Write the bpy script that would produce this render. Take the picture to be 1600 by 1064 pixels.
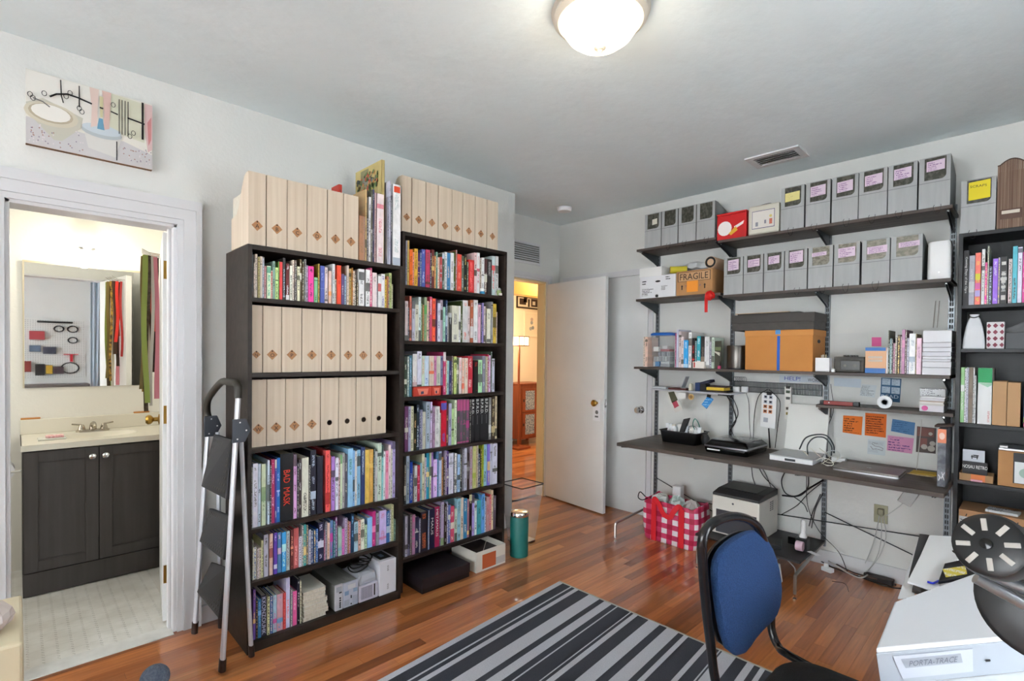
import bpy, math, random
from mathutils import Vector, Matrix, Euler
random.seed(11)
S = bpy.context.scene
COL = S.collection
for o in list(bpy.data.objects): bpy.data.objects.remove(o)
# ------------------------------------------------------------------ camera
FPX, YAW, PIT, ROL, CY, EYE = 799.48, 0.80002, 0.015, -0.01057, 565.63, 1.364
_f = Vector((-math.sin(YAW)*math.cos(PIT), math.cos(YAW)*math.cos(PIT), -math.sin(PIT)))
_r = Vector((math.cos(YAW), math.sin(YAW), 0)); _d = _f.cross(_r)
RX = math.cos(ROL)*_r + math.sin(ROL)*_d; DN = -math.sin(ROL)*_r + math.cos(ROL)*_d
cam_d = bpy.data.cameras.new('camera'); cam = bpy.data.objects.new('camera', cam_d); COL.objects.link(cam)
m3 = Matrix((RX, -DN, -_f)).transposed().to_4x4(); m3.translation = (0, 0, EYE)
cam.matrix_world = m3; cam_d.lens = FPX*36/1600; cam_d.sensor_width = 36; cam_d.sensor_fit = 'HORIZONTAL'
cam_d.shift_y = (CY-532)/1600; cam_d.clip_start = 0.05; S.camera = cam
# ------------------------------------------------------------------ world, lights, exposure
def hx(h):
    if len(h) == 3: v = [int(c, 16)/15 for c in h]
    else: v = [int(h[i:i+2], 16)/255 for i in (0, 2, 4)]
    return tuple(c/12.92 if c <= .04045 else ((c+.055)/1.055)**2.4 for c in v)
w = bpy.data.worlds.new('sky'); S.world = w; w.use_nodes = True
w.node_tree.nodes['Background'].inputs[0].default_value = (.75, .87, 1, 1)
w.node_tree.nodes['Background'].inputs[1].default_value = 1.0
def area(name, loc, rot, sx, sy, power, col):
    l = bpy.data.lights.new(name, 'AREA'); l.shape = 'RECTANGLE'; l.size = sx; l.size_y = sy; l.energy = power; l.color = col
    o = bpy.data.objects.new(name, l); COL.objects.link(o); o.location = loc; o.rotation_euler = rot; return o
def point(name, loc, power, col, r=.04):
    l = bpy.data.lights.new(name, 'POINT'); l.energy = power; l.color = col; l.shadow_soft_size = r
    o = bpy.data.objects.new(name, l); COL.objects.link(o); o.location = loc; return o
area('window_light_back', (-.75, -3.06, 1.35), (math.radians(90), 0, math.radians(0)), 3.0, 1.9, 185, (.93, .97, 1))
area('window_light_side', (1.36, 1.45, 1.35), (math.radians(90), 0, math.radians(90)), 1.2, 1.5, 62, (.88, .95, 1))
point('ceiling_lamp_light', (-1.12, 1.5, 2.38), 3.2, (1, .88, .70), .13)
point('bathroom_sconce_light', (-4.20, .335, 1.96), 5, (1, .90, .74), .05)
area('bathroom_area_light', (-3.7, -1.15, 1.6), (math.radians(90), 0, 0), .8, 1.2, 9, (1, .96, .9))  # unseen soft area light in the bathroom, no window built there
point('hall_lamp_light', (-5.35, 5.0, 1.50), 18, (1, .80, .52), .08)
area('hall_ceiling_light', (-4.5, 5.2, 2.55), (0, 0, 0), .8, .8, 42, (1, .86, .66))
S.view_settings.view_transform = 'Standard'; S.view_settings.look = 'None'
S.view_settings.gamma = 1; S.view_settings.use_curve_mapping = False
S.view_settings.exposure = 0.53
# ------------------------------------------------------------------ pixel helpers (1600 x 1064 frame -> a point on a real plane)
def ray(px, py): return RX*((px-800)/FPX) + DN*((py-CY)/FPX) + _f
def on(px, py, ax, v):
    d = ray(px, py); o = Vector((0, 0, EYE)); return o + d*((v-o[ax])/d[ax])
def PX(px, py, x): return on(px, py, 0, x)
def PY(px, py, y): return on(px, py, 1, y)
def PZ(px, py, z): return on(px, py, 2, z)
# ------------------------------------------------------------------ materials
MATS = {}
def mat(name, col, rough=.6, metal=0, col2=None, sc=(5, 5, 5), det=3, lo=.35, hi=.65, bump=0, bsc=None, coat=0, trans=0, emis=None, es=1, spec=.5, ior=1.45, alpha=1, sheen=0):
    if name in MATS: return MATS[name]
    m = bpy.data.materials.new(name); m.use_nodes = True; n = m.node_tree.nodes; L = m.node_tree.links
    b = n['Principled BSDF']; b.inputs['Base Color'].default_value = (*col, 1); b.inputs['Roughness'].default_value = rough
    b.inputs['Metallic'].default_value = metal; b.inputs['Coat Weight'].default_value = coat; b.inputs['Coat Roughness'].default_value = .08
    b.inputs['Transmission Weight'].default_value = trans; b.inputs['Specular IOR Level'].default_value = spec; b.inputs['IOR'].default_value = ior
    b.inputs['Alpha'].default_value = alpha
    if sheen: b.inputs['Sheen Weight'].default_value = sheen
    if emis: b.inputs['Emission Color'].default_value = (*emis, 1); b.inputs['Emission Strength'].default_value = es
    if col2 or bump:
        tc = n.new('ShaderNodeNewGeometry'); mp = n.new('ShaderNodeMapping'); mp.inputs['Scale'].default_value = sc
        L.new(tc.outputs['Position'], mp.inputs[0]); nz = n.new('ShaderNodeTexNoise'); nz.inputs['Scale'].default_value = 1; nz.inputs['Detail'].default_value = det
        L.new(mp.outputs[0], nz.inputs['Vector'])
    if col2:
        mr = n.new('ShaderNodeMapRange'); mr.inputs[1].default_value = lo; mr.inputs[2].default_value = hi; L.new(nz.outputs['Fac'], mr.inputs[0])
        mx = n.new('ShaderNodeMix'); mx.data_type = 'RGBA'; mx.inputs[6].default_value = (*col, 1); mx.inputs[7].default_value = (*col2, 1)
        L.new(mr.outputs[0], mx.inputs[0]); L.new(mx.outputs[2], b.inputs['Base Color'])
    if bump:
        bp = n.new('ShaderNodeBump'); bp.inputs['Strength'].default_value = bump; bp.inputs['Distance'].default_value = .01
        src = nz
        if bsc:
            mp2 = n.new('ShaderNodeMapping'); mp2.inputs['Scale'].default_value = bsc; L.new(tc.outputs['Position'], mp2.inputs[0])
            src = n.new('ShaderNodeTexNoise'); src.inputs['Scale'].default_value = 1; src.inputs['Detail'].default_value = 4; L.new(mp2.outputs[0], src.inputs['Vector'])
        L.new(src.outputs['Fac'], bp.inputs['Height']); L.new(bp.outputs[0], b.inputs['Normal'])
    MATS[name] = m; return m
def cm(h, rough=.6, metal=0, **k):
    return mat('c_%s_%s_%s' % (h, rough, metal) + ''.join(sorted(k)), hx(h), rough, metal, **k)
def nd(m):
    return m.node_tree.nodes, m.node_tree.links
def math_(n, L, op, a, b=None, c=None):
    x = n.new('ShaderNodeMath'); x.operation = op
    for i, v in enumerate((a, b, c)):
        if v is None: continue
        if isinstance(v, (int, float)): x.inputs[i].default_value = v
        else: L.new(v, x.inputs[i])
    return x.outputs[0]
M_wall = mat('wall_paint', hx('dcdcd8'), .75, col2=hx('d4d5d2'), sc=(1.5, 1.5, 1.5), bump=.12, bsc=(60, 60, 60))
M_ceil = mat('ceiling_plaster', hx('e4eef0'), .85, col2=hx('dee8ea'), sc=(2.2, 1.2, 2), bump=.5, bsc=(16, 9, 9))
M_bath = mat('bathroom_paint', hx('e9e7df'), .6, bump=.1, bsc=(50, 50, 50))
M_trim = mat('trim_paint', hx('d2d2d4'), .4)
M_door = mat('door_paint', hx('dfe0df'), .45, col2=hx('d9dad9'), sc=(3, 3, 3))
M_wood = mat('black_brown_veneer', hx('352c27'), .5, col2=hx('28211d'), sc=(25, 3, 25), bump=.1, spec=.35)
M_wood2 = mat('black_veneer', hx('25272a'), .45, col2=hx('1d1f21'), sc=(3, 25, 25), spec=.4)
M_shelf = mat('grey_brown_shelf_veneer', hx('5a4f48'), .5, col2=hx('473e39'), sc=(3, 30, 30), bump=.1)
M_ply = mat('pale_plywood', hx('d8c8b4'), .6, col2=hx('cdbba5'), sc=(60, 60, 1.5), bump=.08)
M_tag = mat('kraft_tag', hx('b08058'), .7)
M_ink = mat('black_ink', hx('1b1a1c'), .6)
M_steel = mat('brushed_steel', hx('b8bbc0'), .28, 1, bump=.03, bsc=(200, 200, 20))
M_grey = mat('grey_upright_metal', hx('7a8085'), .4, .6)
M_dgrey = mat('dark_bracket_metal', hx('3c4246'), .4, .5)
M_alu = mat('painted_aluminium', hx('c6c8cf'), .35, .25)
M_chrome = mat('chrome', hx('d8d8d8'), .12, 1)
M_brass = mat('aged_brass', hx('a8843f'), .3, 1)
M_blackp = mat('black_plastic', hx('17181a'), .38)
M_blacks = mat('black_gloss_plastic', hx('101113'), .15)
M_whitep = mat('white_plastic', hx('e6e6e6'), .4)
M_paper = mat('white_paper', hx('e8e8ea'), .8)
M_pages = mat('book_pages', hx('dcd6c8'), .9, col2=hx('c8c0b0'), sc=(300, 300, 40))
M_glass = mat('clear_glass', (1, 1, 1), .02, trans=1, ior=1.45)
M_clear = mat('clear_plastic', hx('d6dde0'), .15, alpha=.16)
M_card = mat('brown_cardboard', hx('b98a5c'), .8, col2=hx('ae8053'), sc=(8, 8, 8))
M_darkgap = mat('floor_gap', hx('3a2012'), .8)
# floor planks: a colour of its own for each strip, grain along the strip
def plank_mat():
    m = bpy.data.materials.new('oak_strip'); m.use_nodes = True; n, L = nd(m); b = n['Principled BSDF']
    oi = n.new('ShaderNodeObjectInfo'); g = n.new('ShaderNodeNewGeometry')
    rnd = math_(n, L, 'FRACT', math_(n, L, 'MULTIPLY_ADD', g.outputs['Random Per Island'], 7.31, oi.outputs['Random']))
    cr = n.new('ShaderNodeValToRGB'); L.new(rnd, cr.inputs[0]); e = cr.color_ramp.elements
    e[0].position = 0; e[0].color = (*hx('8a4d27'), 1); e[1].position = 1; e[1].color = (*hx('de955a'), 1)
    for p, c in ((.25, 'bf7340'), (.5, 'd9894e'), (.75, 'a85d2e')):
        x = cr.color_ramp.elements.new(p); x.color = (*hx(c), 1)
    cx = n.new('ShaderNodeCombineXYZ'); L.new(math_(n, L, 'MULTIPLY', rnd, 37.), cx.inputs[2]); 
    ad = n.new('ShaderNodeVectorMath'); L.new(g.outputs['Position'], ad.inputs[0]); L.new(cx.outputs[0], ad.inputs[1])
    mp = n.new('ShaderNodeMapping'); mp.inputs['Scale'].default_value = (70, 3.5, 1); L.new(ad.outputs[0], mp.inputs[0])
    nz = n.new('ShaderNodeTexNoise'); nz.inputs['Scale'].default_value = 1; nz.inputs['Detail'].default_value = 4; L.new(mp.outputs[0], nz.inputs['Vector'])
    mr = n.new('ShaderNodeMapRange'); mr.inputs[1].default_value = .3; mr.inputs[2].default_value = .75; mr.inputs[3].default_value = .72; mr.inputs[4].default_value = 1.12
    L.new(nz.outputs['Fac'], mr.inputs[0]); mx = n.new('ShaderNodeVectorMath'); mx.operation = 'SCALE'; L.new(cr.outputs[0], mx.inputs[0]); L.new(mr.outputs[0], mx.inputs['Scale'])
    L.new(mx.outputs[0], b.inputs['Base Color']); b.inputs['Roughness'].default_value = .3
    b.inputs['Coat Weight'].default_value = .8; b.inputs['Coat Roughness'].default_value = .035
    n2 = n.new('ShaderNodeTexNoise'); n2.inputs['Scale'].default_value = 9; L.new(g.outputs['Position'], n2.inputs['Vector'])
    bp = n.new('ShaderNodeBump'); bp.inputs['Strength'].default_value = .035; bp.inputs['Distance'].default_value = .01; L.new(n2.outputs['Fac'], bp.inputs['Height'])
    L.new(bp.outputs[0], b.inputs['Coat Normal'])
    return m
M_plank = plank_mat()
# printed covers: base from object colour, print from the custom property "ink"
def cover_mat():
    m = bpy.data.materials.new('printed_cover'); m.use_nodes = True; n, L = nd(m); b = n['Principled BSDF']
    oi = n.new('ShaderNodeObjectInfo'); at = n.new('ShaderNodeAttribute'); at.attribute_type = 'OBJECT'; at.attribute_name = 'ink'
    tc = n.new('ShaderNodeTexCoord'); sp = n.new('ShaderNodeSeparateXYZ'); L.new(tc.outputs['Generated'], sp.inputs[0])
    so = n.new('ShaderNodeSeparateXYZ'); L.new(tc.outputs['Object'], so.inputs[0])
    gx, gy, gz = sp.outputs; r = oi.outputs['Random']; r37 = math_(n, L, 'MULTIPLY', r, 37.)
    front = math_(n, L, 'GREATER_THAN', so.outputs[0], -.0015)
    def noise(zs, ys, off, det=0):
        c = n.new('ShaderNodeCombineXYZ'); L.new(math_(n, L, 'MULTIPLY', so.outputs[1], ys), c.inputs[0])
        L.new(math_(n, L, 'MULTIPLY', so.outputs[2], zs), c.inputs[1]); L.new(math_(n, L, 'ADD', r37, off), c.inputs[2])
        t = n.new('ShaderNodeTexNoise'); t.inputs['Scale'].default_value = 1; t.inputs['Detail'].default_value = det; L.new(c.outputs[0], t.inputs['Vector']); return t.outputs['Fac']
    letters = math_(n, L, 'GREATER_THAN', noise(230, 260, 0, 1), .5)
    words = math_(n, L, 'GREATER_THAN', noise(13, 4, 3.3), math_(n, L, 'MULTIPLY_ADD', r, .1, .45))
    mid = math_(n, L, 'MULTIPLY', math_(n, L, 'GREATER_THAN', gy, .27), math_(n, L, 'LESS_THAN', gy, .73))
    ends = math_(n, L, 'MULTIPLY', math_(n, L, 'GREATER_THAN', gz, .07), math_(n, L, 'LESS_THAN', gz, .94))
    txt = math_(n, L, 'MULTIPLY', math_(n, L, 'MULTIPLY', letters, words), math_(n, L, 'MULTIPLY', mid, ends))
    # colour blocks at head or foot on about a third of the covers
    r2 = math_(n, L, 'FRACT', math_(n, L, 'MULTIPLY', r, 13.7)); r3 = math_(n, L, 'FRACT', math_(n, L, 'MULTIPLY', r, 5.9))
    blk = math_(n, L, 'MULTIPLY', math_(n, L, 'LESS_THAN', math_(n, L, 'ABSOLUTE', math_(n, L, 'SUBTRACT', gz, r2)), math_(n, L, 'MULTIPLY', r3, .14)), math_(n, L, 'LESS_THAN', math_(n, L, 'FRACT', math_(n, L, 'MULTIPLY', r, 3.1)), .5))
    fac = math_(n, L, 'MULTIPLY', front, math_(n, L, 'MAXIMUM', txt, blk))
    mx = n.new('ShaderNodeMix'); mx.data_type = 'RGBA'; L.new(math_(n, L, 'MULTIPLY', fac, .85), mx.inputs[0]); L.new(oi.outputs['Color'], mx.inputs[6]); L.new(at.outputs['Color'], mx.inputs[7])
    mot = math_(n, L, 'MULTIPLY_ADD', noise(30, 60, 9, 2), .5, .75)
    sc = n.new('ShaderNodeVectorMath'); sc.operation = 'SCALE'; L.new(mx.outputs[2], sc.inputs[0]); L.new(mot, sc.inputs['Scale'])
    L.new(sc.outputs[0], b.inputs['Base Color']); b.inputs['Roughness'].default_value = .45
    return m
M_cover = cover_mat()
# handwriting / small print in rows on paper (rows along generated z)
def note_mat(name, base, ink, rows=7, dens=.5, margin=.1, axis_h=0, axis_v=2, top=.9):
    if name in MATS: return MATS[name]
    m = bpy.data.materials.new(name); m.use_nodes = True; n, L = nd(m); b = n['Principled BSDF']; b.inputs['Roughness'].default_value = .8
    tc = n.new('ShaderNodeTexCoord'); sp = n.new('ShaderNodeSeparateXYZ'); L.new(tc.outputs['Generated'], sp.inputs[0])
    h, v = sp.outputs[axis_h], sp.outputs[axis_v]; oi = n.new('ShaderNodeObjectInfo')
    row = math_(n, L, 'MULTIPLY', v, rows); fr = math_(n, L, 'FRACT', row); fl = math_(n, L, 'FLOOR', row)
    band = math_(n, L, 'MULTIPLY', math_(n, L, 'GREATER_THAN', fr, .3), math_(n, L, 'LESS_THAN', fr, .78))
    c = n.new('ShaderNodeCombineXYZ'); L.new(math_(n, L, 'MULTIPLY', h, 30), c.inputs[0]); L.new(math_(n, L, 'MULTIPLY', row, 2.2), c.inputs[1]); L.new(math_(n, L, 'MULTIPLY', oi.outputs['Random'], 31), c.inputs[2])
    t = n.new('ShaderNodeTexNoise'); t.inputs['Scale'].default_value = 1; t.inputs['Detail'].default_value = 1; L.new(c.outputs[0], t.inputs['Vector'])
    c2 = n.new('ShaderNodeCombineXYZ'); L.new(fl, c2.inputs[0]); L.new(math_(n, L, 'MULTIPLY', oi.outputs['Random'], 9), c2.inputs[1])
    wn = n.new('ShaderNodeTexWhiteNoise'); L.new(c2.outputs[0], wn.inputs['Vector'])
    lim = math_(n, L, 'MULTIPLY_ADD', wn.outputs['Value'], .5, .45)
    ok = math_(n, L, 'MULTIPLY', math_(n, L, 'GREATER_THAN', h, margin), math_(n, L, 'LESS_THAN', h, lim))
    ok = math_(n, L, 'MULTIPLY', ok, math_(n, L, 'MULTIPLY', math_(n, L, 'LESS_THAN', v, top), math_(n, L, 'GREATER_THAN', v, .08)))
    fac = math_(n, L, 'MULTIPLY', math_(n, L, 'MULTIPLY', math_(n, L, 'GREATER_THAN', t.outputs['Fac'], dens), band), ok)
    mx = n.new('ShaderNodeMix'); mx.data_type = 'RGBA'; L.new(fac, mx.inputs[0]); mx.inputs[6].default_value = (*base, 1); mx.inputs[7].default_value = (*ink, 1)
    L.new(mx.outputs[2], b.inputs['Base Color']); MATS[name] = m; return m
# ------------------------------------------------------------------ mesh builder
WM = {}
class B:
    def __init__(s): s.v = []; s.f = []; s.m = []
    def poly(s, pts, m=0):
        k = len(s.v); s.v += [Vector(p) for p in pts]; s.f.append(list(range(k, k+len(pts)))); s.m.append(m); return s
    def prism(s, pts, vec, m=0):
        pts = [Vector(p) for p in pts]; vec = Vector(vec); k = len(s.v); n = len(pts)
        s.v += pts + [p+vec for p in pts]
        nor = Vector((0, 0, 0))
        for i in range(n): nor += pts[i].cross(pts[(i+1) % n])
        flip = nor.dot(vec) > 0
        a = list(range(k, k+n)); b = list(range(k+n, k+2*n))
        s.f.append(a[::-1] if flip else a); s.f.append(b if flip else b[::-1]); s.m += [m, m]
        for i in range(n):
            j = (i+1) % n; q = [a[i], a[j], b[j], b[i]]; s.f.append(q if flip else q[::-1]); s.m.append(m)
        return s
    def box(s, x0, y0, z0, x1, y1, z1, m=0):
        x0, x1 = sorted((x0, x1)); y0, y1 = sorted((y0, y1)); z0, z1 = sorted((z0, z1))
        return s.prism([(x0, y0, z0), (x1, y0, z0), (x1, y1, z0), (x0, y1, z0)], (0, 0, z1-z0), m)
    def obox(s, c, ax, ay, az, m=0):
        c = Vector(c); ax = Vector(ax); ay = Vector(ay); az = Vector(az)
        p = c-ax-ay-az; return s.prism([p, p+2*ax, p+2*ax+2*ay, p+2*ay], 2*az, m)
    def ring(s, pts_list, m=0, cap=True, closed=False):
        k = len(s.v); n = len(pts_list[0])
        for r in pts_list: s.v += r
        R = len(pts_list)
        for i in range(R if closed else R-1):
            i2 = (i+1) % R
            for j in range(n):
                j2 = (j+1) % n; s.f.append([k+i*n+j, k+i*n+j2, k+i2*n+j2, k+i2*n+j]); s.m.append(m)
        if cap and not closed:
            s.f.append([k+j for j in range(n)][::-1]); s.f.append([k+(R-1)*n+j for j in range(n)]); s.m += [m, m]
        return s
    def tube(s, pts, r, seg=8, m=0, closed=False, flat=1):
        pts = [Vector(p) for p in pts]; n = len(pts); rs = r if isinstance(r, (list, tuple)) else [r]*n; rings = []
        up = None
        for i, p in enumerate(pts):
            if closed: t = (pts[(i+1) % n]-pts[i-1])
            else: t = (pts[min(i+1, n-1)]-pts[max(i-1, 0)])
            t.normalize()
            if up is None: up = Vector((0, 0, 1)) if abs(t.z) < .9 else Vector((0, 1, 0))
            a = t.cross(up)
            if a.length < 1e-4: a = t.orthogonal()
            a.normalize(); b = a.cross(t); b.normalize(); up = b
            rings.append([p + (a*math.cos(2*math.pi*j/seg) + b*math.sin(2*math.pi*j/seg)*flat)*rs[i] for j in range(seg)])
        return s.ring(rings, m, closed=closed)
    def lathe(s, prof, c=(0, 0, 0), seg=24, m=0, ax=None):
        c = Vector(c); Z = Vector(ax).normalized() if ax else Vector((0, 0, 1)); X = Z.orthogonal().normalized(); Y = Z.cross(X)
        return s.ring([[c + Z*z + (X*math.cos(2*math.pi*j/seg)+Y*math.sin(2*math.pi*j/seg))*max(r, 1e-4) for j in range(seg)] for r, z in prof], m)
    def blob(s, c, rx, ry=None, rz=None, seg=12, m=0):
        ry = ry or rx; rz = rz or rx; c = Vector(c); R = []
        for i in range(seg//2+1):
            a = -math.pi/2 + math.pi*i/(seg//2); q = max(math.cos(a), .01)
            R.append([c+Vector((rx*q*math.cos(2*math.pi*j/seg), ry*q*math.sin(2*math.pi*j/seg), rz*math.sin(a))) for j in range(seg)])
        return s.ring(R, m)
    def build(s, name, mats, parent=None, label=None, cat=None, group=None, kind=None, bev=0, smooth=False, local=False, sub=0, loc=None):
        me = bpy.data.meshes.new(name); vs = s.v
        if not isinstance(mats, (list, tuple)): mats = [mats]
        o = None
        if parent is not None and not local:
            inv = WM[parent.name].inverted(); vs = [inv @ v for v in vs]; T = WM[parent.name]
        elif local: T = WM[parent.name] if parent is not None else Matrix()
        else:
            if loc is None:
                lo = Vector([min(v[i] for v in vs) for i in range(3)]); hi = Vector([max(v[i] for v in vs) for i in range(3)])
                loc = Vector(((lo.x+hi.x)/2, (lo.y+hi.y)/2, lo.z))
            T = Matrix.Translation(loc); vs = [v-Vector(loc) for v in vs]
        me.from_pydata([tuple(v) for v in vs], [], s.f); me.update()
        for mt in mats: me.materials.append(mt)
        if len(mats) > 1: me.polygons.foreach_set('material_index', s.m)
        if smooth: me.polygons.foreach_set('use_smooth', [True]*len(s.f)); me.set_sharp_from_angle(angle=.7)
        o = bpy.data.objects.new(name, me); COL.objects.link(o)
        if parent is not None: o.parent = parent
        elif not local: o.location = loc
        WM[o.name] = T
        if bev:
            b = o.modifiers.new('b', 'BEVEL'); b.width = bev; b.segments = 2; b.limit_method = 'ANGLE'; b.angle_limit = .6
        if sub:
            b = o.modifiers.new('s', 'SUBSURF'); b.levels = sub; b.render_levels = sub
        tag(o, label, cat, group, kind); return o
def tag(o, label=None, cat=None, group=None, kind=None):
    if label: o['label'] = label
    if cat: o['category'] = cat
    if group: o['group'] = group
    if kind: o['kind'] = kind
    return o
def thing(name, label, cat, loc, rz=0, group=None, kind=None):
    o = bpy.data.objects.new(name, None); COL.objects.link(o); o.empty_display_size = .05
    o.location = loc; o.rotation_euler = (0, 0, rz); WM[o.name] = Matrix.Translation(Vector(loc)) @ Matrix.Rotation(rz, 4, 'Z')
    return tag(o, label, cat, group, kind)
def dup(o, loc, rz=None, label=None, scale=None):
    c = o.copy(); COL.objects.link(c); c.location = loc
    if rz is not None: c.rotation_euler = (0, 0, rz)
    if scale: c.scale = scale
    WM[c.name] = Matrix.Translation(Vector(loc)) @ Matrix.Rotation(c.rotation_euler[2], 4, 'Z')
    if label: c['label'] = label
    for ch in o.children:
        d = ch.copy(); COL.objects.link(d); d.parent = c
        for g in ch.children:
            e = g.copy(); COL.objects.link(e); e.parent = d
    return c
def text(s, mt, parent, at, right, up, h, w=None, lean=0, name='lettering', depth=.0004, center=True):
    """lettering on a surface: at = centre, right/up = directions, h = height of a capital, w = width to fit"""
    cu = bpy.data.curves.new('t', 'FONT'); cu.body = s; cu.align_x = 'CENTER'; cu.align_y = 'CENTER'; cu.extrude = 0; cu.resolution_u = 2
    to = bpy.data.objects.new('t', cu); COL.objects.link(to)
    me = bpy.data.meshes.new_from_object(to); bpy.data.objects.remove(to); bpy.data.curves.remove(cu)
    if not me.vertices: return None
    xs = [v.co.x for v in me.vertices]; ys = [v.co.y for v in me.vertices]
    cx, cy = (min(xs)+max(xs))/2, (min(ys)+max(ys))/2; W_, H_ = max(xs)-min(xs), max(ys)-min(ys)
    sy = h/H_; sx = (w/W_) if w else sy
    R = Vector(right).normalized(); U = Vector(up).normalized(); N = R.cross(U); at = Vector(at)
    T = WM[parent.name].inverted() if parent else Matrix()
    for v in me.vertices: v.co = T @ (at + R*(v.co.x-cx)*sx + U*(v.co.y-cy)*sy + N*depth)
    me.materials.clear(); me.materials.append(mt)
    o = bpy.data.objects.new(name, me); COL.objects.link(o)
    if parent: o.parent = parent; WM[o.name] = WM[parent.name]
    return o
def curve(pts, n=6):
    """Catmull-Rom through the points"""
    P = [Vector(p) for p in pts]; P = [P[0]*2-P[1]]+P+[P[-1]*2-P[-2]]; out = []
    for i in range(1, len(P)-2):
        for k in range(n):
            t = k/n; a, b, c, d = P[i-1:i+3]
            out.append(.5*((2*b)+(c-a)*t+(2*a-5*b+4*c-d)*t*t+(3*b-a-3*c+d)*t**3))
    out.append(P[-2]); return out
def cord(name, label, pts, r, mt, group=None, seg=6, n=6, cat='cable', parent=None):
    b = B(); b.tube(curve(pts, n), r, seg)
    return b.build(name, mt, parent, None if parent else label, None if parent else cat, group, smooth=True)
# ================================================================== the room shell
W1X, W2Y, HC, RECX = -2.90, 3.84, 2.63, -3.30
def struct(name, b, m, parent=None, **k): return b.build(name, m, parent, kind=None if parent else 'structure', **k)
fl = struct('floor', B().box(-3.40, -3.0, -.06, 1.3, 3.9, -.006), M_darkgap)
# strip planks, one object each
pm = B().box(0, 0, -.006, 1, 1, 0); pw = .0572
unit = None; cnt = 0; stuffb = B()
i = 0; x = W1X
rr = random.Random(3)
while x < 1.25:
    y = -2.95 if x > .12 else 0.0
    y -= rr.random()*.5
    while y < 3.9:
        L_ = rr.uniform(.45, 1.35); y1 = min(y+L_, 3.9)
        if x < .12 and cnt < 300 and y1 > -.02:
            if unit is None:
                unit = pm.build('plank', M_plank, fl); o = unit
            else:
                o = unit.copy(); COL.objects.link(o); o.parent = fl
            b0 = WM['floor'].translation
            o.location = Vector((x+.0003, y+.0004, 0))-b0-Vector((0, 0, 0)); o.scale = (pw-.0006, y1-y-.0008, 1); cnt += 1
        else: stuffb.box(x+.0003, y+.0004, -.006, x+pw-.0003, y1-.0004, 0)
        y = y1
    x += pw
# the mesh verts of the unit are relative to the floor origin; rebuild so that scale works from a corner
me = unit.data; inv = WM['floor'].inverted()
for v, q in zip(me.vertices, B().box(0, 0, -.006, 1, 1, 0).v): v.co = q
for xx in [W1X+pw*k for k in range(0, 54)]:
    stuffb.box(xx+.0003, -2.95, -.006, xx+pw-.0003, -.52, 0)
x = -3.40
rr2 = random.Random(8)
while x < W1X-.001:
    y = 2.6-rr2.random()*.3
    while y < 3.9:
        y1 = min(y+rr2.uniform(.4, 1.2), 3.9); stuffb.box(x+.0003, y+.0004, -.006, min(x+pw-.0003, W1X), y1-.0004, 0); y = y1
    x += pw
stuffb.build('plank_field', M_plank, fl, kind='stuff')
# wall_left with the bathroom doorway
wl = B(); wl.box(W1X-.12, -3.0, 0, W1X, -.03, HC); wl.box(W1X-.12, .56, 0, W1X, 2.83, HC); wl.box(W1X-.12, -.03, 1.97, W1X, .56, HC)
wl.box(RECX, 2.71, 0, W1X-.12, 2.83, HC)
struct('wall_left', wl, M_wall)
# the recessed wall with the hall doorway, vent hole above
wr = B(); wr.box(RECX-.10, 2.60, 0, RECX, 2.90, HC); wr.box(RECX-.10, 3.66, 0, RECX, 3.84, HC); wr.box(RECX-.10, 2.90, 2.06, RECX, 3.66, HC)
struct('wall_recess', wr, M_wall)
struct('wall_back', B().box(RECX-.1, W2Y, 0, 1.3, W2Y+.12, HC), M_wall)
ws = B(); ws.box(1.1, .0, 0, 1.22, .80, HC); ws.box(1.1, 2.1, 0, 1.22, 3.9, HC); ws.box(1.1, .80, 0, 1.22, 2.1, .55); ws.box(1.1, .80, 2.2, 1.22, 2.1, HC); ws.box(1.1, -3.0, 0, 1.22, .0, HC)
struct('wall_right', ws, M_wall)
wn = B(); wn.box(-2.9, -3.0, 0, -2.2, -2.9, HC); wn.box(.7, -3.0, 0, 1.1, -2.9, HC); wn.box(-2.2, -3.0, 0, .7, -2.9, .4); wn.box(-2.2, -3.0, 2.3, .7, -2.9, HC)
struct('wall_near', wn, M_wall)
struct('ceiling', B().box(-5.9, -3.1, HC, 1.3, 7.0, HC+.1), M_ceil)
# window frames
def window(name, b, parent=None): return struct(name, b, M_trim)
wb = B()
for xa, xb in ((-2.2, -2.14), (-.80, -.70), (.64, .70)): wb.box(xa, -2.98, .4, xb, -2.94, 2.3)
wb.box(-2.14, -2.98, .4, .64, -2.94, .46); wb.box(-2.14, -2.98, 2.24, .64, -2.94, 2.3)
w1 = window('window_1', wb); 
for xa, xb in ((-2.14, -.80), (-.70, .64)): B().box(xa, -2.964, .46, xb, -2.960, 2.24).build('pane', M_glass, w1)
wb = B()
for ya, yb in ((.80, .86), (1.42, 1.48), (2.04, 2.10)): wb.box(1.14, ya, .55, 1.18, yb, 2.2)
wb.box(1.14, .86, .55, 1.18, 2.04, .61); wb.box(1.14, .86, 2.14, 1.18, 2.04, 2.2)
w2 = window('window_2', wb)
for ya, yb in ((.86, 1.42), (1.48, 2.04)): B().box(1.158, ya, .61, 1.162, yb, 2.14).build('pane', M_glass, w2)
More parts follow.
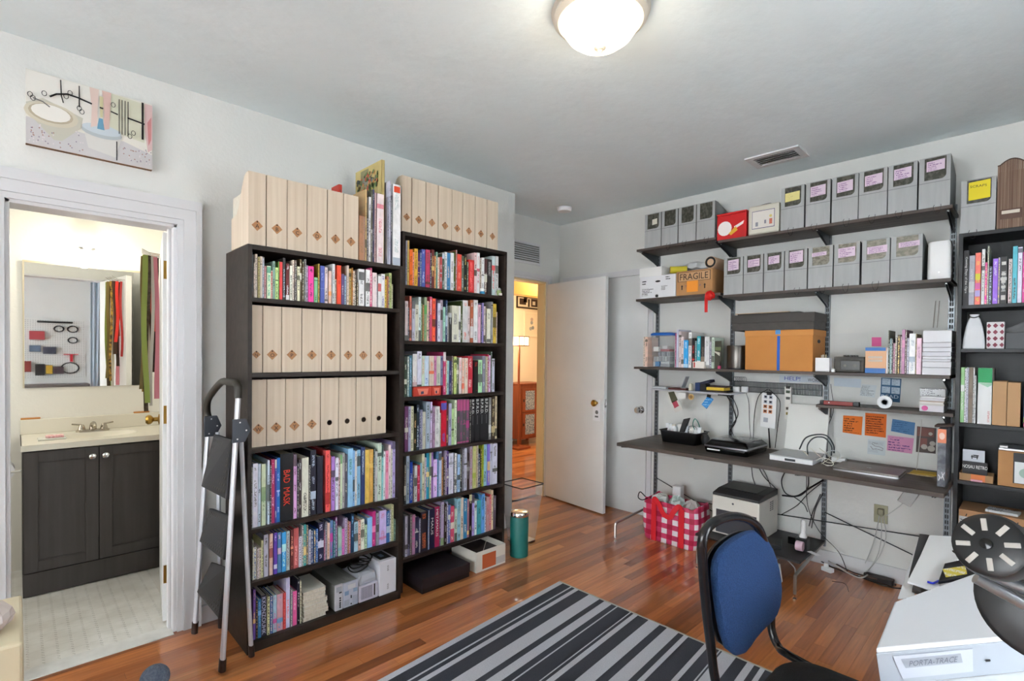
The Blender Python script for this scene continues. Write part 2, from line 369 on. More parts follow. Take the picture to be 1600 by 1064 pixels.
# bathroom doorway casing, profiled
tb = B()
for (ya, yb, t) in ((.56, .585, .012), (.585, .635, .02), (.635, .66, .028)):
    zt_ = 1.97+(ya-.56); zu_ = 1.97+(yb-.56)+(.02 if yb > .65 else 0)
    tb.box(W1X+.0005, ya, 0, W1X+t, yb-.0003, zt_)
    tb.box(W1X+.0005, -.03-(ya-.56), 0, W1X+t, -.03-(yb-.56)+.0003, zt_)
    tb.box(W1X+.0005, -.03-(yb-.56)+.0003, zt_+.0002, W1X+t, yb-.0003, zu_)
struct('trim_1', tb, M_trim)
jb = B(); jb.box(W1X-.125, .545, 0, W1X+.002, .561, 1.97); jb.box(W1X-.125, -.031, 0, W1X+.002, -.015, 1.97); jb.box(W1X-.125, -.03, 1.955, W1X+.002, .56, 1.971)
jb.box(W1X-.08, .533, 0, W1X-.045, .545, 1.955); 
struct('trim_2', jb, M_trim, bev=.002)
# hall doorway casing and jamb
tb = B()
for (a, b_, t) in ((0, .02, .012), (.02, .06, .018)):
    tb.box(RECX+.0005, 3.66+a, 0, RECX+t, 3.66+b_-.0003, 2.06+a); tb.box(RECX+.0005, 2.86, 2.06+a+.0002, RECX+t, 3.66+b_-.0003, 2.06+b_)
struct('trim_3', tb, M_trim)
M_jamb = mat('lamplit_jamb_tint', hx('e6d3a4'), .5)  # yellow light from the hall is put into the jamb colour
jb = B(); jb.box(RECX-.105, 3.645, 0, RECX-.012, 3.66, 2.06); jb.box(RECX-.105, 2.90, 0, RECX-.012, 2.915, 2.06); jb.box(RECX-.105, 2.9, 2.045, RECX-.012, 3.66, 2.06)
struct('trim_4', jb, M_jamb)
# closet door in the back wall with its frame
cf = B(); cf.box(-2.30, W2Y-.012, 0, -2.255, W2Y, 2.10); cf.box(-3.24, W2Y-.014, 2.055, -2.255, W2Y, 2.11)
struct('trim_5', cf, M_trim, bev=.002)
d3 = struct('door_3', B().box(-3.0, W2Y-.010, .012, -2.305, W2Y, 2.05), M_door, bev=.001)
k = B(); kp = PY(1002, 640, W2Y-.01); k.lathe([(.03, 0), (.032, .006), (.014, .01), (.013, .035), (.028, .045), (.031, .06), (.024, .072), (.0, .074)], kp, 20, ax=(0, -1, 0))
k.build('door_knob', M_chrome, d3, smooth=True)
# baseboards
struct('baseboard_back', B().box(-2.25, W2Y-.016, 0, 1.1, W2Y, .095), M_trim, bev=.003)
bb = B(); bb.box(W1X, .662, 0, W1X+.014, 2.83, .09); struct('baseboard_left', bb, M_trim, bev=.003)
# hall door standing open against the back wall
hp0 = Vector((-3.285, 3.655, 0)); hp1 = Vector((-2.565, 3.585, 0)); dv = (hp1-hp0).normalized(); nv = Vector((-dv.y, dv.x, 0))
d2 = thing('door_2', 'white flush hall door standing open into the room', None, hp0, math.atan2(dv.y, dv.x), kind='structure')
db = B(); db.box(0, -.0, .012, (hp1-hp0).length, .036, 2.035); db.build('door_panel', M_door, d2, local=True, bev=.0015)
def knob(parent, p, ax, m=M_brass):
    k = B(); k.lathe([(.03, 0), (.03, .005), (.013, .009), (.012, .03), (.026, .042), (.029, .056), (.02, .068), (0, .07)], p, 18, ax=ax); return k.build('door_knob', m, parent, local=True, smooth=True)
knob(d2, (.655, 0, .955), (0, -1, 0))
B().box((hp1-hp0).length, .008, .92, (hp1-hp0).length+.0012, .03, .99).build('latch_plate', M_chrome, d2, local=True)
hg = B(); hg.prism([(.61, -.012, .985), (.695, -.012, .985), (.695, -.012, .80), (.61, -.012, .80)], (0, -.0015, 0))
hs = thing('door_hanger', 'white paper door hanger with small drawing on hall door knob', 'door hanger', hp0, math.atan2(dv.y, dv.x))
hg.build('hanger_card', M_paper, hs, local=True)
hd = B(); hd.lathe([(.0, 0), (.017, 0), (.017, .001), (0, .001)], (.655, -.0137, .875), 16, ax=(0, -1, 0)); hd.box(.635, -.0146, .83, .672, -.0138, .845); hd.build('drawing', mat('grey_drawing', hx('707070'), .8), hs, local=True)
# bathroom door opened into the bathroom
bp0 = Vector((-3.03, .525, 0)); bp1 = Vector((-3.70, .625, 0)); dv = (bp1-bp0).normalized()
d1 = thing('door_1', 'white bathroom door opened inwards', None, bp0, math.atan2(dv.y, dv.x), kind='structure')
B().box(0, -.036, .01, .675, 0, 1.95).build('door_panel', M_door, d1, local=True, bev=.001)
for zz in (.20, 1.0, 1.72):
    hb = B(); hb.box(-.032, -.034, zz, -.001, -.03, zz+.09, 0); hb.box(-.002, -.034, zz, 0, -.004, zz+.09, 0); hb.tube([(-.004, -.036, zz), (-.004, -.036, zz+.09)], .006); hb.build('hinge', M_brass, d1, local=True)
knob(d1, (.63, 0, .955), (0, 1, 0)); 
k = B(); k.lathe([(.03, 0), (.03, .005), (.013, .009), (.012, .03), (.026, .042), (.029, .056), (.02, .068), (0, .07)], (.63, -.036, .955), 18, ax=(0, -1, 0)); k.build('door_knob', M_brass, d1, local=True, smooth=True)
# bathroom shell
BX = -4.35
b = B(); b.box(BX-.1, -1.3, 0, BX, .86, HC); struct('wall_bathroom_back', b, M_bath)
b = B(); b.box(BX, .76, 0, W1X-.12, .86, HC); struct('wall_bathroom_right', b, M_bath)
b = B(); b.box(BX, -1.4, 0, W1X-.12, -1.3, HC); struct('wall_bathroom_left', b, M_bath)
bf = struct('floor_bathroom', B().box(BX, -1.3, -.06, W1X-.02, .76, -.004), mat('grout', hx('9a9a96'), .8))
# zig-zag marble mosaic: long toothed strips split into tiles
tb = B(); tw = .050; tooth = .010; period = .026; rr = random.Random(5)
yy = -.62
while yy < .76:
    xx = W1X-.075
    while xx > BX:
        n_ = 3; x1 = max(xx-period*n_, BX)
        L_, R_ = [], []
        k_ = 0; q = xx-.0008
        steps = int(round((xx-x1)/(period/2)))
        if steps < 1: break
        for k_ in range(steps+1):
            xp = xx-.0006-(xx-x1-.0012)*k_/steps; o_ = tooth*(k_ % 2)
            L_.append((xp, yy+.0012+o_, -.004)); R_.append((xp, yy+tw-.0012+o_, -.004))
        tb.prism(L_+R_[::-1], (0, 0, .004)); xx = x1
    yy += tw
tb.build('mosaic_tiles', mat('marble_tile', hx('dedcd6'), .3, col2=hx('cfccc4'), sc=(9, 9, 9), coat=.2), bf, kind='stuff')
struct('trim_6', B().box(W1X-.075, -.015, -.005, W1X+.03, .545, .004), mat('marble_sill', hx('d9d8d3'), .3, col2=hx('c6c5c0'), sc=(12, 12, 12)), bev=.002)
# hall beyond
hf = struct('floor_hall', B().box(-5.8, 2.6, -.06, RECX-.002, 7, -.006), M_darkgap)
hbm = B(); n_ = 0; x = -5.75; rr = random.Random(9)
while x < RECX-.06:
    y = 2.62-rr.random()*.4
    while y < 6.9:
        y1 = y+rr.uniform(.5, 1.4)
        hbm.box(x+.0003, y+.0004, -.006, x+pw-.0003, y1-.0004, 0); y = y1
    x += pw
hbm.build('plank_field', M_plank, hf, kind='stuff')
M_hall = mat('hall_paint', hx('eadfce'), .7)
struct('wall_hall_far', B().box(-5.9, 2.5, 0, -5.75, 7.0, HC), M_hall)
struct('wall_hall_left', B().box(-5.75, 2.5, 0, RECX, 2.6, HC), M_hall)
struct('wall_hall_end', B().box(-5.75, 6.9, 0, RECX, 7.0, HC), M_hall)
struct('wall_hall_inner', B().box(RECX-.1, 3.96, 0, RECX, 6.9, HC), M_hall)
M_yel = mat('yellow_paint', hx('e2b95c'), .7)
zt = PX(806, 460, -4.6).z
struct('wall_hall_soffit', B().box(-4.7, 2.6, zt, -4.55, 6.9, HC), M_yel)
# air grille in the recessed wall
va = PX(803, 376, RECX); vb = PX(843, 408, RECX)
vt = thing('wall_vent', 'white slatted return air grille above the hall doorway', 'vent', (RECX, 3.36, 2.20))
vy0, vy1, vz0, vz1 = 3.05, 3.56, 2.20, 2.40
b = B(); b.box(RECX, vy0, vz0, RECX+.008, vy1, vz0+.015); b.box(RECX, vy0, vz1-.015, RECX+.008, vy1, vz1); b.box(RECX, vy0, vz0, RECX+.008, vy0+.015, vz1); b.box(RECX, vy1-.015, vz0, RECX+.008, vy1, vz1)
b.build('grille_frame', M_trim, vt, bev=.001)
B().box(RECX, vy0+.015, vz0+.015, RECX+.001, vy1-.015, vz1-.015).build('backing', mat('duct_shadow', hx('6a6c6a'), .9), vt)
n_ = 9
for i in range(n_):
    z = vz0+.02+(vz1-vz0-.04)*i/(n_-1)
    B().prism([(RECX+.001, vy0+.015, z+.004), (RECX+.008, vy0+.015, z-.006), (RECX+.009, vy0+.015, z-.004), (RECX+.002, vy0+.015, z+.006)], (0, vy1-vy0-.03, 0)).build('slat', M_trim, vt)
# ceiling register
cx0, cx1, cy0, cy1 = -1.335, -1.02, 3.345, 3.57
vt = thing('ceiling_vent', 'white rectangular air register in the ceiling near shelves', 'vent', ((cx0+cx1)/2, (cy0+cy1)/2, HC-.012))
b = B()
for q in ((cx0, cy0, cx1, cy0+.04), (cx0, cy1-.04, cx1, cy1), (cx0, cy0+.04, cx0+.04, cy1-.04), (cx1-.04, cy0+.04, cx1, cy1-.04)): b.box(q[0], q[1], HC-.010, q[2], q[3], HC)
b.build('register_frame', M_trim, vt, bev=.002)
B().box(cx0+.04, cy0+.04, HC-.002, cx1-.04, cy1-.04, HC).build('backing', mat('duct_shade', hx('3c3e3c'), .9), vt)  # dark sheet stands in for the shade inside the duct
for i in range(4):
    y = cy0+.046+i*.034
    B().prism([(cx0+.04, y+.020, HC-.0025), (cx0+.04, y+.017, HC-.0025), (cx0+.04, y, HC-.013), (cx0+.04, y+.003, HC-.0135)], (cx1-cx0-.08, 0, 0)).build('slat', M_trim, vt)
# smoke detector
p = PZ(882, 325, HC); t = thing('smoke_detector', 'small round white smoke detector on the ceiling corner', 'smoke detector', (p.x, p.y, HC-.035))
B().lathe([(.062, HC), (.062, HC-.012), (.055, HC-.03), (.03, HC-.036), (0, HC-.036)], (p.x, p.y, 0), 28).build('detector_body', M_whitep, t, smooth=True)
B().lathe([(.066, HC), (.066, HC-.008), (.0, HC-.008)], (p.x, p.y, 0), 28).build('mounting_plate', M_trim, t)
# ceiling lamp
p = PZ(938, 28, HC-.03); lx, ly = p.x, p.y
t = thing('ceiling_lamp', 'round flush ceiling lamp with glowing frosted glass bowl and finial', 'lamp', (lx, ly, HC-.15))
B().lathe([(0, HC), (.175, HC), (.180, HC-.012), (.168, HC-.020), (.172, HC-.034), (.155, HC-.046), (.148, HC-.040), (.148, HC-.002)], (lx, ly, 0), 48).build('rim', mat('lamp_rim', hx('cfc9bd'), .35, .2), t, smooth=True)
bw = mat('frosted_glow', hx('fff3d8'), .4, emis=(1, .86, .62), es=3.2)
B().lathe([(.147, HC-.043), (.140, HC-.062), (.118, HC-.095), (.085, HC-.120), (.045, HC-.135), (0, HC-.138)], (lx, ly, 0), 48).build('glass_bowl', bw, t, smooth=True)
B().lathe([(0, HC-.132), (.022, HC-.136), (.022, HC-.141), (.010, HC-.146), (.011, HC-.152), (.006, HC-.160), (0, HC-.162)], (lx, ly, 0), 20).build('finial', mat('finial_metal', hx('b9b3a8'), .35, .5), t, smooth=True)
# ================================================================== bookcases and books
NAMES = {'black': '222', 'charcoal': '445', 'grey': '889', 'silver grey': 'bbb', 'white': 'eee', 'cream': 'edc', 'tan': 'ca8', 'brown': '653', 'dark red': '822', 'red': 'd33', 'coral': 'e75', 'orange': 'f82', 'amber': 'db5', 'yellow': 'dd5', 'olive': '885', 'pale green': 'bdb', 'green': '5a5', 'dark green': '253', 'teal': '4aa', 'pale blue': 'acd', 'sky blue': '6ae', 'blue': '36b', 'navy': '236', 'lavender': 'bbe', 'purple': '75a', 'plum': '525', 'mauve': 'a8a', 'pink': 'e9b', 'hot pink': 'e3a', 'pale pink': 'ecc', 'crimson': 'b24', 'slate': '68a'}
_NM = {k: tuple(int(c, 16) for c in v) for k, v in NAMES.items()}
def cname(h):
    v = [int(c, 16) for c in h]; return min(_NM, key=lambda k: sum((a-b)**2 for a, b in zip(_NM[k], v)))
ORD = ['', 'first', 'second', 'third', 'fourth', 'fifth', 'sixth', 'seventh', 'eighth', 'ninth', 'tenth', 'eleventh', 'twelfth', 'thirteenth', 'fourteenth', 'fifteenth', 'sixteenth', 'seventeenth', 'eighteenth', 'nineteenth', 'twentieth']
ORD += ['twenty-'+x for x in ORD[1:10]]+['thirtieth']+['thirty-'+x for x in ORD[1:10]]+['fortieth']+['forty-'+x for x in ORD[1:10]]
ORD += ['fiftieth']+['fifty-'+x for x in ORD[1:10]]
rb = random.Random(21)
def book(loc, rz, th, h, d, col, ink, label, group, lean=0):
    """spine on local x=0 facing +x, thickness along y, height along z"""
    o = B(); e = min(.002, th*.22)
    o.box(-d, 0, 0, -.0008, e, h); o.box(-d, th-e, 0, -.0008, th, h)
    o.box(-.0022, 0, 0, 0, th, h)
    me_ = o.build('book', M_cover, local=True); me_.location = loc; me_.rotation_euler = (lean, 0, rz)
    WM[me_.name] = Matrix.Translation(Vector(loc)) @ Matrix.Rotation(rz, 4, 'Z')
    c = hx(col); k = 1.0; me_.color = (c[0]*k, c[1]*k, c[2]*k, 1); me_['ink'] = [float(v) for v in hx(ink)]
    tag(me_, label, 'book', group)
    if th > 2.2*e:
        B().box(-d+.004, e+.0002, .003, -.0024, th-e-.0002, h-.004).build('page_block', M_pages, me_, local=True)
    return me_
def lum(h): v = [int(c, 16) for c in h]; return (v[0]*.3+v[1]*.6+v[2]*.1)/15
def row(spec, axis, plane, ox, oy, s, ym, zb, zmax, dmax, where, group, lo=-9, hi=9, base=None, start=0):
    """spec: x1,x2,top,colour[,ink] in pixels of the close-up; ym: its row half-way up the spines"""
    res = []; prev = lo
    items = [i.strip().split(',') for i in spec.split(';') if i.strip()]
    for q, it in enumerate(items):
        x1, x2, tp = float(it[0]), float(it[1]), float(it[2]); col = it[3]
        rz = 0 if axis == 0 else -math.pi/2
        a = on(ox+x1/s, oy+ym/s, axis, plane); b_ = on(ox+x2/s, oy+ym/s, axis, plane); o1 = 1-axis
        u0, u1 = max(a[o1], prev), b_[o1]
        if u1 > hi: u1 = hi
        if u1-u0 < .004: u1 = u0+.004
        if u1 > hi: continue
        z0 = (base if (base and (len(it) > 5 and it[5] == 'u')) else zb)+.0008
        top = on(ox+(x1+x2)/2/s, oy+tp/s, axis, plane).z
        h = min(max(top-z0, .09), zmax-z0-.004)
        ink = it[4] if len(it) > 4 and it[4] else ('332' if lum(col) > .55 else rb.choice(['eed', 'eed', 'cde', 'fd8']))
        d = min(dmax, h*rb.uniform(.66, .8)); back = rb.uniform(0, .006)
        thick = u1-u0-.0009
        nm = ('tall' if h > .24 else 'short' if h < .185 else 'medium-height')+' '+('thick' if thick > .026 else 'slim' if thick < .012 else '')
        nm = nm.strip()
        lab = '%s %s book, %s from left %s' % (nm, cname(col), ORD[q+1+start], where)
        if axis == 0: loc = (plane-back, u0+.0004, z0)
        else: loc = (u0+.0004, plane+back, z0)
        # axis 1: local y -> world +x, local x (out of the shelf) -> world -y
        bk = book(loc, rz, thick, h, d, col, ink, lab, group); res.append(bk); prev = u1
    return res
def shelfz(px, py, axis, v): return on(px, py, axis, v).z
# --- left bookcase
X1, X2 = -2.45, -2.50
A0, A1 = .742, 1.535
T = .018
tz1 = [PX(389.8, 464, X1).z, PX(390.5, 583.3, X1).z, PX(391, 702, X1).z, PX(395, 828, X1).z, PX(395.8, 910.8, X1).z]
BK1 = X1-.33
def bookcase(name, label, xf, xb, y0, y1, top, shelves, mt, plinth=.055, shadow=None, tx=0):
    t = thing(name, label, 'bookcase', ((xf+xb)/2, (y0+y1)/2, 0))
    B().box(xb, y0, 0, xf, y0+T, top).build('side_panel', mt, t, bev=.001); B().box(xb, y1-T, 0, xf, y1, top).build('side_panel', mt, t, bev=.001)
    B().box(xb, y0+T, top-.022, xf, y1-T, top).build('top_panel', mt, t, bev=.001)
    B().box(xb, y0+T, plinth, xb+.006, y1-T, top-.022).build('back_panel', mt, t)
    for z in shelves: B().box(xb+.006, y0+T, z-.020, xf-.002, y1-T, z).build('shelf', mt, t, bev=.001)
    if plinth: B().box(xf-.022, y0+T, 0, xf-.004, y1-T, shelves[-1]-.020).build('plinth', mt, t, bev=.001)
    return t
top1 = (PX(382, 382, X1).z+PX(628, 414, X1).z)/2
zb1 = PX(401, 1012, X1).z
zb1 = .045
bc1 = bookcase('bookcase', 'dark brown bookcase beside the step ladder, nearest the bathroom door', X1, BK1, A0, A1, top1, tz1+[zb1], M_wood)
C0, C1 = 1.562, 2.372
top2 = 2.05
tz2 = [PX(634.6, 447.5, X2).z, PX(634, 533.5, X2).z, PX(634, 621, X2).z, PX(635, 706.5, X2).z, PX(635, 790, X2).z, PX(633, 874, X2).z]
tz2 = [(a+PX(785, p, X2).z)/2 for a, p in zip(tz2, (460.5, 535.5, 612.5, 686.5, 755.5, 826))]
BK2 = X2-.30
bc2 = bookcase('bookcase', 'taller dark bookcase between the short bookcase and the hall doorway', X2, BK2, C0, C1, top2, tz2, M_wood, plinth=0)
ls, lo1, hi1 = 'left bookcase', A0+T+.001, A1-T-.001
lo2, hi2 = C0+T+.001, C1-T-.001
P1, P2 = X1-.025, X2-.025
g = 'books on the top shelf of the left bookcase'; z = tz1[0]; zm = top1-.022
r = row('48,108,95,bcd,d66;126,148,265,edc;148,190,125,dcb;196,230,170,cb7;230,268,165,dcb;270,300,175,ccd;302,330,325,d99;342,412,325,dec,4a8;414,438,400,d66;440,486,245,8a9;486,534,350,ce9;534,552,250,7a4;556,606,255,e44,fa9;612,656,190,333;664,720,285,611,fff;724,768,320,eed;770,800,225,edc;806,836,230,433;846,892,335,eec;894,928,210,653;934,960,255,542;968,996,215,aaa;1002,1032,310,cbd;1034,1124,330,f4a,112;1130,1190,515,8c9;1192,1218,290,872', 0, P1, 385, 385, 10.64, 560, z, zm, .2, 'on top shelf of left bookcase', g, lo1, hi1)
row('0,82,215,56b,89d;84,132,240,edd;148,196,300,ecb,fa5;206,250,185,ddd;254,276,440,dcb;284,354,210,f53,d32;358,404,350,658,ccd;410,444,375,78a;448,482,210,dcb;488,528,265,ca6;530,552,250,c83;554,588,300,edc;590,612,370,321;616,640,490,653;648,738,270,eee,333;764,834,280,eee,444;836,870,250,d58;872,946,330,edd;946,964,500,bab;966,1020,385,eee,d44;1022,1082,350,eee,53a;1084,1112,440,ec5;1114,1140,390,c85;1140,1156,400,558;1156,1200,335,bc8;1202,1222,520,ddb', 0, P1, 500, 395, 10.64, 560, z, zm, .2, 'on top shelf of left bookcase', g, PX(500, 430, P1).y+.003, hi1, start=26)
g = 'books on the fourth shelf of the left bookcase'; z = tz1[3]; zm = tz1[2]-.020
r = row('55,72,320,ddd;74,130,280,eef,777;132,162,285,cde,222;170,218,285,dec,8a7;236,262,245,def;264,280,300,334;280,318,235,b36,fce;318,338,235,54a;340,378,220,27c,cdf;378,522,170,222,222;526,564,180,dad;566,580,270,334;580,612,235,433,ddd;614,690,215,ddc;692,712,300,333;714,776,135,223;782,848,200,223,223', 0, P1, 385, 685, 7.09, 560, z, zm, .25, 'on fourth shelf of left bookcase', g, lo1, hi1)
bm = r[9]; bm['label'] = 'very thick black book with red BAD-MASK lettering, fourth shelf of left bookcase'
bw_, bh_ = bm.dimensions.y, bm.dimensions.z
M_red = mat('red_ink', hx('f0452f'), .5); M_white = mat('white_ink', hx('f2f2f0'), .6); M_blue = mat('blue_ink', hx('2b50c8'), .6)
def spine_text(bk, s, mt, zc, L, w):
    """lettering that runs down the spine"""
    me_ = bk.data; th = max(v.co.y for v in me_.vertices); h = max(v.co.z for v in me_.vertices); W_ = WM[bk.name]
    at = W_ @ Vector((.0004, th/2, h*zc)); up = W_.to_3x3() @ Vector((0, 1, 0))
    return text(s, mt, bk, at, (0, 0, -1), up, th*w, h*L, name='spine_lettering')
bm.data.materials[0] = mat('black_cloth', hx('1d1d20'), .5)
spine_text(bm, 'BAD', M_red, .66, .19, .5); spine_text(bm, 'MASK', M_red, .36, .27, .5)
row('64,112,205,f66,a22;114,126,260,d73;128,168,275,b8d;172,206,285,eef;208,226,300,dbb;228,250,255,dec,6a6;252,280,235,bbb;282,308,250,556;310,366,185,9ce,388;368,388,205,8be;388,412,210,ddd;412,452,200,8bd;454,500,170,347,cde;500,548,200,ec6,db4;550,596,195,da5,ec7;598,612,185,454;614,638,215,ccc;640,684,125,cdc,222;686,704,150,9dd;706,728,215,eee,223;730,764,210,e9b,c24;764,790,145,edd;790,806,190,ddc;806,838,110,bad,445', 0, P1, 500, 675, 7.096, 500, z, zm, .25, 'on fourth shelf of left bookcase', g, PX(509, 745, P1).y, hi1, start=17)
g = 'books on the fifth shelf of the left bookcase'; z = tz1[4]; zm = tz1[3]-.020
row('50,66,350,ddc;66,116,460,eed,25a;118,150,480,edd;150,186,465,edc;188,222,350,eeb;228,300,260,ccd;316,372,245,ecb,933;384,440,230,64b,eef;446,506,225,58b,ecd;512,580,220,4ae,cff;586,640,205,bcc,735;652,698,185,733,fa8;702,780,155,c66,fbb;784,830,290,eef;832,856,120,ccc;858,900,100,4aa;904,936,110,667;938,972,180,ccd;974,1010,200,347,cde;1012,1052,180,258;1054,1086,170,26b;1088,1180,65,224,eef;1182,1200,190,c8a', 0, P1, 390, 810, 10.13, 520, z, zm, .2, 'on fifth shelf of left bookcase', g, lo1, hi1)
row('36,66,310,aab;68,110,330,ecb,a73;112,160,290,68b,d4a;162,196,300,378;198,232,245,848;240,300,400,acb,8bc;302,345,420,d8c,c4a;347,385,250,cbd;387,412,300,855;414,440,310,c67;442,488,180,246,8cf;490,555,310,acd;560,600,285,fcb;600,655,270,eed;660,700,360,cec;704,780,240,9cf,25b;782,838,150,c38,f9c;840,884,170,99a;888,1000,130,cbe,c7a;1004,1056,140,36a;1058,1084,120,ddd;1086,1118,40,dda;1122,1148,270,8a9', 0, P1, 505, 785, 10.13, 500, z, zm, .2, 'on fifth shelf of left bookcase', g, PX(508.6, 850, P1).y, hi1, start=23)
g = 'books on the bottom shelf of the left bookcase'; z = zb1; zm = tz1[4]-.020
r = row('45,80,260,75a;85,105,400,223;108,150,385,37a,8cf;150,222,330,334,334;228,262,350,dda;266,300,340,25a;302,350,330,acd,d4a;352,430,315,dab,5ad;430,466,300,d44,e77;468,518,110,ddf,f88;522,552,260,889;554,608,280,e6a,fbd;610,645,120,223,eee;645,662,140,eec', 0, P1, 390, 890, 8.185, 560, z, zm, .26, 'on bottom shelf of left bookcase', g, lo1, hi1)
r[3]['label'] = 'thick charcoal book with big white block capitals, bottom shelf of left bookcase'
spine_text(r[3], 'KKONZOUHK', mat('pale_ink', hx('c9cdea'), .6), .5, .9, .72)
# the pile of white pads lying beside them
ya, yb = PX(390+664/8.185, 970, P1).y+.004, PX(390+975/8.185, 960, P1).y
ztop = PX(390+670/8.185, 890+310/8.185, P1).z
n_ = 8; hh = (ztop-z)/n_
for i in range(n_):
    o_ = [0, .012, .010, .003, .008, -.004, -.002, .0][i]; sh = [.002, .012, .008, .010, 0, -.004, .0, -.006][i]
    pb = B(); z0_ = z+i*hh
    pb.box(P1-.20, ya+.006+o_*.3, z0_+.0012, P1-.004+sh*.3, yb+o_, z0_+hh-.0014); t = pb.build('page_block', M_pages, None)
    cv = B(); cv.box(P1-.203, ya+.004+o_*.3, z0_+.0002, P1-.002+sh*.3, yb+.002+o_, z0_+.0012); cv.box(P1-.203, ya+.004+o_*.3, z0_+hh-.0014, P1-.002+sh*.3, yb+.002+o_, z0_+hh-.0004)
    cv.box(P1-.204, ya+.004+o_*.3, z0_+.0002, P1-.2015, yb+.002+o_, z0_+hh-.0004)
    root = cv.build('paperback', cm('e2dfd4', .7), None, '%s white paperback in the lying pile on left bookcase bottom shelf' % (['bottom', 'second lowest', 'third lowest', 'fourth lowest', 'fourth highest', 'third highest', 'second highest', 'top'][i]), 'book', 'white paperbacks lying in a pile')
    t.parent = root; t.location = t.location-root.location
# --- right-hand tall bookcase rows
def R2(i, spec, ox, oy, s, ym, lo=lo2, start=0, base=None):
    z = tz2[i]; zm = (top2-.022) if i == 0 else tz2[i-1]-.020
    nm = ['top', 'second', 'third', 'fourth', 'fifth', 'bottom'][i]
    return row(spec, 0, P2, ox, oy, s, ym, z, zm, .2, 'on %s shelf of taller bookcase' % nm, 'books on the %s shelf of the taller bookcase' % nm, lo, hi2, base, start)
R2(0, '48,78,60,99a;82,112,60,db6;112,168,220,f72;170,198,270,fa9;200,262,205,eb4,742;264,300,280,537;302,328,275,36a;330,392,220,56b,eef;396,470,225,c46,543;472,500,280,222;502,552,220,733;554,574,330,fb7;576,608,265,698;612,646,355,edc,e53;648,686,350,c55;690,728,290,565;730,768,265,eee;770,830,280,48b,edc;832,888,280,eee;890,920,260,562;922,946,230,a65', 630, 370, 11.2, 560)
R2(0, '102,176,235,e54,fa9;180,222,260,676;224,262,240,222;264,292,360,343;294,384,330,d33,f88;386,430,210,ecc;432,480,210,eee,c35;482,505,330,cba;507,552,295,eee;554,602,310,533;604,680,320,333,ccc;682,735,265,cdd,e33;737,785,270,ddd', 705, 375, 10.64, 560, PX(714.5, 420, P2).y, 21)
R2(1, '38,96,180,dcc;98,118,300,311;120,160,90,e87;162,222,180,ccd,555;224,292,245,ddc;294,340,105,dee;342,360,230,696;362,386,250,a75;390,440,110,9a8,5a5;442,474,180,ecb;474,494,190,337;496,540,100,d57,eee;542,600,135,f64;602,636,140,525,336;640,690,220,dde,225;692,740,160,bab;742,784,290,adc;786,820,170,346,cde;822,842,400,ccc;844,900,400,333,ccc', 630, 455, 11.82, 560)
R2(1, '16,150,220,ddc,556;152,194,225,eee;196,228,125,452;230,330,115,ddd,e53;332,376,230,dcc;378,436,110,b64,eee;438,520,110,eee,555;530,586,200,ebc;588,606,190,336;608,640,165,98c;642,676,230,dcc;678,696,200,555;702,776,280,eed,444;790,824,145,aaa;826,888,185,db4;890,912,345,cbb', 705, 460, 12.52, 560, PX(706.4, 505, P2).y, 20)
zr = tz2[2]+.058
R2(2, '30,80,290,343;88,118,200,dee;120,172,180,478,bdf;174,258,155,eee,caa,u;260,344,105,dde,,u;346,400,190,cdc,d76,u;402,478,190,cde,16b,u;480,570,190,dcb,e63,u;572,616,190,d8b,,u;618,690,190,ccb,487,u;692,740,190,88a,226,u;742,790,120,c47,eee;792,812,265,eca;814,856,280,9cc;858,900,280,336,ccd;902,925,190,766;945,992,200,cd8', 630, 540, 11.82, 480, base=zr)
R2(2, '106,150,230,564;152,200,220,edd,d66;202,250,230,ecb,e64;252,310,230,edc,d64;312,405,195,c34,fee;415,500,270,222,d33;502,582,265,beb,555;584,640,190,889;642,672,200,ddb;674,700,160,a24;702,738,180,ece;740,756,110,454;758,806,240,ccd', 705, 540, 11.82, 480, PX(713.9, 580, P2).y, 17)
y0_, y1_ = PX(630+180/11.82, 610, P2).y, PX(630+545/11.82, 610, P2).y
for a_, b_, nm in ((y0_+.001, y0_+.66*(y1_-y0_+.06)-.002, 'left'), (y0_+.66*(y1_-y0_+.06), y1_+.058, 'right')):
    q = B().box(P2-.12, a_, tz2[2]+.0005, P2+.004, b_-.001, tz2[2]+.056).build('small_box', cm('c8402e', .5), None, 'small red printed box, the %s one under raised books on taller bookcase' % nm, 'box', 'red boxes under the raised books', bev=.001)
    pr_ = B(); w_ = b_-a_; zz = tz2[2]
    pr_.poly([(P2+.0045, a_+w_*.3, zz+.008), (P2+.0045, a_+w_*.75, zz+.010), (P2+.0045, a_+w_*.82, zz+.045), (P2+.0045, a_+w_*.2, zz+.046)]); pr_.build('printed_patch', cm('e98672', .6), q)
    pr_ = B(); pr_.poly([(P2+.0047, a_+w_*.4, zz+.012), (P2+.0047, a_+w_*.55, zz+.014), (P2+.0047, a_+w_*.55, zz+.030), (P2+.0047, a_+w_*.4, zz+.028)]); pr_.build('printed_patch', cm('3a3350', .6), q)
r4 = R2(3, '28,96,180,747;98,144,180,bbd;146,198,175,ddb;200,250,310,331,fc9;252,300,150,234,def;302,330,240,237;332,362,240,aac;364,420,280,ccb,775;424,500,95,abc;512,546,95,dce;550,590,180,a8a;592,678,180,ddd,999;680,700,300,ccb;702,800,80,c13,36c;802,836,130,633;840,896,120,aac;900,950,225,bd9;952,992,60,dec', 630, 620, 11.82, 500)
r4 = R2(3, '112,165,160,555,b48;167,222,160,656,b48;224,280,160,555,b48;282,342,160,656,b48;346,366,170,111;366,440,150,111;442,524,140,111;526,610,135,111;612,702,130,111;704,748,130,888,eee;752,815,110,432,dc9;817,852,108,dca', 705, 610, 11.82, 500, PX(714.2, 650, P2).y, 18)
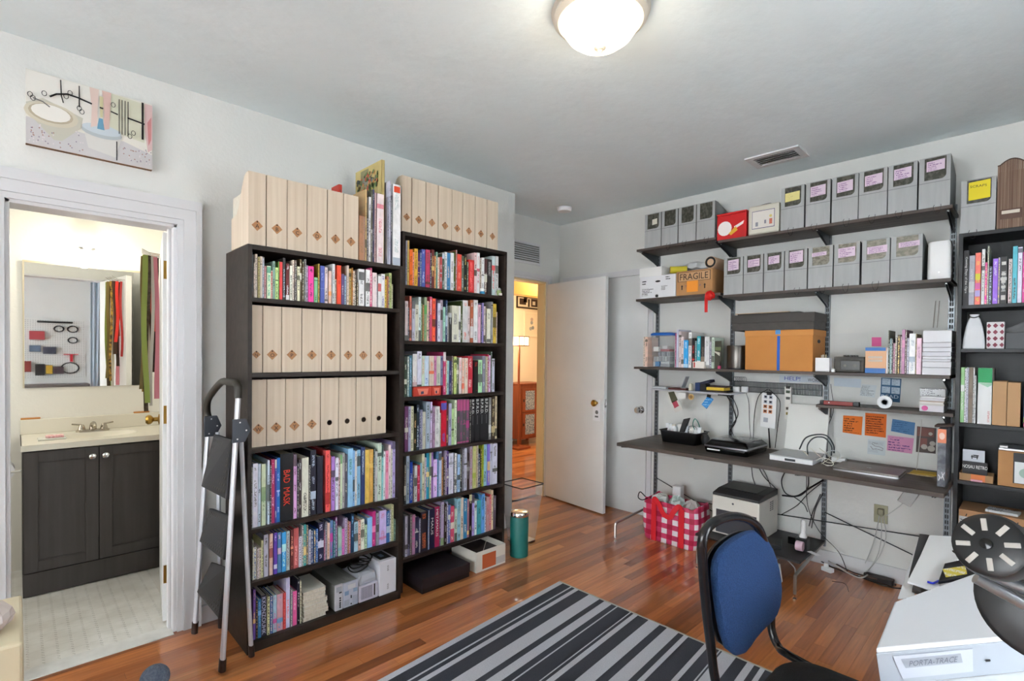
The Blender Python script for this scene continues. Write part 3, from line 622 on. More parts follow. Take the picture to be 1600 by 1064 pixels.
for k, bk in enumerate(r4[5:9]):
    bk.data.materials[0] = mat('black_cloth', hx('1d1d20'), .5); spine_text(bk, 'B.P.R.D.', M_white, .80, .34, .55); spine_text(bk, '-'*6, mat('grey_ink', hx('77777a'), .6), .5, .2, .1)
    bk['label'] = 'black spine with white block capitals, %s of four on taller bookcase' % ['leftmost', 'second from left', 'third from left', 'rightmost'][k]
for bk in r4[:4]:
    me_ = bk.data; th = max(v.co.y for v in me_.vertices); h = max(v.co.z for v in me_.vertices)
    B().box(.0002, .0008, h*.74, .0006, th-.0008, h*.985).build('pink_band', cm('c05a8c', .5), bk, local=True); B().box(.0002, .0008, .004, .0006, th-.0008, h*.05).build('pink_band', cm('c05a8c', .5), bk, local=True)
R2(4, '24,60,150,333;62,120,140,abc;122,176,260,14b;178,208,330,988;210,262,330,ddd;264,312,320,c35,f9b;314,350,280,8bc;352,402,110,ddb;404,430,180,dcd;432,484,85,29b;488,520,75,cdb;522,560,75,a7c;562,630,215,ecf;632,660,60,69c;662,712,65,bce;714,746,170,c96;748,782,230,322,ccc;784,806,50,cbd;808,842,60,427;844,932,100,dde,99a;934,950,100,235;952,985,100,eee', 630, 700, 11.82, 520)
R2(4, '100,118,280,246;120,168,300,ace;170,212,190,333;214,244,200,99a,222;246,296,185,ccd;298,350,280,433,aaa;352,400,150,bab,a55;402,464,140,cc8,ab4;466,494,140,cb9;496,512,120,ddd;513,545,290,236;548,572,200,442;574,604,100,ab3;606,668,100,9cd;670,716,110,87d;718,765,95,ccd;767,852,95,dde', 705, 685, 11.82, 500, PX(713.3, 735, P2).y, 22)
r6 = R2(5, '32,74,285,bbc;76,122,280,334,88a;124,146,270,888;148,200,260,b8a,e4a;202,268,300,335;270,290,320,aab;292,420,210,223,e73;422,440,185,68b;442,530,160,113,113;532,612,130,a25,a25;614,630,110,445;632,680,50,bac,8a6;684,728,85,322,ccc;730,750,50,cce;752,790,100,67b;792,856,120,d57;858,900,160,cdc', 630, 780, 10.64, 520)
r6[8]['label'] = 'navy book with white MAUS lettering on bottom shelf of taller bookcase'; r6[9]['label'] = 'crimson book with METAMAUS lettering on bottom shelf of taller bookcase'
spine_text(r6[8], 'MAUS', M_white, .56, .42, .42); spine_text(r6[9], 'METAMAUS', M_white, .6, .68, .42)
r6[6]['label'] = 'very thick black book with orange print and white R, taller bookcase bottom shelf'
R2(5, '104,160,205,9cd;162,206,190,dcb;208,268,205,38b;270,306,215,a78;308,352,140,212,eeb;354,392,150,bae;394,430,240,dee;432,500,230,4ab,233;502,560,130,6ae;562,584,250,dde;586,640,180,c99,b23;642,672,140,d44;674,706,70,edb;708,748,160,656,bbb', 705, 760, 10.64, 500, PX(714.7, 805, P2).y, 17)
# snow globe and small green figure on the top shelf
p = PX(705+516/10.64, 375+840/10.64, X2-.012); z = tz2[0]
t = thing('snow_globe', 'small snow globe with blue base on the taller bookcase top shelf', 'ornament', (p.x, p.y, z))
B().lathe([(0, 0), (.018, 0), (.0175, .010), (.014, .016), (0, .016)], (p.x, p.y, z), 20).build('base', cm('2f7fa8', .4), t, smooth=True)
B().blob((p.x, p.y, z+.026), .0165, .0165, .0165, 16).build('globe', mat('globe_glass', hx('dfe4e2'), .08, coat=.6), t, smooth=True)
p = PX(705+795/10.64, 375+850/10.64, X2-.014)
t = thing('figurine', 'small grey-green round figurine at the right end of top shelf', 'ornament', (p.x, p.y, z))
B().blob((p.x, p.y, z+.024), .016, .017, .024, 14).build('body', cm('8fa06a', .5), t, smooth=True)
b = B(); b.blob((p.x, p.y, z+.042), .014, .015, .013, 12); b.build('hood', cm('a9adb0', .5), t, smooth=True)
b = B(); b.box(p.x+.010, p.y-.010, z+.004, p.x+.0175, p.y+.012, z+.018); b.build('white_card', cm('eeeeea', .6), t)
# --- plywood magazine files
def ply_file(y0, y1, xf, zb, h, letter, label, group, d=.25, hole=False, tint=0):
    t = thing('magazine_file', label, 'magazine file', (xf-d/2, (y0+y1)/2, zb), 0, group)
    e = .004
    prof = [(xf-e, zb+e), (xf-e, zb+h), (xf-.035, zb+h), (xf-.06, zb+h*.97), (xf-.10, zb+h*.80), (xf-.13, zb+h*.62), (xf-.17, zb+h*.5), (xf-d, zb+h*.47), (xf-d, zb+e)]
    for ya in (y0, y1-e): B().prism([(a, ya, c) for a, c in prof], (0, e, 0)).build('side_panel', M_ply, t)
    f = B(); zt_ = zb+h*.27; ym_ = (y0+y1)/2
    if hole:
        n_ = 16; R_ = .0135; ring = [(ym_+R_*math.cos(2*math.pi*k/n_), zt_+R_*math.sin(2*math.pi*k/n_)) for k in range(n_)]
        outer = []
        for k in range(n_):
            a = 2*math.pi*k/n_; c_, s_ = math.cos(a), math.sin(a); hw = (y1-y0)/2
            u = hw/abs(c_) if abs(c_) > 1e-6 else 1e9; dv_ = (h-(zt_-zb)) if s_ > 0 else (zt_-zb); v_ = dv_/abs(s_) if abs(s_) > 1e-6 else 1e9
            m_ = min(u, v_); outer.append((ym_+c_*m_, zt_+s_*m_))
        corners = [(y1, zb+h), (y0, zb+h), (y0, zb), (y1, zb)]
        for k in range(n_):
            k2 = (k+1) % n_; q = [ring[k], outer[k]]
            for cy_, cz_ in corners:
                a1 = 2*math.pi*k/n_; a2 = 2*math.pi*(k+1)/n_; ac = math.atan2(cz_-zt_, cy_-ym_) % (2*math.pi)
                if a1 < ac < a2: q.append((cy_, cz_))
            q += [outer[k2], ring[k2]]
            f.prism([(xf-e, a, c) for a, c in q], (e, 0, 0))
    else: f.box(xf-e, y0, zb, xf, y1, zb+h)
    f.build('front_panel', M_ply, t)
    B().box(xf-d, y0+e, zb, xf-e, y1-e, zb+e).build('bottom_panel', M_ply, t)
    B().box(xf-d+.004, y0+e+.002, zb+e, xf-.012, y1-e-.002, zb+h*(.93 if not hole else .45)*.5+.1).build('papers', M_pages, t) if not hole else None
    if letter is not None:
        s_ = min(.024, (y1-y0)*.36); c_ = (y0+y1)/2; zc = zb+h*.27
        tg = B().prism([(xf+.0003, c_-s_, zc), (xf+.0003, c_, zc-s_), (xf+.0003, c_+s_, zc), (xf+.0003, c_, zc+s_)], (.0015, 0, 0)).build('tag', M_tag, t)
        B().lathe([(.0032, 0), (.0032, .0006), (0, .0006)], (xf+.0019, c_, zc+s_*.68), 10, ax=(1, 0, 0)).build('tack', M_ink, tg)
        if letter: text(letter, M_ink, tg, (xf+.0021, c_, zc-s_*.12), (0, 1, 0), (0, 0, 1), s_*.72)
    return t
def files(edges, tops, ox, oy, s, ym, xf, zb, letters, where, group, h, lo, hi, holes=0):
    prev = lo
    for k, (a, b_) in enumerate(edges):
        u0 = max(PX(ox+a/s, oy+ym/s, xf).y, prev); u1 = min(PX(ox+b_/s, oy+ym/s, xf).y, hi)
        hole = k >= len(edges)-holes
        L_ = letters[k] if k < len(letters) else None
        if L_: lab = 'pale plywood magazine file tagged %s %s' % (L_, where)
        elif hole: lab = 'untagged plywood magazine file, %s, %s' % (['first with a finger hole', 'second with a finger hole', 'third with a finger hole', 'rightmost with a dark finger hole'][k-(len(edges)-holes)], where)
        else: lab = 'pale plywood magazine file, %s in row %s' % (ORD[k+1], where)
        ply_file(u0+.0006, u1-.0006, xf, zb+.0008, h, L_, lab, group, hole=hole); prev = u1
files([(218, 350), (355, 485), (487, 612), (615, 740), (745, 845), (847, 942)], 0, 330, 240, 4.094, 420, X1-.012, top1+.0005, 'ABCDEF', 'on top of left bookcase', 'plywood files on top of the left bookcase', .325, A0+.004, 9)
h2_ = (tz1[0]-.02)-tz1[1]
files([(178, 298), (302, 424), (428, 558), (562, 692), (695, 815), (818, 918), (920, 1018), (1022, 1127)], 0, 340, 460, 4.257, 300, X1-.03, tz1[1], 'NOPRSTUV', 'on left bookcase second shelf', 'plywood files on the second shelf', h2_-.012, lo1, hi1)
files([(190, 325), (328, 450), (453, 568), (571, 682), (686, 803), (806, 918), (921, 1022), (1025, 1120)], 0, 340, 460, 4.257, 780, X1-.03, tz1[2], 'WXYZ', 'on left bookcase third shelf', 'plywood files on the third shelf', (tz1[1]-.02)-tz1[2]-.012, lo1, hi1, holes=4)
files([(105, 198), (203, 300), (304, 390), (394, 490), (492, 568), (571, 658), (660, 743), (746, 825)], 0, 600, 240, 4.627, 380, X2-.012, top2+.0005, 'GHIJKLMQ', 'on top of taller bookcase', 'plywood files on top of the taller bookcase', .315, C0+.002, C1-.004)
# --- big books and notebooks between the two groups of files
g = 'books standing on top of the left bookcase'
wh = 'on top of left bookcase'
z = top1+.0012
def tb_(x1, x2, tp, col, ink, lab, d=.22, xp=X1-.02):
    a = PX(525+x1/5.912, 240+700/5.912, xp).y; b_ = PX(525+x2/5.912, 240+700/5.912, xp).y; h = PX(525+(x1+x2)/2/5.912, 240+tp/5.912, xp).z-z
    return book((xp, a+.0004, z), 0, max(b_-a-.0008, .005), h, d, col, ink, lab, g)
q = tb_(212, 268, 575, 'b86', '975', 'brown spiral notebook right of the plywood files on top of left bookcase', .2)
me_ = q.data; th = max(v.co.y for v in me_.vertices); h = max(v.co.z for v in me_.vertices); b = B()
for k in range(28):
    zz = .008+(h-.016)*k/27; b.tube([(.001+.004*math.cos(a), th-.004+.004*math.sin(a), zz) for a in [i*math.pi/4 for i in range(8)]], .0008, 4, closed=True)
b.build('wire_binding', M_alu, q, local=True)
tb_(270, 284, 330, 'ca7', '554', 'tall slim tan book between spiral notebook and magazines on top of left bookcase')
tb_(286, 300, 600, '445', 'ccc', 'dark short booklet beside the brown spiral notebook')
tb_(302, 322, 400, 'ddd', '444', 'tall white and grey magazine, first beside the dark booklet on bookcase top', .24)
tb_(324, 338, 335, '665', 'ccc', 'grey-green tall magazine among magazines on top of left bookcase', .24)
tb_(340, 354, 330, '446', 'ccc', 'dark blue tall magazine among magazines on top of left bookcase', .24)
tb_(356, 370, 360, 'caa', '533', 'slim rose magazine left of the wide pink-lettered book')
tb_(378, 440, 372, 'edd', 'd78', 'wide pale pink book with red lettering on top of left bookcase', .22)
tb_(476, 488, 400, 'aab', '333', 'grey slim magazine right of the patterned book on bookcase top')
tb_(490, 504, 250, 'ccd', '555', 'tall pale grey slim magazine on top of left bookcase')
tb_(506, 518, 385, '445', 'ddd', 'dark slim magazine left of the white book with red square')
q = tb_(524, 596, 285, 'eee', 'bcc', 'large white book with a red square at its head, last on left bookcase top', .26)
me_ = q.data; th = max(v.co.y for v in me_.vertices); h = max(v.co.z for v in me_.vertices)
B().box(.0003, th*.12, h*.90, .0012, th*.9, h*.975).build('red_square', cm('e2512f', .6), q, local=True)
B().box(.0003, .001, .004, .0009, th-.001, h*.10).build('grey_foot_band', cm('b4bfcc', .6), q, local=True)
# the oversized picture book whose cover shows above the files
p = PX(525+442/5.912, 240+700/5.912, X1-.02)
yb_ = p.y+.002; ye_b = PX(525+474/5.912, 240+700/5.912, X1-.02).y-.001; zt_ = PX(525+425/5.912, 240+55/5.912, X1-.05).z
t = thing('picture_book', 'oversized picture book with a painted flower cover rising above the files', 'book', (X1-.2, yb_, z+.14), 0, g)
t.location = (X1-.2, yb_, z); WM[t.name] = Matrix.Translation((X1-.2, yb_, z))
bb_ = B(); bb_.box(X1-.345, yb_-.001, z, X1-.05, yb_+.001, zt_); bb_.box(X1-.345, ye_b-.0015, z, X1-.05, ye_b, zt_); bb_.box(X1-.052, yb_-.001, z, X1-.05, ye_b, zt_)
bb_.build('cover', cm('c6b274', .5), t); B().box(X1-.343, yb_+.0013, z+.004, X1-.0525, ye_b-.0018, zt_-.005).build('page_block', M_pages, t)
fx0, fx1 = X1-.343, X1-.054; yy = yb_-.0013; H_ = zt_-z
def pane(x0, x1, z0, z1, c, k): B().box(x0, yy-.0002*k, z0, x1, yb_-.001, z1).build('cover_print', cm(c, .5), t)
pane(fx0+.06, fx0+.15, z+.1, zt_-.012, '8e8a62', 1)
rq = random.Random(4)
for k in range(110):
    u = rq.random(); cxx = fx0+.02+u*.25; czz = zt_-.062-rq.random()*.075
    if k % 3 == 0: cxx = fx0+.09+rq.random()*.13; czz = zt_-.040-rq.random()*.05
    b = B(); n_ = 7; rr_ = rq.uniform(.006, .015)
    b.poly([(cxx+rr_*math.cos(2*math.pi*i/n_)*rq.uniform(.7, 1.1), yy-.0006-.00005*k, czz+rr_*math.sin(2*math.pi*i/n_)*rq.uniform(.7, 1.1)) for i in range(n_)])
    b.build('painted_petal', cm(['b8503c', '5e7a3c', '3a3c34', '6d7a4a', 'c88a4c', '8a8a7e', '4a5a38'][k % 7], .5), t)
q = B(); ya_ = PX(525+205/5.912, 240+400/5.912, X1-.06).y-.024
q = book((X1-.235, ya_, z), 0, .018, PX(525+180/5.912, 240+320/5.912, X1-.235).z-z, .09, 'c32', '333', 'red hardback half hidden behind the files on top of left bookcase', g)
# ================================================================== wall shelving on the back wall
YB = W2Y-.012; YF = 3.54
UX = [-2.212, -1.592, -.972, -.352]
SH = {}
shelfdefs = [('1L', -2.240, -1.600, 2.205, YF), ('1R', -1.585, -.330, 2.178, YF), ('2L', -2.240, -1.560, 1.812, YF), ('2R', -1.545, -.330, 1.792, YF), ('3', -2.250, -.326, 1.276, YF), ('5', -2.12, -1.49, 1.106, 3.58), ('4', -.958, -.310, 1.074, 3.56)]
t_rail = []
for k, x in enumerate(UX):
    z1 = [2.24, 2.24, 2.24, 2.24][k]; z0 = .12
    t = thing('shelf_upright', 'slotted metal wall upright, %s, carrying the shelves' % ['leftmost, beside the closet door', 'second from left, behind the scanner', 'third from left, right of the brown box', 'rightmost, beside the black bookcase'][k], 'shelf upright', (x, YB, z0), 0, 'slotted wall uprights')
    b = B(); b.box(x-.014, YB-.004, z0, x-.011, W2Y-.002, z1); b.box(x+.011, YB-.004, z0, x+.014, W2Y-.002, z1)
    # front web: three strips and rungs, leaving two columns of real slots
    for a, c in ((-.011, -.0085), (-.0015, .0015), (.0085, .011)): b.box(x+a, YB-.004, z0, x+c, YB-.002, z1)
    n_ = int((z1-z0)/.032)
    for i in range(n_+1):
        z = z0+i*(z1-z0-.010)/n_
        b.box(x-.011, YB-.0042, z, x+.011, YB-.0018, z+.010)
    b.build('rail', M_grey, t); B().box(x-.011, W2Y-.006, z0, x+.011, W2Y-.003, z1).build('slot_shadow', mat('dark_slot', hx('2c2f31'), .7), t)
shl = {}
names = {'1L': 'short top shelf at left', '1R': 'long top shelf holding six grey files and two tins', '2L': 'short second shelf under the white carton', '2R': 'long second shelf holding eight grey files', '3': 'long third shelf carrying the brown box', '5': 'narrow shallow ledge above the black basket', '4': 'short shelf with tape roll above the laptop'}
for n_, x0, x1, z, yf in shelfdefs:
    t = thing('wall_shelf', 'grey-brown wooden wall shelf, %s' % names[n_], 'shelf', ((x0+x1)/2, YB-.006, z-.019), 0, 'wall shelves on brackets')
    th = .018 if n_ != '5' else .010
    B().box(x0, yf, z-th, x1, YB-.006, z).build('board', M_shelf if n_ != '5' else M_alu, t, bev=.0012)
    SH[n_] = z
    for x in UX:
        if x0-.03 < x < x1+.03 and not (n_ == '1R' and x < -2) :
            xs = min(max(x, x0+.012), x1-.012)
            b = B(); L_ = YB-.008-(yf+.03)
            pts = [(xs-.006, YB-.006, z-th-.001), (xs-.006, yf+.03, z-th-.001), (xs-.006, yf+.03, z-th-.012), (xs-.006, YB-.07, z-th-.062), (xs-.006, YB-.006, z-th-.085)]
            if n_ == '5': pts = [(xs-.006, YB-.006, z-th-.001), (xs-.006, yf+.03, z-th-.001), (xs-.006, yf+.03, z-th-.008), (xs-.006, YB-.006, z-th-.03)]
            b.prism(pts, (.003, 0, 0)); b.prism([(p[0]+.009, p[1], p[2]) for p in pts], (.003, 0, 0))
            b.box(xs-.006, yf+.03, z-th-.003, xs+.006, YB-.006, z-th-.001)
            br = b.build('bracket', M_dgrey, t)
            B().lathe([(.004, 0), (.004, .003), (0, .003)], (xs-.0, yf+.0295, z-th-.007), 8, ax=(0, -1, 0)).build('screw', M_chrome, br)
# desk board
DZ = .716; DX0, DX1, DY = -2.175, -.307, 3.205
t = thing('desk_board', 'long grey-brown desk board on brackets under the wall shelves', 'desk', ((DX0+DX1)/2, 3.5, DZ-.025))
B().box(DX0, DY, DZ-.024, DX1, YB-.006, DZ).build('board', M_shelf, t, bev=.0015)
for x in UX:
    xs = min(max(x, DX0+.012), DX1-.012); b = B()
    for dx in (-.006, .004):
        b.prism([(xs+dx, YB-.006, DZ-.025), (xs+dx, DY+.05, DZ-.025), (xs+dx, DY+.05, DZ-.040), (xs+dx, YB-.1, DZ-.105), (xs+dx, YB-.006, DZ-.13)], (.002, 0, 0))
    b.box(xs-.006, DY+.05, DZ-.027, xs+.006, YB-.006, DZ-.025); b.build('bracket', M_dgrey, t)
# low metal arms with feet and the low shelf
for k, (x, nm) in enumerate(((-2.14, 'left, near the open door'), (-1.51, 'middle, beside the gingham bag'), (-.935, 'right, under the low shelf'))):
    zf = .134; yft = 3.15
    t = thing('chrome_support', 'bent chrome support leg standing on the floor, %s' % nm, 'support leg', (x, yft, 0), 0, 'chrome floor legs under the desk')
    ux = UX[k]; b = B(); b.tube([(ux+.016 if k < 1 else ux, YB-.01, zf+.005), (x, yft+.02, zf+.004), (x, yft+.004, zf-.002), (x, yft, zf-.02), (x, yft, .03)], [.009]*5, 8)
    b.build('arm', mat('brushed_leg', hx('a9a39b'), .3, .9), t, smooth=True)
    B().lathe([(.011, 0), (.011, .006), (.004, .010), (.004, .032), (0, .032)], (x, yft, 0), 12).build('foot', M_chrome, t, smooth=True)
LZ = .165
t = thing('low_shelf', 'low dark shelf on chrome arms carrying the printer', 'shelf', (-1.25, 3.5, LZ-.014))
B().box(-1.60, 3.30, LZ-.014, -.955, YB-.02, LZ).build('board', mat('dark_low_board', hx('2c2a2b'), .5), t, bev=.001)
# steel cross wires
for k, (a, c) in enumerate((((1024, 746), (1140, 815)), ((1054, 782), (1470, 838)), ((1288, 800), (1445, 876)), )):
    yq_ = YB-.008-.009*k; a_ = PY(*a, yq_); c_ = PY(*c, yq_)
    if k == 1: a_ = Vector((-2.20, yq_, PY(1060, 782, YB-.02).z)); c_ = Vector((-.36, yq_, PY(1445, 838, YB-.02).z))
    if k == 0: a_.x = -2.20
    b = B(); b.tube([a_, c_], .0035, 6); b.build('cross_brace', M_dgrey, None, ['upper left sloping steel brace wire behind the gingham bag', 'long level steel brace wire behind the printer', 'sloping steel brace wire below the wall outlet'][k], 'brace')
# ---- grey magazine files
M_gf = mat('grey_file_board', hx('a9abab'), .55, col2=hx('a1a3a3'), sc=(40, 40, 4)); M_gf2 = mat('grey_file_side', hx('7a7e7e'), .6)
M_dark = mat('file_window_dark', hx('38382f'), .35, col2=hx('54544a'), sc=(60, 60, 40), lo=.45, hi=.6)
M_dark2 = mat('file_window_film', hx('6a675a'), .3, col2=hx('8d8a7c'), sc=(45, 45, 60), lo=.4, hi=.6)
M_pink = note_mat('pink_card', hx('dac6d6'), hx('7c4f8c'), 6, .47, .08); M_yelc = note_mat('yellow_card', hx('ddd28c'), hx('9c9460'), 5, .62, .1)
M_post = mat('yellow_sticky', hx('e2cf2e'), .7)
def grey_file(x0, x1, yf, zb, h, label, group, card, wb=1, lean=0, d=.25, dark=0, ring=0):
    t = thing('grey_magazine_file', label, 'magazine file', ((x0+x1)/2, yf+d/2, zb), 0, group)
    e = .003; w_ = x1-x0
    prof = [(yf, zb), (yf+d, zb), (yf+d, zb+h*.80), (yf+.05, zb+h), (yf, zb+h)]
    B().prism([(x0, a, c) for a, c in prof], (e, 0, 0)).build('side_panel', M_gf2, t); B().prism([(x1-e, a, c) for a, c in prof], (e, 0, 0)).build('side_panel', M_gf2, t)
    fb = B(); zc = zb+h*.50
    fb.box(x0, yf-.002, zb, x1, yf+.001, zc)                       # lower front
    # rounded U-shaped frame round the window
    fx0, fx1, fz0, fz1 = x0+w_*.17, x1-w_*.13, zc+h*.05, zb+h*.985
    fb.box(x0, yf-.002, zc, fx0, yf+.001, zb+h); fb.box(fx1, yf-.002, zc, x1, yf+.001, zb+h); fb.box(fx0, yf-.002, zc, fx1, yf+.001, fz0); fb.box(fx0, yf-.002, fz1, fx1, yf+.001, zb+h)
    r_ = w_*.17; arc = [(fx1, yf-.002, fz0)]+[(fx1-r_+r_*math.cos(a), yf-.002, fz0+r_-r_*math.sin(a)) for a in [i*math.pi/12 for i in range(0, 7)]]
    fb.prism(arc, (0, .003, 0))
    fb.build('front_panel', M_gf, t)
    B().box(x0+.001, yf-.003, zc-.002, x1-.001, yf-.002, zc+.001).build('fold_line', M_gf2, t)
    B().box(fx0, yf+.0012, fz0, fx1, yf+.003, fz1).build('window_film', [M_dark, M_dark2][dark], t)
    B().box(x0+e, yf+d-.003, zb, x1-e, yf+d, zb+h*.8).build('back_panel', M_gf2, t)
    B().prism([(x0+e, yf+.05, zb+h-.003), (x0+e, yf+d-.003, zb+h*.80-.003), (x0+e, yf+d-.003, zb+h*.80-.006), (x0+e, yf+.05, zb+h-.006)], (x1-x0-2*e, 0, 0)).build('top_panel', M_gf2, t)
    if card:
        cw, ch, dx, dz, m = card; cxx = (x0+x1)/2+dx*w_; czz = zb+h*(.755+dz)
        q = B(); q.prism([(cxx-cw*w_/2, yf-.0035, czz-ch*h/2), (cxx+cw*w_/2, yf-.0035, czz-ch*h/2+.004), (cxx+cw*w_/2, yf-.0035, czz+ch*h/2+.004), (cxx-cw*w_/2, yf-.0035, czz+ch*h/2)], (0, .001, 0)); q.build('label_card', m, t)
    if ring:
        xr = (x0+x1)/2-.02+.04*((ring*37 % 10)/10); b = B(); s_ = .016+.003*(ring % 3)
        b.tube(curve([(xr-.014, yf-.004, zb+.012), (xr-.017, yf-.012, zb-.004), (xr-.008, yf-.014, zb-s_-.012), (xr, yf-.014, zb-s_-.018), (xr+.009, yf-.014, zb-s_-.011), (xr+.014, yf-.012, zb-.004), (xr+.013, yf-.004, zb+.012)], 4), .0011, 5)
        b.build('pull_cord', M_ink, t, smooth=True)
    return t
def gx(x, ox, s): return PY(ox+x/s, 330, YF+.012).x
g = 'grey files at the left end of the top shelf'
for k, (a, c) in enumerate(((85, 207), (213, 333), (340, 470), (477, 612))):
    cd = (.3, .16, .12, -.02, mat('pale_card', hx('d9d6c8'), .7)) if k == 0 else None
    x0 = PY(990+a/4.8375, 280+400/4.8375, YF+.012).x; x1 = PY(990+c/4.8375, 280+400/4.8375, YF+.012).x
    grey_file(x0, x1, YF+.012, SH['1L']+.001, .262, 'dark-windowed grey file, %s in the group of four at left end of top shelf' % ['first', 'second', 'third', 'last'][k], g, cd, ring=k+1 if k else 0)
g = 'grey files on the long top shelf'
cards = [(.62, .20, 0, .0, M_yelc), (.62, .23, 0, .02, M_pink), (.6, .23, 0, .0, M_pink), (.62, .22, .02, .02, M_pink), (.6, .22, .0, .03, M_pink), (.58, .2, .03, .06, M_pink)]
nm6 = ['narrow grey file with small yellow card, right of the silver tin', 'grey file with pink card, right of the one with yellow card', 'grey file with pink card, third of six on long top shelf', 'grey file with pink card, fourth of six on long top shelf', 'grey file with pink card, fifth of six on long top shelf', 'grey file with pink card, at the right end of top shelf']
for k, (a, c) in enumerate(((220, 352), (362, 500), (510, 658), (663, 822), (828, 992), (1002, 1180))):
    x0 = PY(1160+a/3.636, 180+450/3.636, YF+.012).x; x1 = PY(1160+c/3.636, 180+450/3.636, YF+.012).x
    if k == 5: x1 = min(x1, -.335)
    grey_file(x0, x1, YF+.012, SH['1R']+.001, .272, nm6[k], g, cards[k], ring=k+2)
g = 'grey files on the long second shelf'
cards = [(.56, .28, .0, .03, M_pink), (.6, .2, .02, .02, M_pink), (.55, .2, .0, .04, M_pink), (.6, .28, .02, .05, M_pink), (.6, .09, -.05, .05, M_pink), (.66, .22, .0, .02, M_pink), (.72, .16, .05, .0, M_pink), (.66, .11, .08, .04, M_pink)]
nm8 = ['grey file with pink card, right of the FRAGILE box, second shelf', 'grey file with pink card, second of eight on second shelf', 'grey file with pink card, third of eight on second shelf', 'grey file with large pink card, fourth of eight on second shelf', 'grey file with thin pink strip over shiny window, second shelf', 'grey file with torn pink card, sixth of eight on second shelf', 'wide grey file with broad pink card, second from white router', 'wide grey file with thin pink card, next to the white router']
for k, (a, c) in enumerate(((1131, 1161), (1162, 1192.5), (1193.5, 1225), (1226, 1261), (1262.5, 1301), (1302.5, 1343), (1346, 1390), (1391, 1441))):
    x0 = PY(a, 430, YF+.012).x+.001; x1 = PY(c, 430, YF+.012).x-.001
    grey_file(x0, x1, YF+.012, SH['2R']+.001, .255, nm8[k], g, cards[k], dark=1 if k > 3 else 0, ring=[0, 0, 0, 4, 7, 5, 8, 0][k])
# white rounded router
x0, x1 = PY(1448, 420, YF+.03).x, PY(1486, 420, YF+.03).x; cx = (x0+x1)/2; z = SH['2R']+.001
t = thing('router', 'white rounded wireless router tower at right end of second shelf', 'router', (cx, YF+.08, z))
def rrect(cx, cy, hx_, hy, r, z, n=5):
    out = []
    for sx, sy, a0 in ((1, 1, 0), (-1, 1, 90), (-1, -1, 180), (1, -1, 270)):
        for i in range(n):
            a = math.radians(a0+90*i/(n-1)); out.append(Vector((cx+sx*(hx_-r)+r*math.cos(a), cy+sy*(hy-r)+r*math.sin(a), z)))
    return out
hw = (x1-x0)/2; b = B(); b.ring([rrect(cx, YF+.08, hw*k, .05*k, .02*k, z+zz) for k, zz in ((.96, 0), (1, .004), (.97, .18), (.94, .198), (.86, .206), (.5, .209))]); b.build('router_body', M_whitep, t, smooth=True)
B().prism([(cx-.002, YF+.0305, z+.036), (cx+.004, YF+.0305, z+.036), (cx+.001, YF+.0305, z+.041)], (0, -.001, 0)).build('indicator', mat('led', (1, 1, 1), .4, emis=(1, 1, 1), es=1.5), t)
# ---- tins on the top shelf
z = SH['1R']+.001
x0, x1 = PY(1120, 350, YF+.02).x, PY(1166, 345, YF+.02).x; zt = PY(1150, 330, YF+.02).z
t = thing('red_tin', 'small bright red lidded tin box on the top shelf', 'tin', ((x0+x1)/2, YF+.06, z))
B().box(x0, YF+.02, z, x1, YF+.10, zt-.012).build('tin_body', cm('c81e22', .35), t, bev=.006); B().box(x0-.002, YF+.018, zt-.012, x1+.002, YF+.102, zt).build('lid', cm('d12a2a', .35), t, bev=.004)
b = B(); fy = YF+.0192; W_ = x1-x0; H_ = zt-z
b.prism([(x0+W_*(.28+.24*math.cos(a)), fy, z+H_*(.42+.27*math.sin(a))) for a in [i*math.pi/8 for i in range(16)]], (0, .0008, 0)); b.prism([(x0+W_*.62, fy, z+H_*.35), (x0+W_*.9, fy, z+H_*.5), (x0+W_*.93, fy, z+H_*.62), (x0+W_*.6, fy, z+H_*.45)], (0, .0008, 0)); b.build('white_print', cm('eee6e2', .4), t)
b = B(); b.prism([(x0+W_*.5, fy-.0006, z+H_*.14), (x0+W_*.72, fy-.0006, z+H_*.3), (x0+W_*.66, fy-.0006, z+H_*.45), (x0+W_*.42, fy-.0006, z+H_*.22)], (0, .0008, 0)); b.build('yellow_print', cm('e5b23a', .4), t)
x0, x1 = PY(1169, 350, YF+.02).x, PY(1218, 340, YF+.02).x; zt = PY(1200, 318, YF+.02).z
t = thing('lunch_tin', 'silver-white rounded lunch tin with a framed picture on top shelf', 'tin', ((x0+x1)/2, YF+.06, z))
B().box(x0, YF+.014, z, x1, YF+.105, zt).build('tin_body', mat('silver_tin', hx('d8d4c6'), .3, .35), t, bev=.012)
W_ = x1-x0; H_ = zt-z
B().box(x0+W_*.14, YF+.0125, z+H_*.2, x1-W_*.14, YF+.0138, zt-H_*.2).build('picture_border', cm('55507a', .4), t); B().box(x0+W_*.155, YF+.0115, z+H_*.22, x1-W_*.155, YF+.0128, zt-H_*.22).build('picture_panel', cm('dcd6cf', .4), t)
b = B(); b.tube(curve([(x0+W_*.32, YF+.06, zt), (x0+W_*.36, YF+.06, zt+.008), (x0+W_*.64, YF+.06, zt+.010), (x0+W_*.68, YF+.06, zt)], 4), .003); b.build('handle', M_dgrey, t)
b = B(); b.box(x0+W_*.70, YF+.0105, z+H_*.30, x0+W_*.79, YF+.0116, z+H_*.48); b.build('red_print', cm('c7705c', .5), t); b = B(); b.lathe([(.009, 0), (.009, .001), (0, .001)], (x0+W_*.74, YF+.0116, z+H_*.57), 12, ax=(0, -1, 0)); b.build('yellow_print', cm('d8c87a', .5), t)
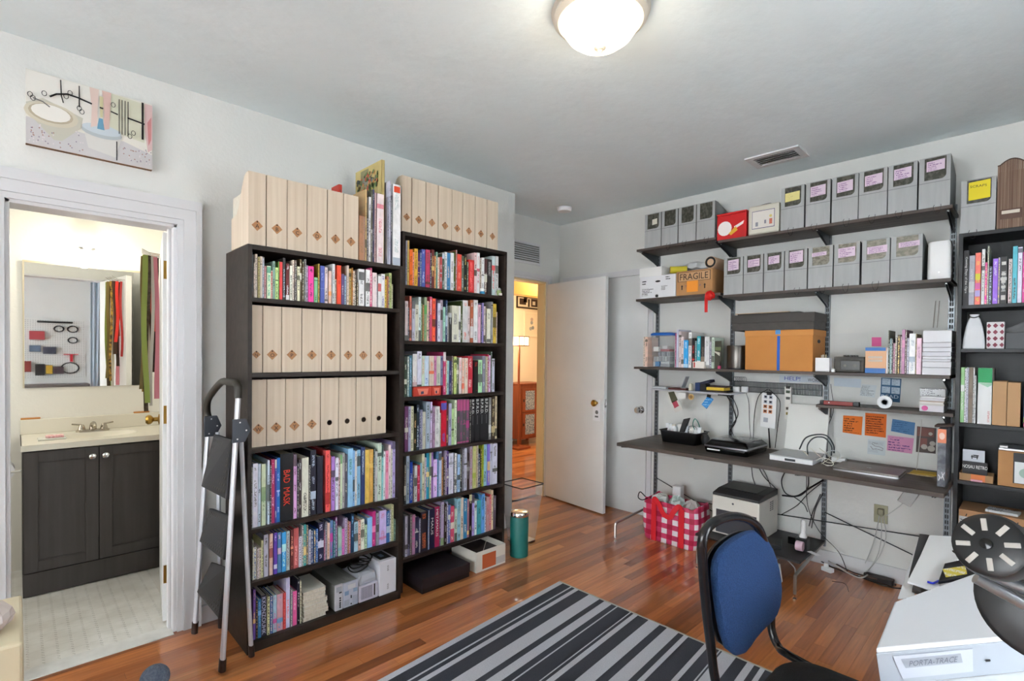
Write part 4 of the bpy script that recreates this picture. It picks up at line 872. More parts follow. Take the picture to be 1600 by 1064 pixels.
b = B(); b.box(x0+W_*.26, YF+.0105, z+H_*.28, x0+W_*.34, YF+.0116, z+H_*.42); b.box(x0+W_*.54, YF+.0105, z+H_*.34, x0+W_*.60, YF+.0116, z+H_*.46); b.build('grey_print', cm('8a8a94', .5), t)
# ---- cartons on the second shelf, left
z = SH['2L']+.001; yf = YF+.006
x0, x1 = PY(1000, 450, yf).x, PY(1056, 445, yf).x; zt = PY(1030, 430, yf).z
t = thing('white_carton', 'white archive carton with oval hand hole and printed lines', 'box', ((x0+x1)/2, yf+.12, z))
B().box(x0, yf, z, x1-.002, YB-.03, zt-.002).build('carton_body', cm('dedfe2', .7), t, bev=.001)
lz = PY(1018, 418, yf).z; B().box(x0-.004, yf-.004, zt-.002, x0+(x1-x0)*.62, YB-.03, lz).build('lid', cm('e6e6e4', .7), t, bev=.001)
b = B(); hxp = PY(1028, 439.5, yf); b.prism([hxp+Vector((.022*math.cos(a)*1.0, -.0015, .0075*math.sin(a))) for a in [i*math.pi/10 for i in range(20)]], (0, .001, 0)); b.build('hand_hole', M_ink, t)
W_ = x1-x0; H_ = zt-z
B().box(x0+W_*.05, yf-.001, z+H_*.08, x0+W_*.42, yf-.0003, z+H_*.5).build('printed_lines', note_mat('white_print', hx('dedfe2'), hx('3a3a3c'), 6, .42, .02), t); B().box(x0+W_*.60, yf-.001, z+H_*.3, x0+W_*.8, yf-.0003, z+H_*.55).build('printed_lines', MATS['white_print'], t)
B().box(x0+W_*.06, yf-.001, z+H_*.60, x0+W_*.25, yf-.0003, z+H_*.82).build('printed_lines', note_mat('bold_print', hx('dedfe2'), hx('2a2a2c'), 2, .4, .02), t); B().box(x0+W_*.72, yf-.001, z+H_*.75, x0+W_*.93, yf-.0003, z+H_*.93).build('printed_lines', MATS['bold_print'], t)
b = B(); q = PY(1027, 463, yf); b.lathe([(.011, 0), (.011, .008), (0, .012)], (q.x, yf-.004, z+.012), 12, ax=(0, -1, 0)); b.build('round_knob', M_ink, t)
x0, x1 = PY(1056.5, 445, yf).x, PY(1113, 440, yf).x; zt = PY(1085, 422, yf).z
t = thing('cardboard_box', 'small brown carton printed FRAGILE with an orange sticky note', 'box', ((x0+x1)/2, yf+.1, z))
B().box(x0+.001, yf, z, x1, yf+.20, zt).build('carton_body', M_card, t, bev=.001); W_ = x1-x0; H_ = zt-z
lb = B().box(x0+W_*.05, yf-.001, z+H_*.56, x1-W_*.05, yf-.0002, z+H_*.95).build('printed_label', cm('c49a72', .8), t)
b = B()
for q in ((.05, .56, .95, .575), (.05, .935, .95, .95), (.05, .56, .065, .95), (.935, .56, .95, .95)): b.box(x0+W_*q[0], yf-.0016, z+H_*q[1], x0+W_*q[2], yf-.001, z+H_*q[3])
b.build('label_border', M_ink, t)
text('FRAGILE', M_ink, t, (x0+W_*.5, yf-.0016, z+H_*.755), (1, 0, 0), (0, 0, 1), H_*.26, W_*.78)
for fx in (.17, .80):
    b = B(); cxx = x0+W_*fx; zz = z+H_*.33
    b.prism([(cxx-.004, yf-.001, zz-.018), (cxx+.004, yf-.001, zz-.018), (cxx+.004, yf-.001, zz+.006), (cxx+.009, yf-.001, zz+.006), (cxx, yf-.001, zz+.018), (cxx-.009, yf-.001, zz+.006), (cxx-.004, yf-.001, zz+.006)], (0, .0008, 0)); b.build('arrow_print', M_ink, t)
text('P', cm('4b4890', .7), t, (x0+W_*.68, yf-.0012, z+H_*.36), (1, 0, 0), (0, 0, 1), .013); text('T', cm('4b4890', .7), t, (x0+W_*.28, yf-.0012, z+H_*.36), (1, 0, 0), (0, 0, 1), .013)
n_ = B().box(x0+W_*.31, yf-.0025, z+H_*.12, x0+W_*.62, yf-.0012, z+H_*.57).build('sticky_note', cm('f29a35', .7), t)
# cylinders and crumpled sheet on top of these boxes
c = PY(1047, 416, yf+.03); zb_ = lz
def roll(name, label, cat, p0, p1, r, m_out, m_end, core=.5):
    t = thing(name, label, cat, (Vector(p0)+Vector(p1))/2-Vector((0, 0, r)))
    ax = (Vector(p1)-Vector(p0)); L_ = ax.length
    b = B(); b.lathe([(r*core, 0), (r, 0), (r, L_), (r*core, L_)], p0, 24, ax=ax); b.build('tube_wall', m_out, t, smooth=True)
    b = B(); b.lathe([(0, .003), (r*.93, .003), (r*.93, -.001), (r*.6, -.001), (r*.55, .002), (0, .002)], p0, 24, ax=ax); b.build('end_cap', m_end, t, smooth=True); return t
bxz = z+(PY(1085, 422, yf).z-z)
rt = PY(1047, 416, yf+.01)
roll('rolled_poster', 'yellow rolled paper with patterned end lying behind the white carton', 'roll', (PY(1046, 416, yf+.02).x, yf+.03, bxz+.0275), (PY(1046, 416, yf+.02).x+.10, yf+.10, bxz+.0275), .026, cm('c9bb2e', .6), cm('8a5a4a', .6))
roll('mailing_tube', 'thick tan mailing tube with black end cap above the FRAGILE box', 'tube', (PY(1111, 405, yf+.005).x, yf-.004, bxz+.043), (PY(1111, 405, yf).x+.004, yf+.23, bxz+.043), .041, cm('c9a98a', .6), M_blackp)
b = B(); rq = random.Random(2); N = 9
xa, xb = PY(1052, 410, yf+.06).x, PY(1104, 400, yf+.06).x; grid = []
for i in range(N):
    for j in range(5):
        u = i/(N-1); hgt = (.035+.05*math.sin(min(u*1.3, 1)*math.pi*.75))*math.sin(math.pi*(.12+.76*j/4)) 
        b.v.append(Vector((xa+(xb-xa)*u, yf+.10+.018*j, bxz+.004+hgt+rq.uniform(-.006, .006))))
for i in range(N-1):
    for j in range(4): k = i*5+j; b.f.append([k, k+5, k+6, k+1]); b.m.append(0)
o = b.build('crumpled_sheet', cm('d4d6d8', .5), None, 'crumpled white plastic sheet on top of the FRAGILE box', 'sheet')
sm = o.modifiers.new('s', 'SOLIDIFY'); sm.thickness = .002
# red ribbon bow
c = PY(1110, 462, YF-.012)
t = thing('red_bow', 'red curled ribbon bow hanging over the second shelf edge', 'bow', (c.x, c.y, c.z-.05)); rq = random.Random(6); b = B()
for k in range(13):
    a = k*2*math.pi/13; r_ = .026; p = c+Vector((r_*math.cos(a), -.004-.004*(k % 3), r_*.9*math.sin(a)))
    d = (p-c).normalized(); s_ = Vector((-d.z, 0, d.x))*.009
    b.poly([c+s_*.4, c-s_*.4, c+d*.030-s_+Vector((0, -.014, 0)), c+d*.030+s_+Vector((0, -.014, 0))]); b.poly([c+d*.030-s_+Vector((0, -.014, 0)), c+d*.030+s_+Vector((0, -.014, 0)), c+d*.038+s_*.6, c+d*.038-s_*.6])
b.blob(c+Vector((0, -.008, 0)), .022, .012, .022, 10)
M_rib = mat('red_ribbon', hx('d3201c'), .4)
b.build('loops', M_rib, t); b = B(); e = PY(1103, 488, YF-.012)
b.prism([(c.x-.042, c.y-.002, c.z-.005), (c.x-.018, c.y-.002, c.z-.012), (c.x-.018, c.y-.002, e.z), (c.x-.040, c.y-.002, e.z)], (0, .002, 0)); b.build('tail', M_rib, t)
# ================================================================== third shelf
z = SH['3']+.001; yp = YF+.03; g = 'books at the left end of the third shelf'; wh = 'on third wall shelf'
row('42,70,340,edc;72,110,345,ecb', 1, YF+.02, 1000, 490, 9.41, 600, z, 1.7, .2, wh+', left end', g, -9, 9)
BINX = PY(1051, 545, YF+.01).x-.004
row('486,502,345,ddd;503,526,290,a26,fbd;528,560,235,ccd,dde;562,600,260,dcc;602,638,340,edd;640,704,390,3ae,cef;706,752,275,eee;756,800,360,222,e44;802,830,400,577;832,886,330,3ab,eee;888,944,335,222,876;946,1018,340,ddd,999;1020,1050,410,778,eee;1052,1090,350,cdc', 1, YF+.045, 1000, 490, 9.41, 600, z, 1.7, .2, wh+', right of bin', g, BINX, 9, start=2)
# clear bin with blue lid
x0, x1 = PY(1012, 545, YF+.01).x+.004, PY(1051, 545, YF+.01).x-.006; zt = PY(1030, 521, YF+.01).z
x0 = PY(1000+114/9.41, 550, YF+.01).x+.014; x1 -= .002
t = thing('clear_bin', 'clear plastic bin with blue lid full of small grey cases', 'storage bin', ((x0+x1)/2, YF+.08, z))
cxx = (x0+x1)/2; hw = (x1-x0)/2; b = B(); cy_ = YF+.10
b.ring([rrect(cxx, cy_, hw*k, .085*k, .02, z+zz) for k, zz in ((.86, 0), (.88, .004), (.98, zt-z-.012))], cap=False); b.build('bin_wall', M_clear, t, smooth=True)
B().ring([rrect(cxx, cy_, hw*.86, .085*.86, .02, z), rrect(cxx, cy_, hw*.86, .085*.86, .02, z+.003)]).build('bin_bottom', M_clear, t)
b = B(); b.ring([rrect(cxx, cy_, hw*k, .09*k, .022, zt+zz) for k, zz in ((.99, -.014), (1.0, -.012), (1.0, -.002), (.94, .004), (.8, .008))]); b.build('lid', cm('1f62b8', .35), t, smooth=True)
def inb(x, y, w_, d_, z0, z1, c, nm='small_case'): return B().box(cxx-hw*.76+x, cy_-.066+y, z0, cxx-hw*.76+x+w_, cy_-.066+y+d_, z1).build(nm, cm(c, .5), t)
W_ = hw*1.52
for k in range(7): inb(W_*(.30+.1*k), 0, W_*.085, .10, z+.085, z+.118, ['8a9094', '6c7276', '9aa0a4'][k % 3])
for k in range(6): inb(W_*(.02+.16*k), .002, W_*.145, .10, z+.046, z+.082, ['9ea4a6', 'b0b4b6', '888e92'][k % 3])
inb(W_*.0, 0, W_*.30, .09, z+.120, z+.158, 'dcdcda'); inb(W_*.38, .01, W_*.5, .08, z+.122, z+.140, 'a05458'); inb(W_*.12, -.002, W_*.25, .10, z+.006, z+.044, '3f7fb4'); inb(W_*.42, 0, W_*.55, .10, z+.006, z+.024, '8b9296'); inb(W_*.44, 0, W_*.5, .10, z+.026, z+.043, 'b7bdc0'); inb(W_*.02, .0, W_*.08, .1, z+.006, z+.040, 'c9ccce')
inb(W_*.4, .03, W_*.3, .06, z+.142, z+.165, 'd8d8d6')
# flat books lying across the standing ones
zc_ = max(PY(1032, 510, YF+.12).z, zt+.012); xa, xb = PY(1032, 508, YF+.10).x, PY(1065, 508, YF+.10).x
zst = z+.242
for k, (c_, dx) in enumerate((('cfc8b6', 0), ('dcd9ce', .012))):
    o_ = book((xa+dx, YF+.24, zst), 0, .1, .0, .1, 'ccc', '555', 'x', 'x') if False else None
# small white carton in front
x0, x1 = PY(1083, 575, YF+.02).x, PY(1101, 575, YF+.02).x; zt = PY(1092, 565, YF+.02).z
t = B().box(x0, YF+.012, z, x1, YF+.040, zt).build('small_carton', cm('e6dfd6', .6), None, 'tiny white carton with red print in front of the shelf books', 'box', bev=.001)
B().box(x0+.008, YF+.0112, z+.006, x0+.018, YF+.0119, zt-.005).build('red_print', cm('c23a34', .6), t)
# dark framed card, bottle and canister
x0, x1 = PY(1113, 560, YF+.07).x, PY(1128, 560, YF+.07).x; zt = PY(1120, 533, YF+.07).z
t = thing('dark_card', 'dark green printed card leaning against the shelf books', 'card', ((x0+x1)/2, YF+.07, z))
B().box(x0, YF+.055, z, x1, YF+.060, zt).build('card_panel', cm('3a382c', .5), t); b = B(); b.prism([(x0+.004, YF+.0545, z+.105), (x0+.02, YF+.0545, z+.12), (x1-.01, YF+.0545, z+.09), (x1-.008, YF+.0545, z+.115), (x0+.012, YF+.0545, z+.128)], (0, .0005, 0)); b.build('white_print', cm('d6d3c6', .5), t)
B().box(x0+.001, YF+.0542, z+.13, x1-.002, YF+.0549, z+.155).build('green_print', cm('6c7a50', .5), t)
c = PY(1124, 573, YF+.03); t = thing('pink_bottle', 'tiny pink bottle with dark nozzle beside the steel canister', 'bottle', (c.x, YF+.03, z))
B().lathe([(0, 0), (.011, 0), (.012, .003), (.012, .018), (.009, .022), (0, .022)], (c.x, YF+.03, z), 16).build('bottle_body', cm('d14f7c', .4), t, smooth=True); B().lathe([(.006, .022), (.005, .034), (.002, .05), (0, .05)], (c.x, YF+.03, z), 12).build('nozzle', cm('3a3a34', .5), t, smooth=True)
x0, x1 = PY(1130, 560, YF+.03).x, PY(1162, 560, YF+.03).x; cx = (x0+x1)/2; r_ = (x1-x0)/2; zt = PY(1146, 540, YF+.03+r_).z
t = thing('steel_canister', 'dark brushed steel cylinder canister left of the brown box', 'canister', (cx, YF+.03+r_, z))
B().lathe([(0, 0), (r_*.98, 0), (r_, .004), (r_, zt-z-.006), (r_*.97, zt-z), (r_*.9, zt-z), (r_*.88, zt-z-.02), (0, zt-z-.02)], (cx, YF+.03+r_, z), 40).build('canister_body', mat('dark_steel', hx('6a6662'), .35, .9), t, smooth=True)
B().lathe([(r_*1.01, 0), (r_*1.012, .008), (r_*.99, .010)], (cx, YF+.03+r_, z), 40).build('foot_ring', M_blackp, t, smooth=True)
# big brown box with blue tape, two dark boxes on top
x0 = PY(1163.5, 540, YF+.004).x; x1 = PY(1271, 540, YF+.004).x; zt = PY(1200, 516, YF+.004).z
t = thing('brown_box', 'large orange-brown lidded carton with a blue tape stripe on third shelf', 'box', ((x0+x1)/2, YF+.14, z))
lz = zt-.038
B().box(x0+.004, YF+.004, z, x1-.004, YB-.02, lz+.02).build('carton_body', mat('orange_kraft', hx('c88744'), .7, col2=hx('c07f3f'), sc=(6, 6, 6)), t, bev=.001); B().box(x0, YF, lz, x1, YB-.016, zt).build('lid', mat('orange_kraft_lid', hx('cb8b49'), .7), t, bev=.0015)
tx = PY(1216, 550, YF).x
B().box(tx-.009, YF+.003, z+.001, tx+.009, YF+.0039, lz).build('blue_tape', cm('2460c0', .6), t); B().box(tx-.019, YF-.0009, lz+.010, tx+.012, YF-.0001, zt).build('blue_tape', cm('5596cf', .6), t)
c = Vector((x1-.004, YF+.13, lz-.035)); b = B(); b.prism([c+Vector((0, .03*math.cos(a), .012*math.sin(a))) for a in [i*math.pi/8 for i in range(16)]], (.0008, 0, 0)); b.build('hand_hole', M_ink, t)
zz = zt+.001
M_dbox = mat('charcoal_board', hx('4a4642'), .6, col2=hx('403c39'), sc=(20, 20, 20))
xa, xb = PY(1143, 500, YF-.006).x, PY(1288, 500, YF+.0).x; xb = PY(1273, 495, YF-.006).x
zm_ = PY(1200, 498, YF).z; zt2 = PY(1200, 481, YF).z; 
t = thing('dark_box', 'charcoal flat storage box on top of the brown box', 'box', ((xa+xb)/2, YF+.12, zz)); 
B().box(xa+.004, YF-.004, zz, xb-.004, YF+.25, zz+.075).build('box_body', M_dbox, t, bev=.001); B().box(xa, YF-.008, zz+.050, xb, YF+.254, zz+.105).build('lid', mat('charcoal_lid', hx('413d3a'), .6), t, bev=.0015)
ztop = zz+.106
b = B(); b.box(xa+.03, YF+.02, ztop, xb-.09, YF+.20, ztop+.008); b.build('tablet_sleeve', cm('22201f', .5), None, 'thin black sleeve lying on the charcoal box', 'sleeve', bev=.002)
b = B(); b.box(xa+.01, YF+.03, ztop+.0085, xb-.16, YF+.18, ztop+.013); b.build('tan_folder', cm('c9ab86', .7), None, 'thin tan folder on top of the black sleeve', 'folder')
# white pen cup, charger, cassette player, small box
x0, x1 = PY(1274, 570, YF+.02).x, PY(1296, 570, YF+.02).x; cx = (x0+x1)/2; r_ = (x1-x0)/2; zt = PY(1285, 559, YF+.02).z
t = thing('pen_cup', 'white square cup holding pens beside the brown box', 'cup', (cx, YF+.045, z)); b = B()
b.box(x0, YF+.018, z, x1, YF+.020, zt); b.box(x0, YF+.064, z, x1, YF+.066, zt); b.box(x0, YF+.020, z, x0+.002, YF+.064, zt); b.box(x1-.002, YF+.020, z, x1, YF+.064, zt); b.box(x0, YF+.018, z, x1, YF+.066, z+.003); b.build('cup_wall', M_whitep, t)
for k, (dx, c_) in enumerate(((-.010, 'b8b4a8'), (-.002, 'd8d6cc'), (.006, '8a8a86'), (.012, 'c8b890'))): B().tube([(cx+dx*.7, YF+.04, z+.004), (cx+dx*1.1, YF+.043, zt+.016+.004*(k % 2))], .003, 6).build('pen', cm(c_, .4), t)
c = PY(1302, 580, YF+.02); B().box(c.x-.009, YF+.012, z, c.x+.009, YF+.03, z+.020).build('plug_adapter', M_whitep, None, 'tiny white charger cube on the shelf edge', 'charger', bev=.002)
x0, x1 = PY(1303, 565, YF+.05).x, PY(1351, 570, YF+.05).x; zt = PY(1330, 554, YF+.05).z
t = thing('cassette_player', 'black portable cassette radio standing behind the charger cube', 'radio', ((x0+x1)/2, YF+.08, z)); W_ = x1-x0; H_ = zt-z
B().box(x0, YF+.05, z, x1, YF+.10, z+H_*.88).build('radio_body', mat('worn_black', hx('35332f'), .5, col2=hx('454239'), sc=(50, 50, 50)), t, bev=.004)
B().box(x0+W_*.22, YF+.046, z+H_*.12, x0+W_*.86, YF+.0502, z+H_*.66).build('cassette_door', cm('24231f', .3), t, bev=.002)
for k in (.38, .70): B().lathe([(.008, 0), (.008, .001), (0, .001)], (x0+W_*k, YF+.0458, z+H_*.38), 12, ax=(0, -1, 0)).build('reel', cm('6a675c', .4), t)
for k in range(5): B().box(x0+W_*(.3+.1*k), YF+.058, z+H_*.88, x0+W_*(.37+.1*k), YF+.075, z+H_*.97).build('button', cm('2c2a26', .5), t)
x0, x1 = PY(1352, 570, YF+.02).x, PY(1385, 570, YF+.02).x; zt = PY(1367, 543, YF+.02).z; W_ = x1-x0; H_ = zt-z
t = thing('craft_box', 'small carton with blue ends, peach front and pale blue lettering', 'box', ((x0+x1)/2, YF+.04, z))
B().box(x0, YF+.016, z, x1, YF+.062, zt).build('carton_body', cm('dfae86', .5), t, bev=.001); B().box(x0-.0005, YF+.0152, z-.0, x1-.003, YF+.0158, z+H_*.2).build('blue_band', cm('1f66ae', .4), t); B().box(x0-.0005, YF+.0152, z+H_*.87, x1-.003, YF+.0158, zt).build('blue_band', cm('1f66ae', .4), t)
for k in range(2): text('ooooo', cm('a8d2dc', .5), t, (x0+W_*.48, YF+.0150, z+H_*(.62-.13*k)), (1, 0, 0), (0, 0, 1), H_*.085, W_*.66)
B().box(x1, YF+.02, z, x1+.006, YF+.06, zt).build('white_booklet', M_paper, None, 'thin white booklet standing beside the peach and blue carton', 'booklet')
g = 'books at the right end of the third shelf'
row('160,190,170,665,998;192,210,330,344;212,240,305,bdd;242,266,310,445;268,300,380,c9a;302,334,290,987;336,384,245,432;386,408,270,cbb;410,464,160,b8a,d9b;466,496,165,534;498,530,300,ccd;534,640,225,eee,9ab;642,656,230,875;658,742,300,ecd,b8a', 1, YF+.02, 1370, 500, 10.64, 600, z, 1.75, .2, 'in magazines on third wall shelf', g, PY(1386.5, 570, YF+.02).x)
x0, x1 = PY(1391, 590, YF+.01).x, PY(1407, 590, YF+.01).x
# paper reams
x0 = PY(1370+748/10.64, 560, YF+.008).x; x1 = min(PY(1370+1310/10.64, 560, YF+.008).x, -.322); zt = PY(1465, 516, YF+.008).z
hs_ = [.17, .13, .06, .06, .10, .10, .11, .27]; tot = sum(hs_); zz = z; g = 'white paper reams stacked on the third shelf'
for k, f in enumerate(hs_):
    hh = (zt-z)*f/tot; dx = [0, .001, -.001, .0015, -.001, .001, 0, .001][k]
    t = B().box(x0+.002+dx, YF+.008+abs(dx), zz+.0002, x1-.002+dx, YF+.20, zz+hh-.0016).build('paper_ream', cm(['d9d9dd', 'dcdce0', 'd0d0d6', 'dddde2', 'd4d4da', 'dadae0', 'd6d6dc', 'deDEe2'.lower()][k], .85), None, 'white paper ream, %s in the stack beside the black bookcase' % ['bottom one', 'second from bottom', 'third from bottom', 'fourth from bottom', 'fifth from bottom', 'sixth from bottom', 'second from top', 'top one'][k], 'paper', g, bev=.001)
    zz += hh
# ================================================================== ledge, wall strip and desk items
YW = W2Y-.001
z = SH['5']+.0008
def TB(name, label, cat, x0, x1, y0, y1, z0, z1, m, bev=.001, group=None): return B().box(x0, y0, z0, x1, y1, z1).build(name, m, None, label, cat, group, bev=bev)
yl = 3.62
a = PY(1017, 604, yl).x; c = PY(1040, 604, yl).x
TB('grey_device', 'flat pale grey gadget at the left end of the narrow ledge', 'device', a+.01, c, yl, yl+.07, z, z+.018, cm('b9bec2', .4), .003)
a = PY(1044, 600, yl).x; c = PY(1072, 600, yl).x
TB('dark_notebook', 'thin dark red notebook lying on the narrow ledge', 'notebook', a, c, yl, yl+.1, z, z+.012, cm('5a2f2b', .6))
t = thing('phone_stand', 'leaning clear acrylic phone stand on the narrow ledge', 'stand', (PY(1072, 590, yl).x, yl+.05, z+.0125)); p = PY(1072, 597, yl+.05)
b = B(); b.obox((p.x-.006, yl+.05, z+.060), (.002, 0, -.001), (0, .028, 0), (.016, 0, .042)); b.build('plate', cm('9ea3a6', .3), t); b = B(); b.box(p.x-.035, yl+.03, z+.0125, p.x+.005, yl+.075, z+.016); b.build('foot', cm('9ea3a6', .3), t)
xs = [PY(v, 605, yl).x for v in (1078, 1086, 1091, 1094, 1103, 1138)]
t = thing('tape_dispenser', 'small cream tape dispenser standing on the narrow ledge', 'tape dispenser', ((xs[0])/1, yl+.03, z)); b = B(); b.prism([(xs[0]-.012, yl, z), (xs[0]+.012, yl, z), (xs[0]+.010, yl, z+.05), (xs[0]-.002, yl, z+.056), (xs[0]-.010, yl, z+.03)], (0, .03, 0)); b.build('dispenser_body', cm('d8d2bc', .5), t, bev=.002)
TB('navy_box', 'small navy blue box with white stripe on the narrow ledge', 'box', xs[1], xs[2]+.012, yl, yl+.06, z, z+.062, cm('223a66', .5))
TB('black_box', 'black and white small box beside the navy box', 'box', xs[2]+.014, xs[4], yl, yl+.07, z, z+.055, cm('1c1c20', .5))
b = B(); c_ = Vector((xs[3]+.03, yl+.04, z+.066)); b.obox(c_, (.045, 0, .014), (0, .035, 0), (-.003, 0, .009)); b.build('tilted_book', cm('20223a', .5), None, 'small dark book tilted on top of the black box', 'book')
TB('black_book', 'thin black book lying under the yellow one on the ledge', 'book', xs[4]+.002, xs[5]-.01, yl-.002, yl+.11, z, z+.012, cm('2a1a1a', .5))
TB('yellow_book', 'yellow book lying on the narrow ledge above the blue card', 'book', xs[4]+.004, xs[5]-.03, yl, yl+.1, z+.0125, z+.034, cm('d8b63a', .5))
TB('dark_tin', 'flat dark case lying on the yellow book', 'case', xs[4]+.012, xs[5]-.02, yl+.01, yl+.1, z+.0345, z+.044, cm('3a2420', .5))
# cards clipped to the ledge
def quad_card(name, label, cat, pts, y, m, th=.0012, group=None, parent=None):
    P = [PY(px, py, y) for px, py in pts]
    return B().prism([tuple(p) for p in P], (0, th, 0)).build(name, m, parent, label, cat, group)
yc = 3.566
t = thing('hanging_card', 'white and black printed card hanging at a slant under the ledge', 'card', PY(1052, 640, yc))
quad_card('card_panel', None, None, ((1042, 615), (1054, 611), (1066, 640), (1055, 645)), yc, cm('d8d3cc', .6), parent=t); quad_card('dark_print', None, None, ((1044, 613), (1053, 611.5), (1059, 625), (1050, 630)), yc-.0006, cm('4c4a34', .6), .0006, parent=t); quad_card('pink_print', None, None, ((1050, 629), (1057, 626), (1061, 634), (1054, 638)), yc-.0006, cm('b84a5c', .6), .0006, parent=t)
quad_card('index_card', 'small blank white card hanging from the ledge', 'card', ((1054, 612), (1072, 614), (1071, 624), (1057, 622)), yc+.004, cm('dcdad6', .7))
t = thing('badge', 'round tan badge hanging from the ledge', 'badge', PY(1080, 620, yc)); p = PY(1080, 620, yc); B().lathe([(.022, 0), (.022, .003), (0, .003)], p, 20, ax=(0, -1, 0)).build('disc', cm('c5a46a', .5), t); B().lathe([(.013, 0), (.013, .001), (0, .001)], p+Vector((0, -.003, 0)), 16, ax=(0, -1, 0)).build('inner_disc', cm('7a5a30', .5), t)
t = thing('blue_card', 'bright blue folded card with black clip under the ledge', 'card', PY(1105, 630, yc)); quad_card('card_panel', None, None, ((1106, 618), (1115, 624), (1104, 639), (1096, 632)), yc, note_mat('blue_print', hx('2a86cc'), hx('9fd0ee'), 5, .5, .1), parent=t); quad_card('clip', None, None, ((1105, 616), (1111, 617), (1110, 622), (1104, 620)), yc-.001, M_ink, .002, parent=t)
# perforated strip between the uprights
xa, xb = UX[1]+.02, UX[2]-.02; za, zb_ = 1.108, 1.186
t = thing('wire_rail', 'perforated grey metal strip fixed under the third shelf', 'rail', ((xa+xb)/2, YB-.02, za))
b = B()
for q in (za, (za+zb_)/2-.002, zb_-.004): b.box(xa, YB-.012, q, xb, YB-.009, q+.004)
b.box(xa, YB-.012, za, xa+.004, YB-.009, zb_); b.box(xb-.004, YB-.012, za, xb, YB-.009, zb_); b.build('strip_frame', M_dgrey, t)
b = B(); n_ = 62
for i in range(n_): xx = xa+.006+(xb-xa-.012)*i/(n_-1); b.box(xx-.0022, YB-.0115, za+.004, xx+.0022, YB-.0095, zb_-.004)
b.build('rungs', M_dgrey, t, kind='stuff')
for k, px in enumerate((1150, 1163)): TB('white_adapter', ['left', 'right'][k]+' one of two small white adapters clipped on the wire rail', 'adapter', PY(px-5, 610, 3.79).x, PY(px+5, 610, 3.79).x, 3.79, 3.81, PY(px, 613, 3.79).z, PY(px, 604, 3.79).z, M_whitep, .002, 'adapters on the wire rail')
t = thing('mesh_bag', 'grey net bag of coiled cable at left end of the wire rail', 'bag', (UX[1]+.06, 3.80, 1.17)); b = B()
for k in range(7): rq = random.Random(k); cxx = UX[1]+.035+.011*k; b.tube([(cxx+.016*math.cos(a), 3.79+.003*k, 1.20+.018*math.sin(a)) for a in [i*math.pi/5 for i in range(10)]], .0012, 4, closed=True)
b.build('cable_coils', M_dgrey, t, smooth=True)
# papers on the wall
M_blank = cm('cfd6db', .8)
t = thing('help_note', 'wall note with blue handwritten HELP! above the wire rail', 'note', PY(1248, 592, YW))
quad_card('paper', None, None, ((1218, 586), (1296, 588), (1297, 598), (1218, 597)), YW-.002, cm('c9d2da', .8), parent=t)
p = PY(1238, 591.5, YW-.0035); text('HELP!', cm('2f3fae', .6), t, p, (1, 0, -.01), (0, 0, 1), .026, .10, name='handwriting'); p = PY(1272, 594, YW-.0035); text('WORK', cm('2a2a3a', .6), t, p, (1, 0, -.02), (0, 0, 1), .022, .075, name='handwriting')
def postit(label, pts, base, ink, y=YW-.0025, rows=8, nm='wall_note', dens=.46, cat='note', group=None):
    return quad_card(nm, label, cat, pts, y, note_mat(nm+base+ink+str(rows), hx(base), hx(ink), rows, dens, .05), group=group)
postit('left orange note with dark handwriting above the laptop', ((1317.5, 649), (1348, 651), (1346, 680), (1316.5, 675.5)), 'ea7a2c', '5a2a16', rows=8)
postit('larger orange note with dark handwriting, right of the first orange note', ((1352, 645), (1385.5, 647.5), (1384, 684), (1351, 680)), 'e8722a', '5a2412', rows=10)
postit('slanted blue note above the pink note', ((1394.5, 654.5), (1430, 660.5), (1428, 680.5), (1392, 673.5)), '5a86b4', '36608e', rows=7)
postit('pink note with purple handwriting and drawn boxes', ((1387, 680), (1428, 685), (1425, 709), (1385.5, 703.5)), 'd693b8', '5c3478', rows=6)
postit('grey sheet with sketched hand drawing below the orange notes', ((1356, 686), (1384, 689), (1383, 712), (1355, 709)), 'c7cfd3', 'b8c0c6', rows=2)
sk = B()
for seg in (((1362, 693), (1367, 697), (1374, 698), (1380, 701), (1379, 704), (1371, 702)), ((1360, 697), (1364, 702), (1370, 701)), ((1363, 691), (1368, 693), (1372, 693))): sk.tube([PY(u, v, YW-.0045) for u, v in seg], .0011, 4)
sk.build('ink_sketch', cm('5a4448', .7), None, 'dark ink drawing taped on the grey sheet', 'drawing')
postit('white receipt taped on the wall left of the blue poster', ((1347, 600), (1370, 602), (1366.5, 621.5), (1343, 618)), 'ccd3d6', '7c858a', rows=9)
quad_card('wall_paper', 'pale tinted paper on the wall left of the receipt', 'paper', ((1303, 590), (1346, 592), (1345, 606), (1303, 603)), YW-.0015, cm('c3ced8', .8))
t = thing('blue_poster', 'dark blue poster with four white panels and READ lettering', 'poster', PY(1390, 610, YW))
quad_card('paper', None, None, ((1377, 590), (1408.5, 592), (1406, 629), (1375, 626)), YW-.003, cm('24567c', .6), parent=t)
for u, v in ((1378.5, 591), (1393.5, 592), (1378, 603.5), (1393, 605)): quad_card('panel', None, None, ((u, v), (u+13, v+1), (u+12.5, v+11), (u-.3, v+10)), YW-.0038, note_mat('poster_panel', hx('bccbd8'), hx('6a86a0'), 4, .5, .1), .0006, parent=t)
text('READ', cm('cfdde8', .6), t, PY(1390.5, 619.5, YW-.004), (1, 0, -.02), (0, 0, 1), .020, .085)
t = thing('photo_print', 'dark red and black art print with white figures by the black bookcase', 'print', PY(1447, 690, YW))
quad_card('paper', None, None, ((1433, 666), (1463, 669), (1462, 709), (1431, 706)), YW-.003, cm('3a2622', .5), parent=t)
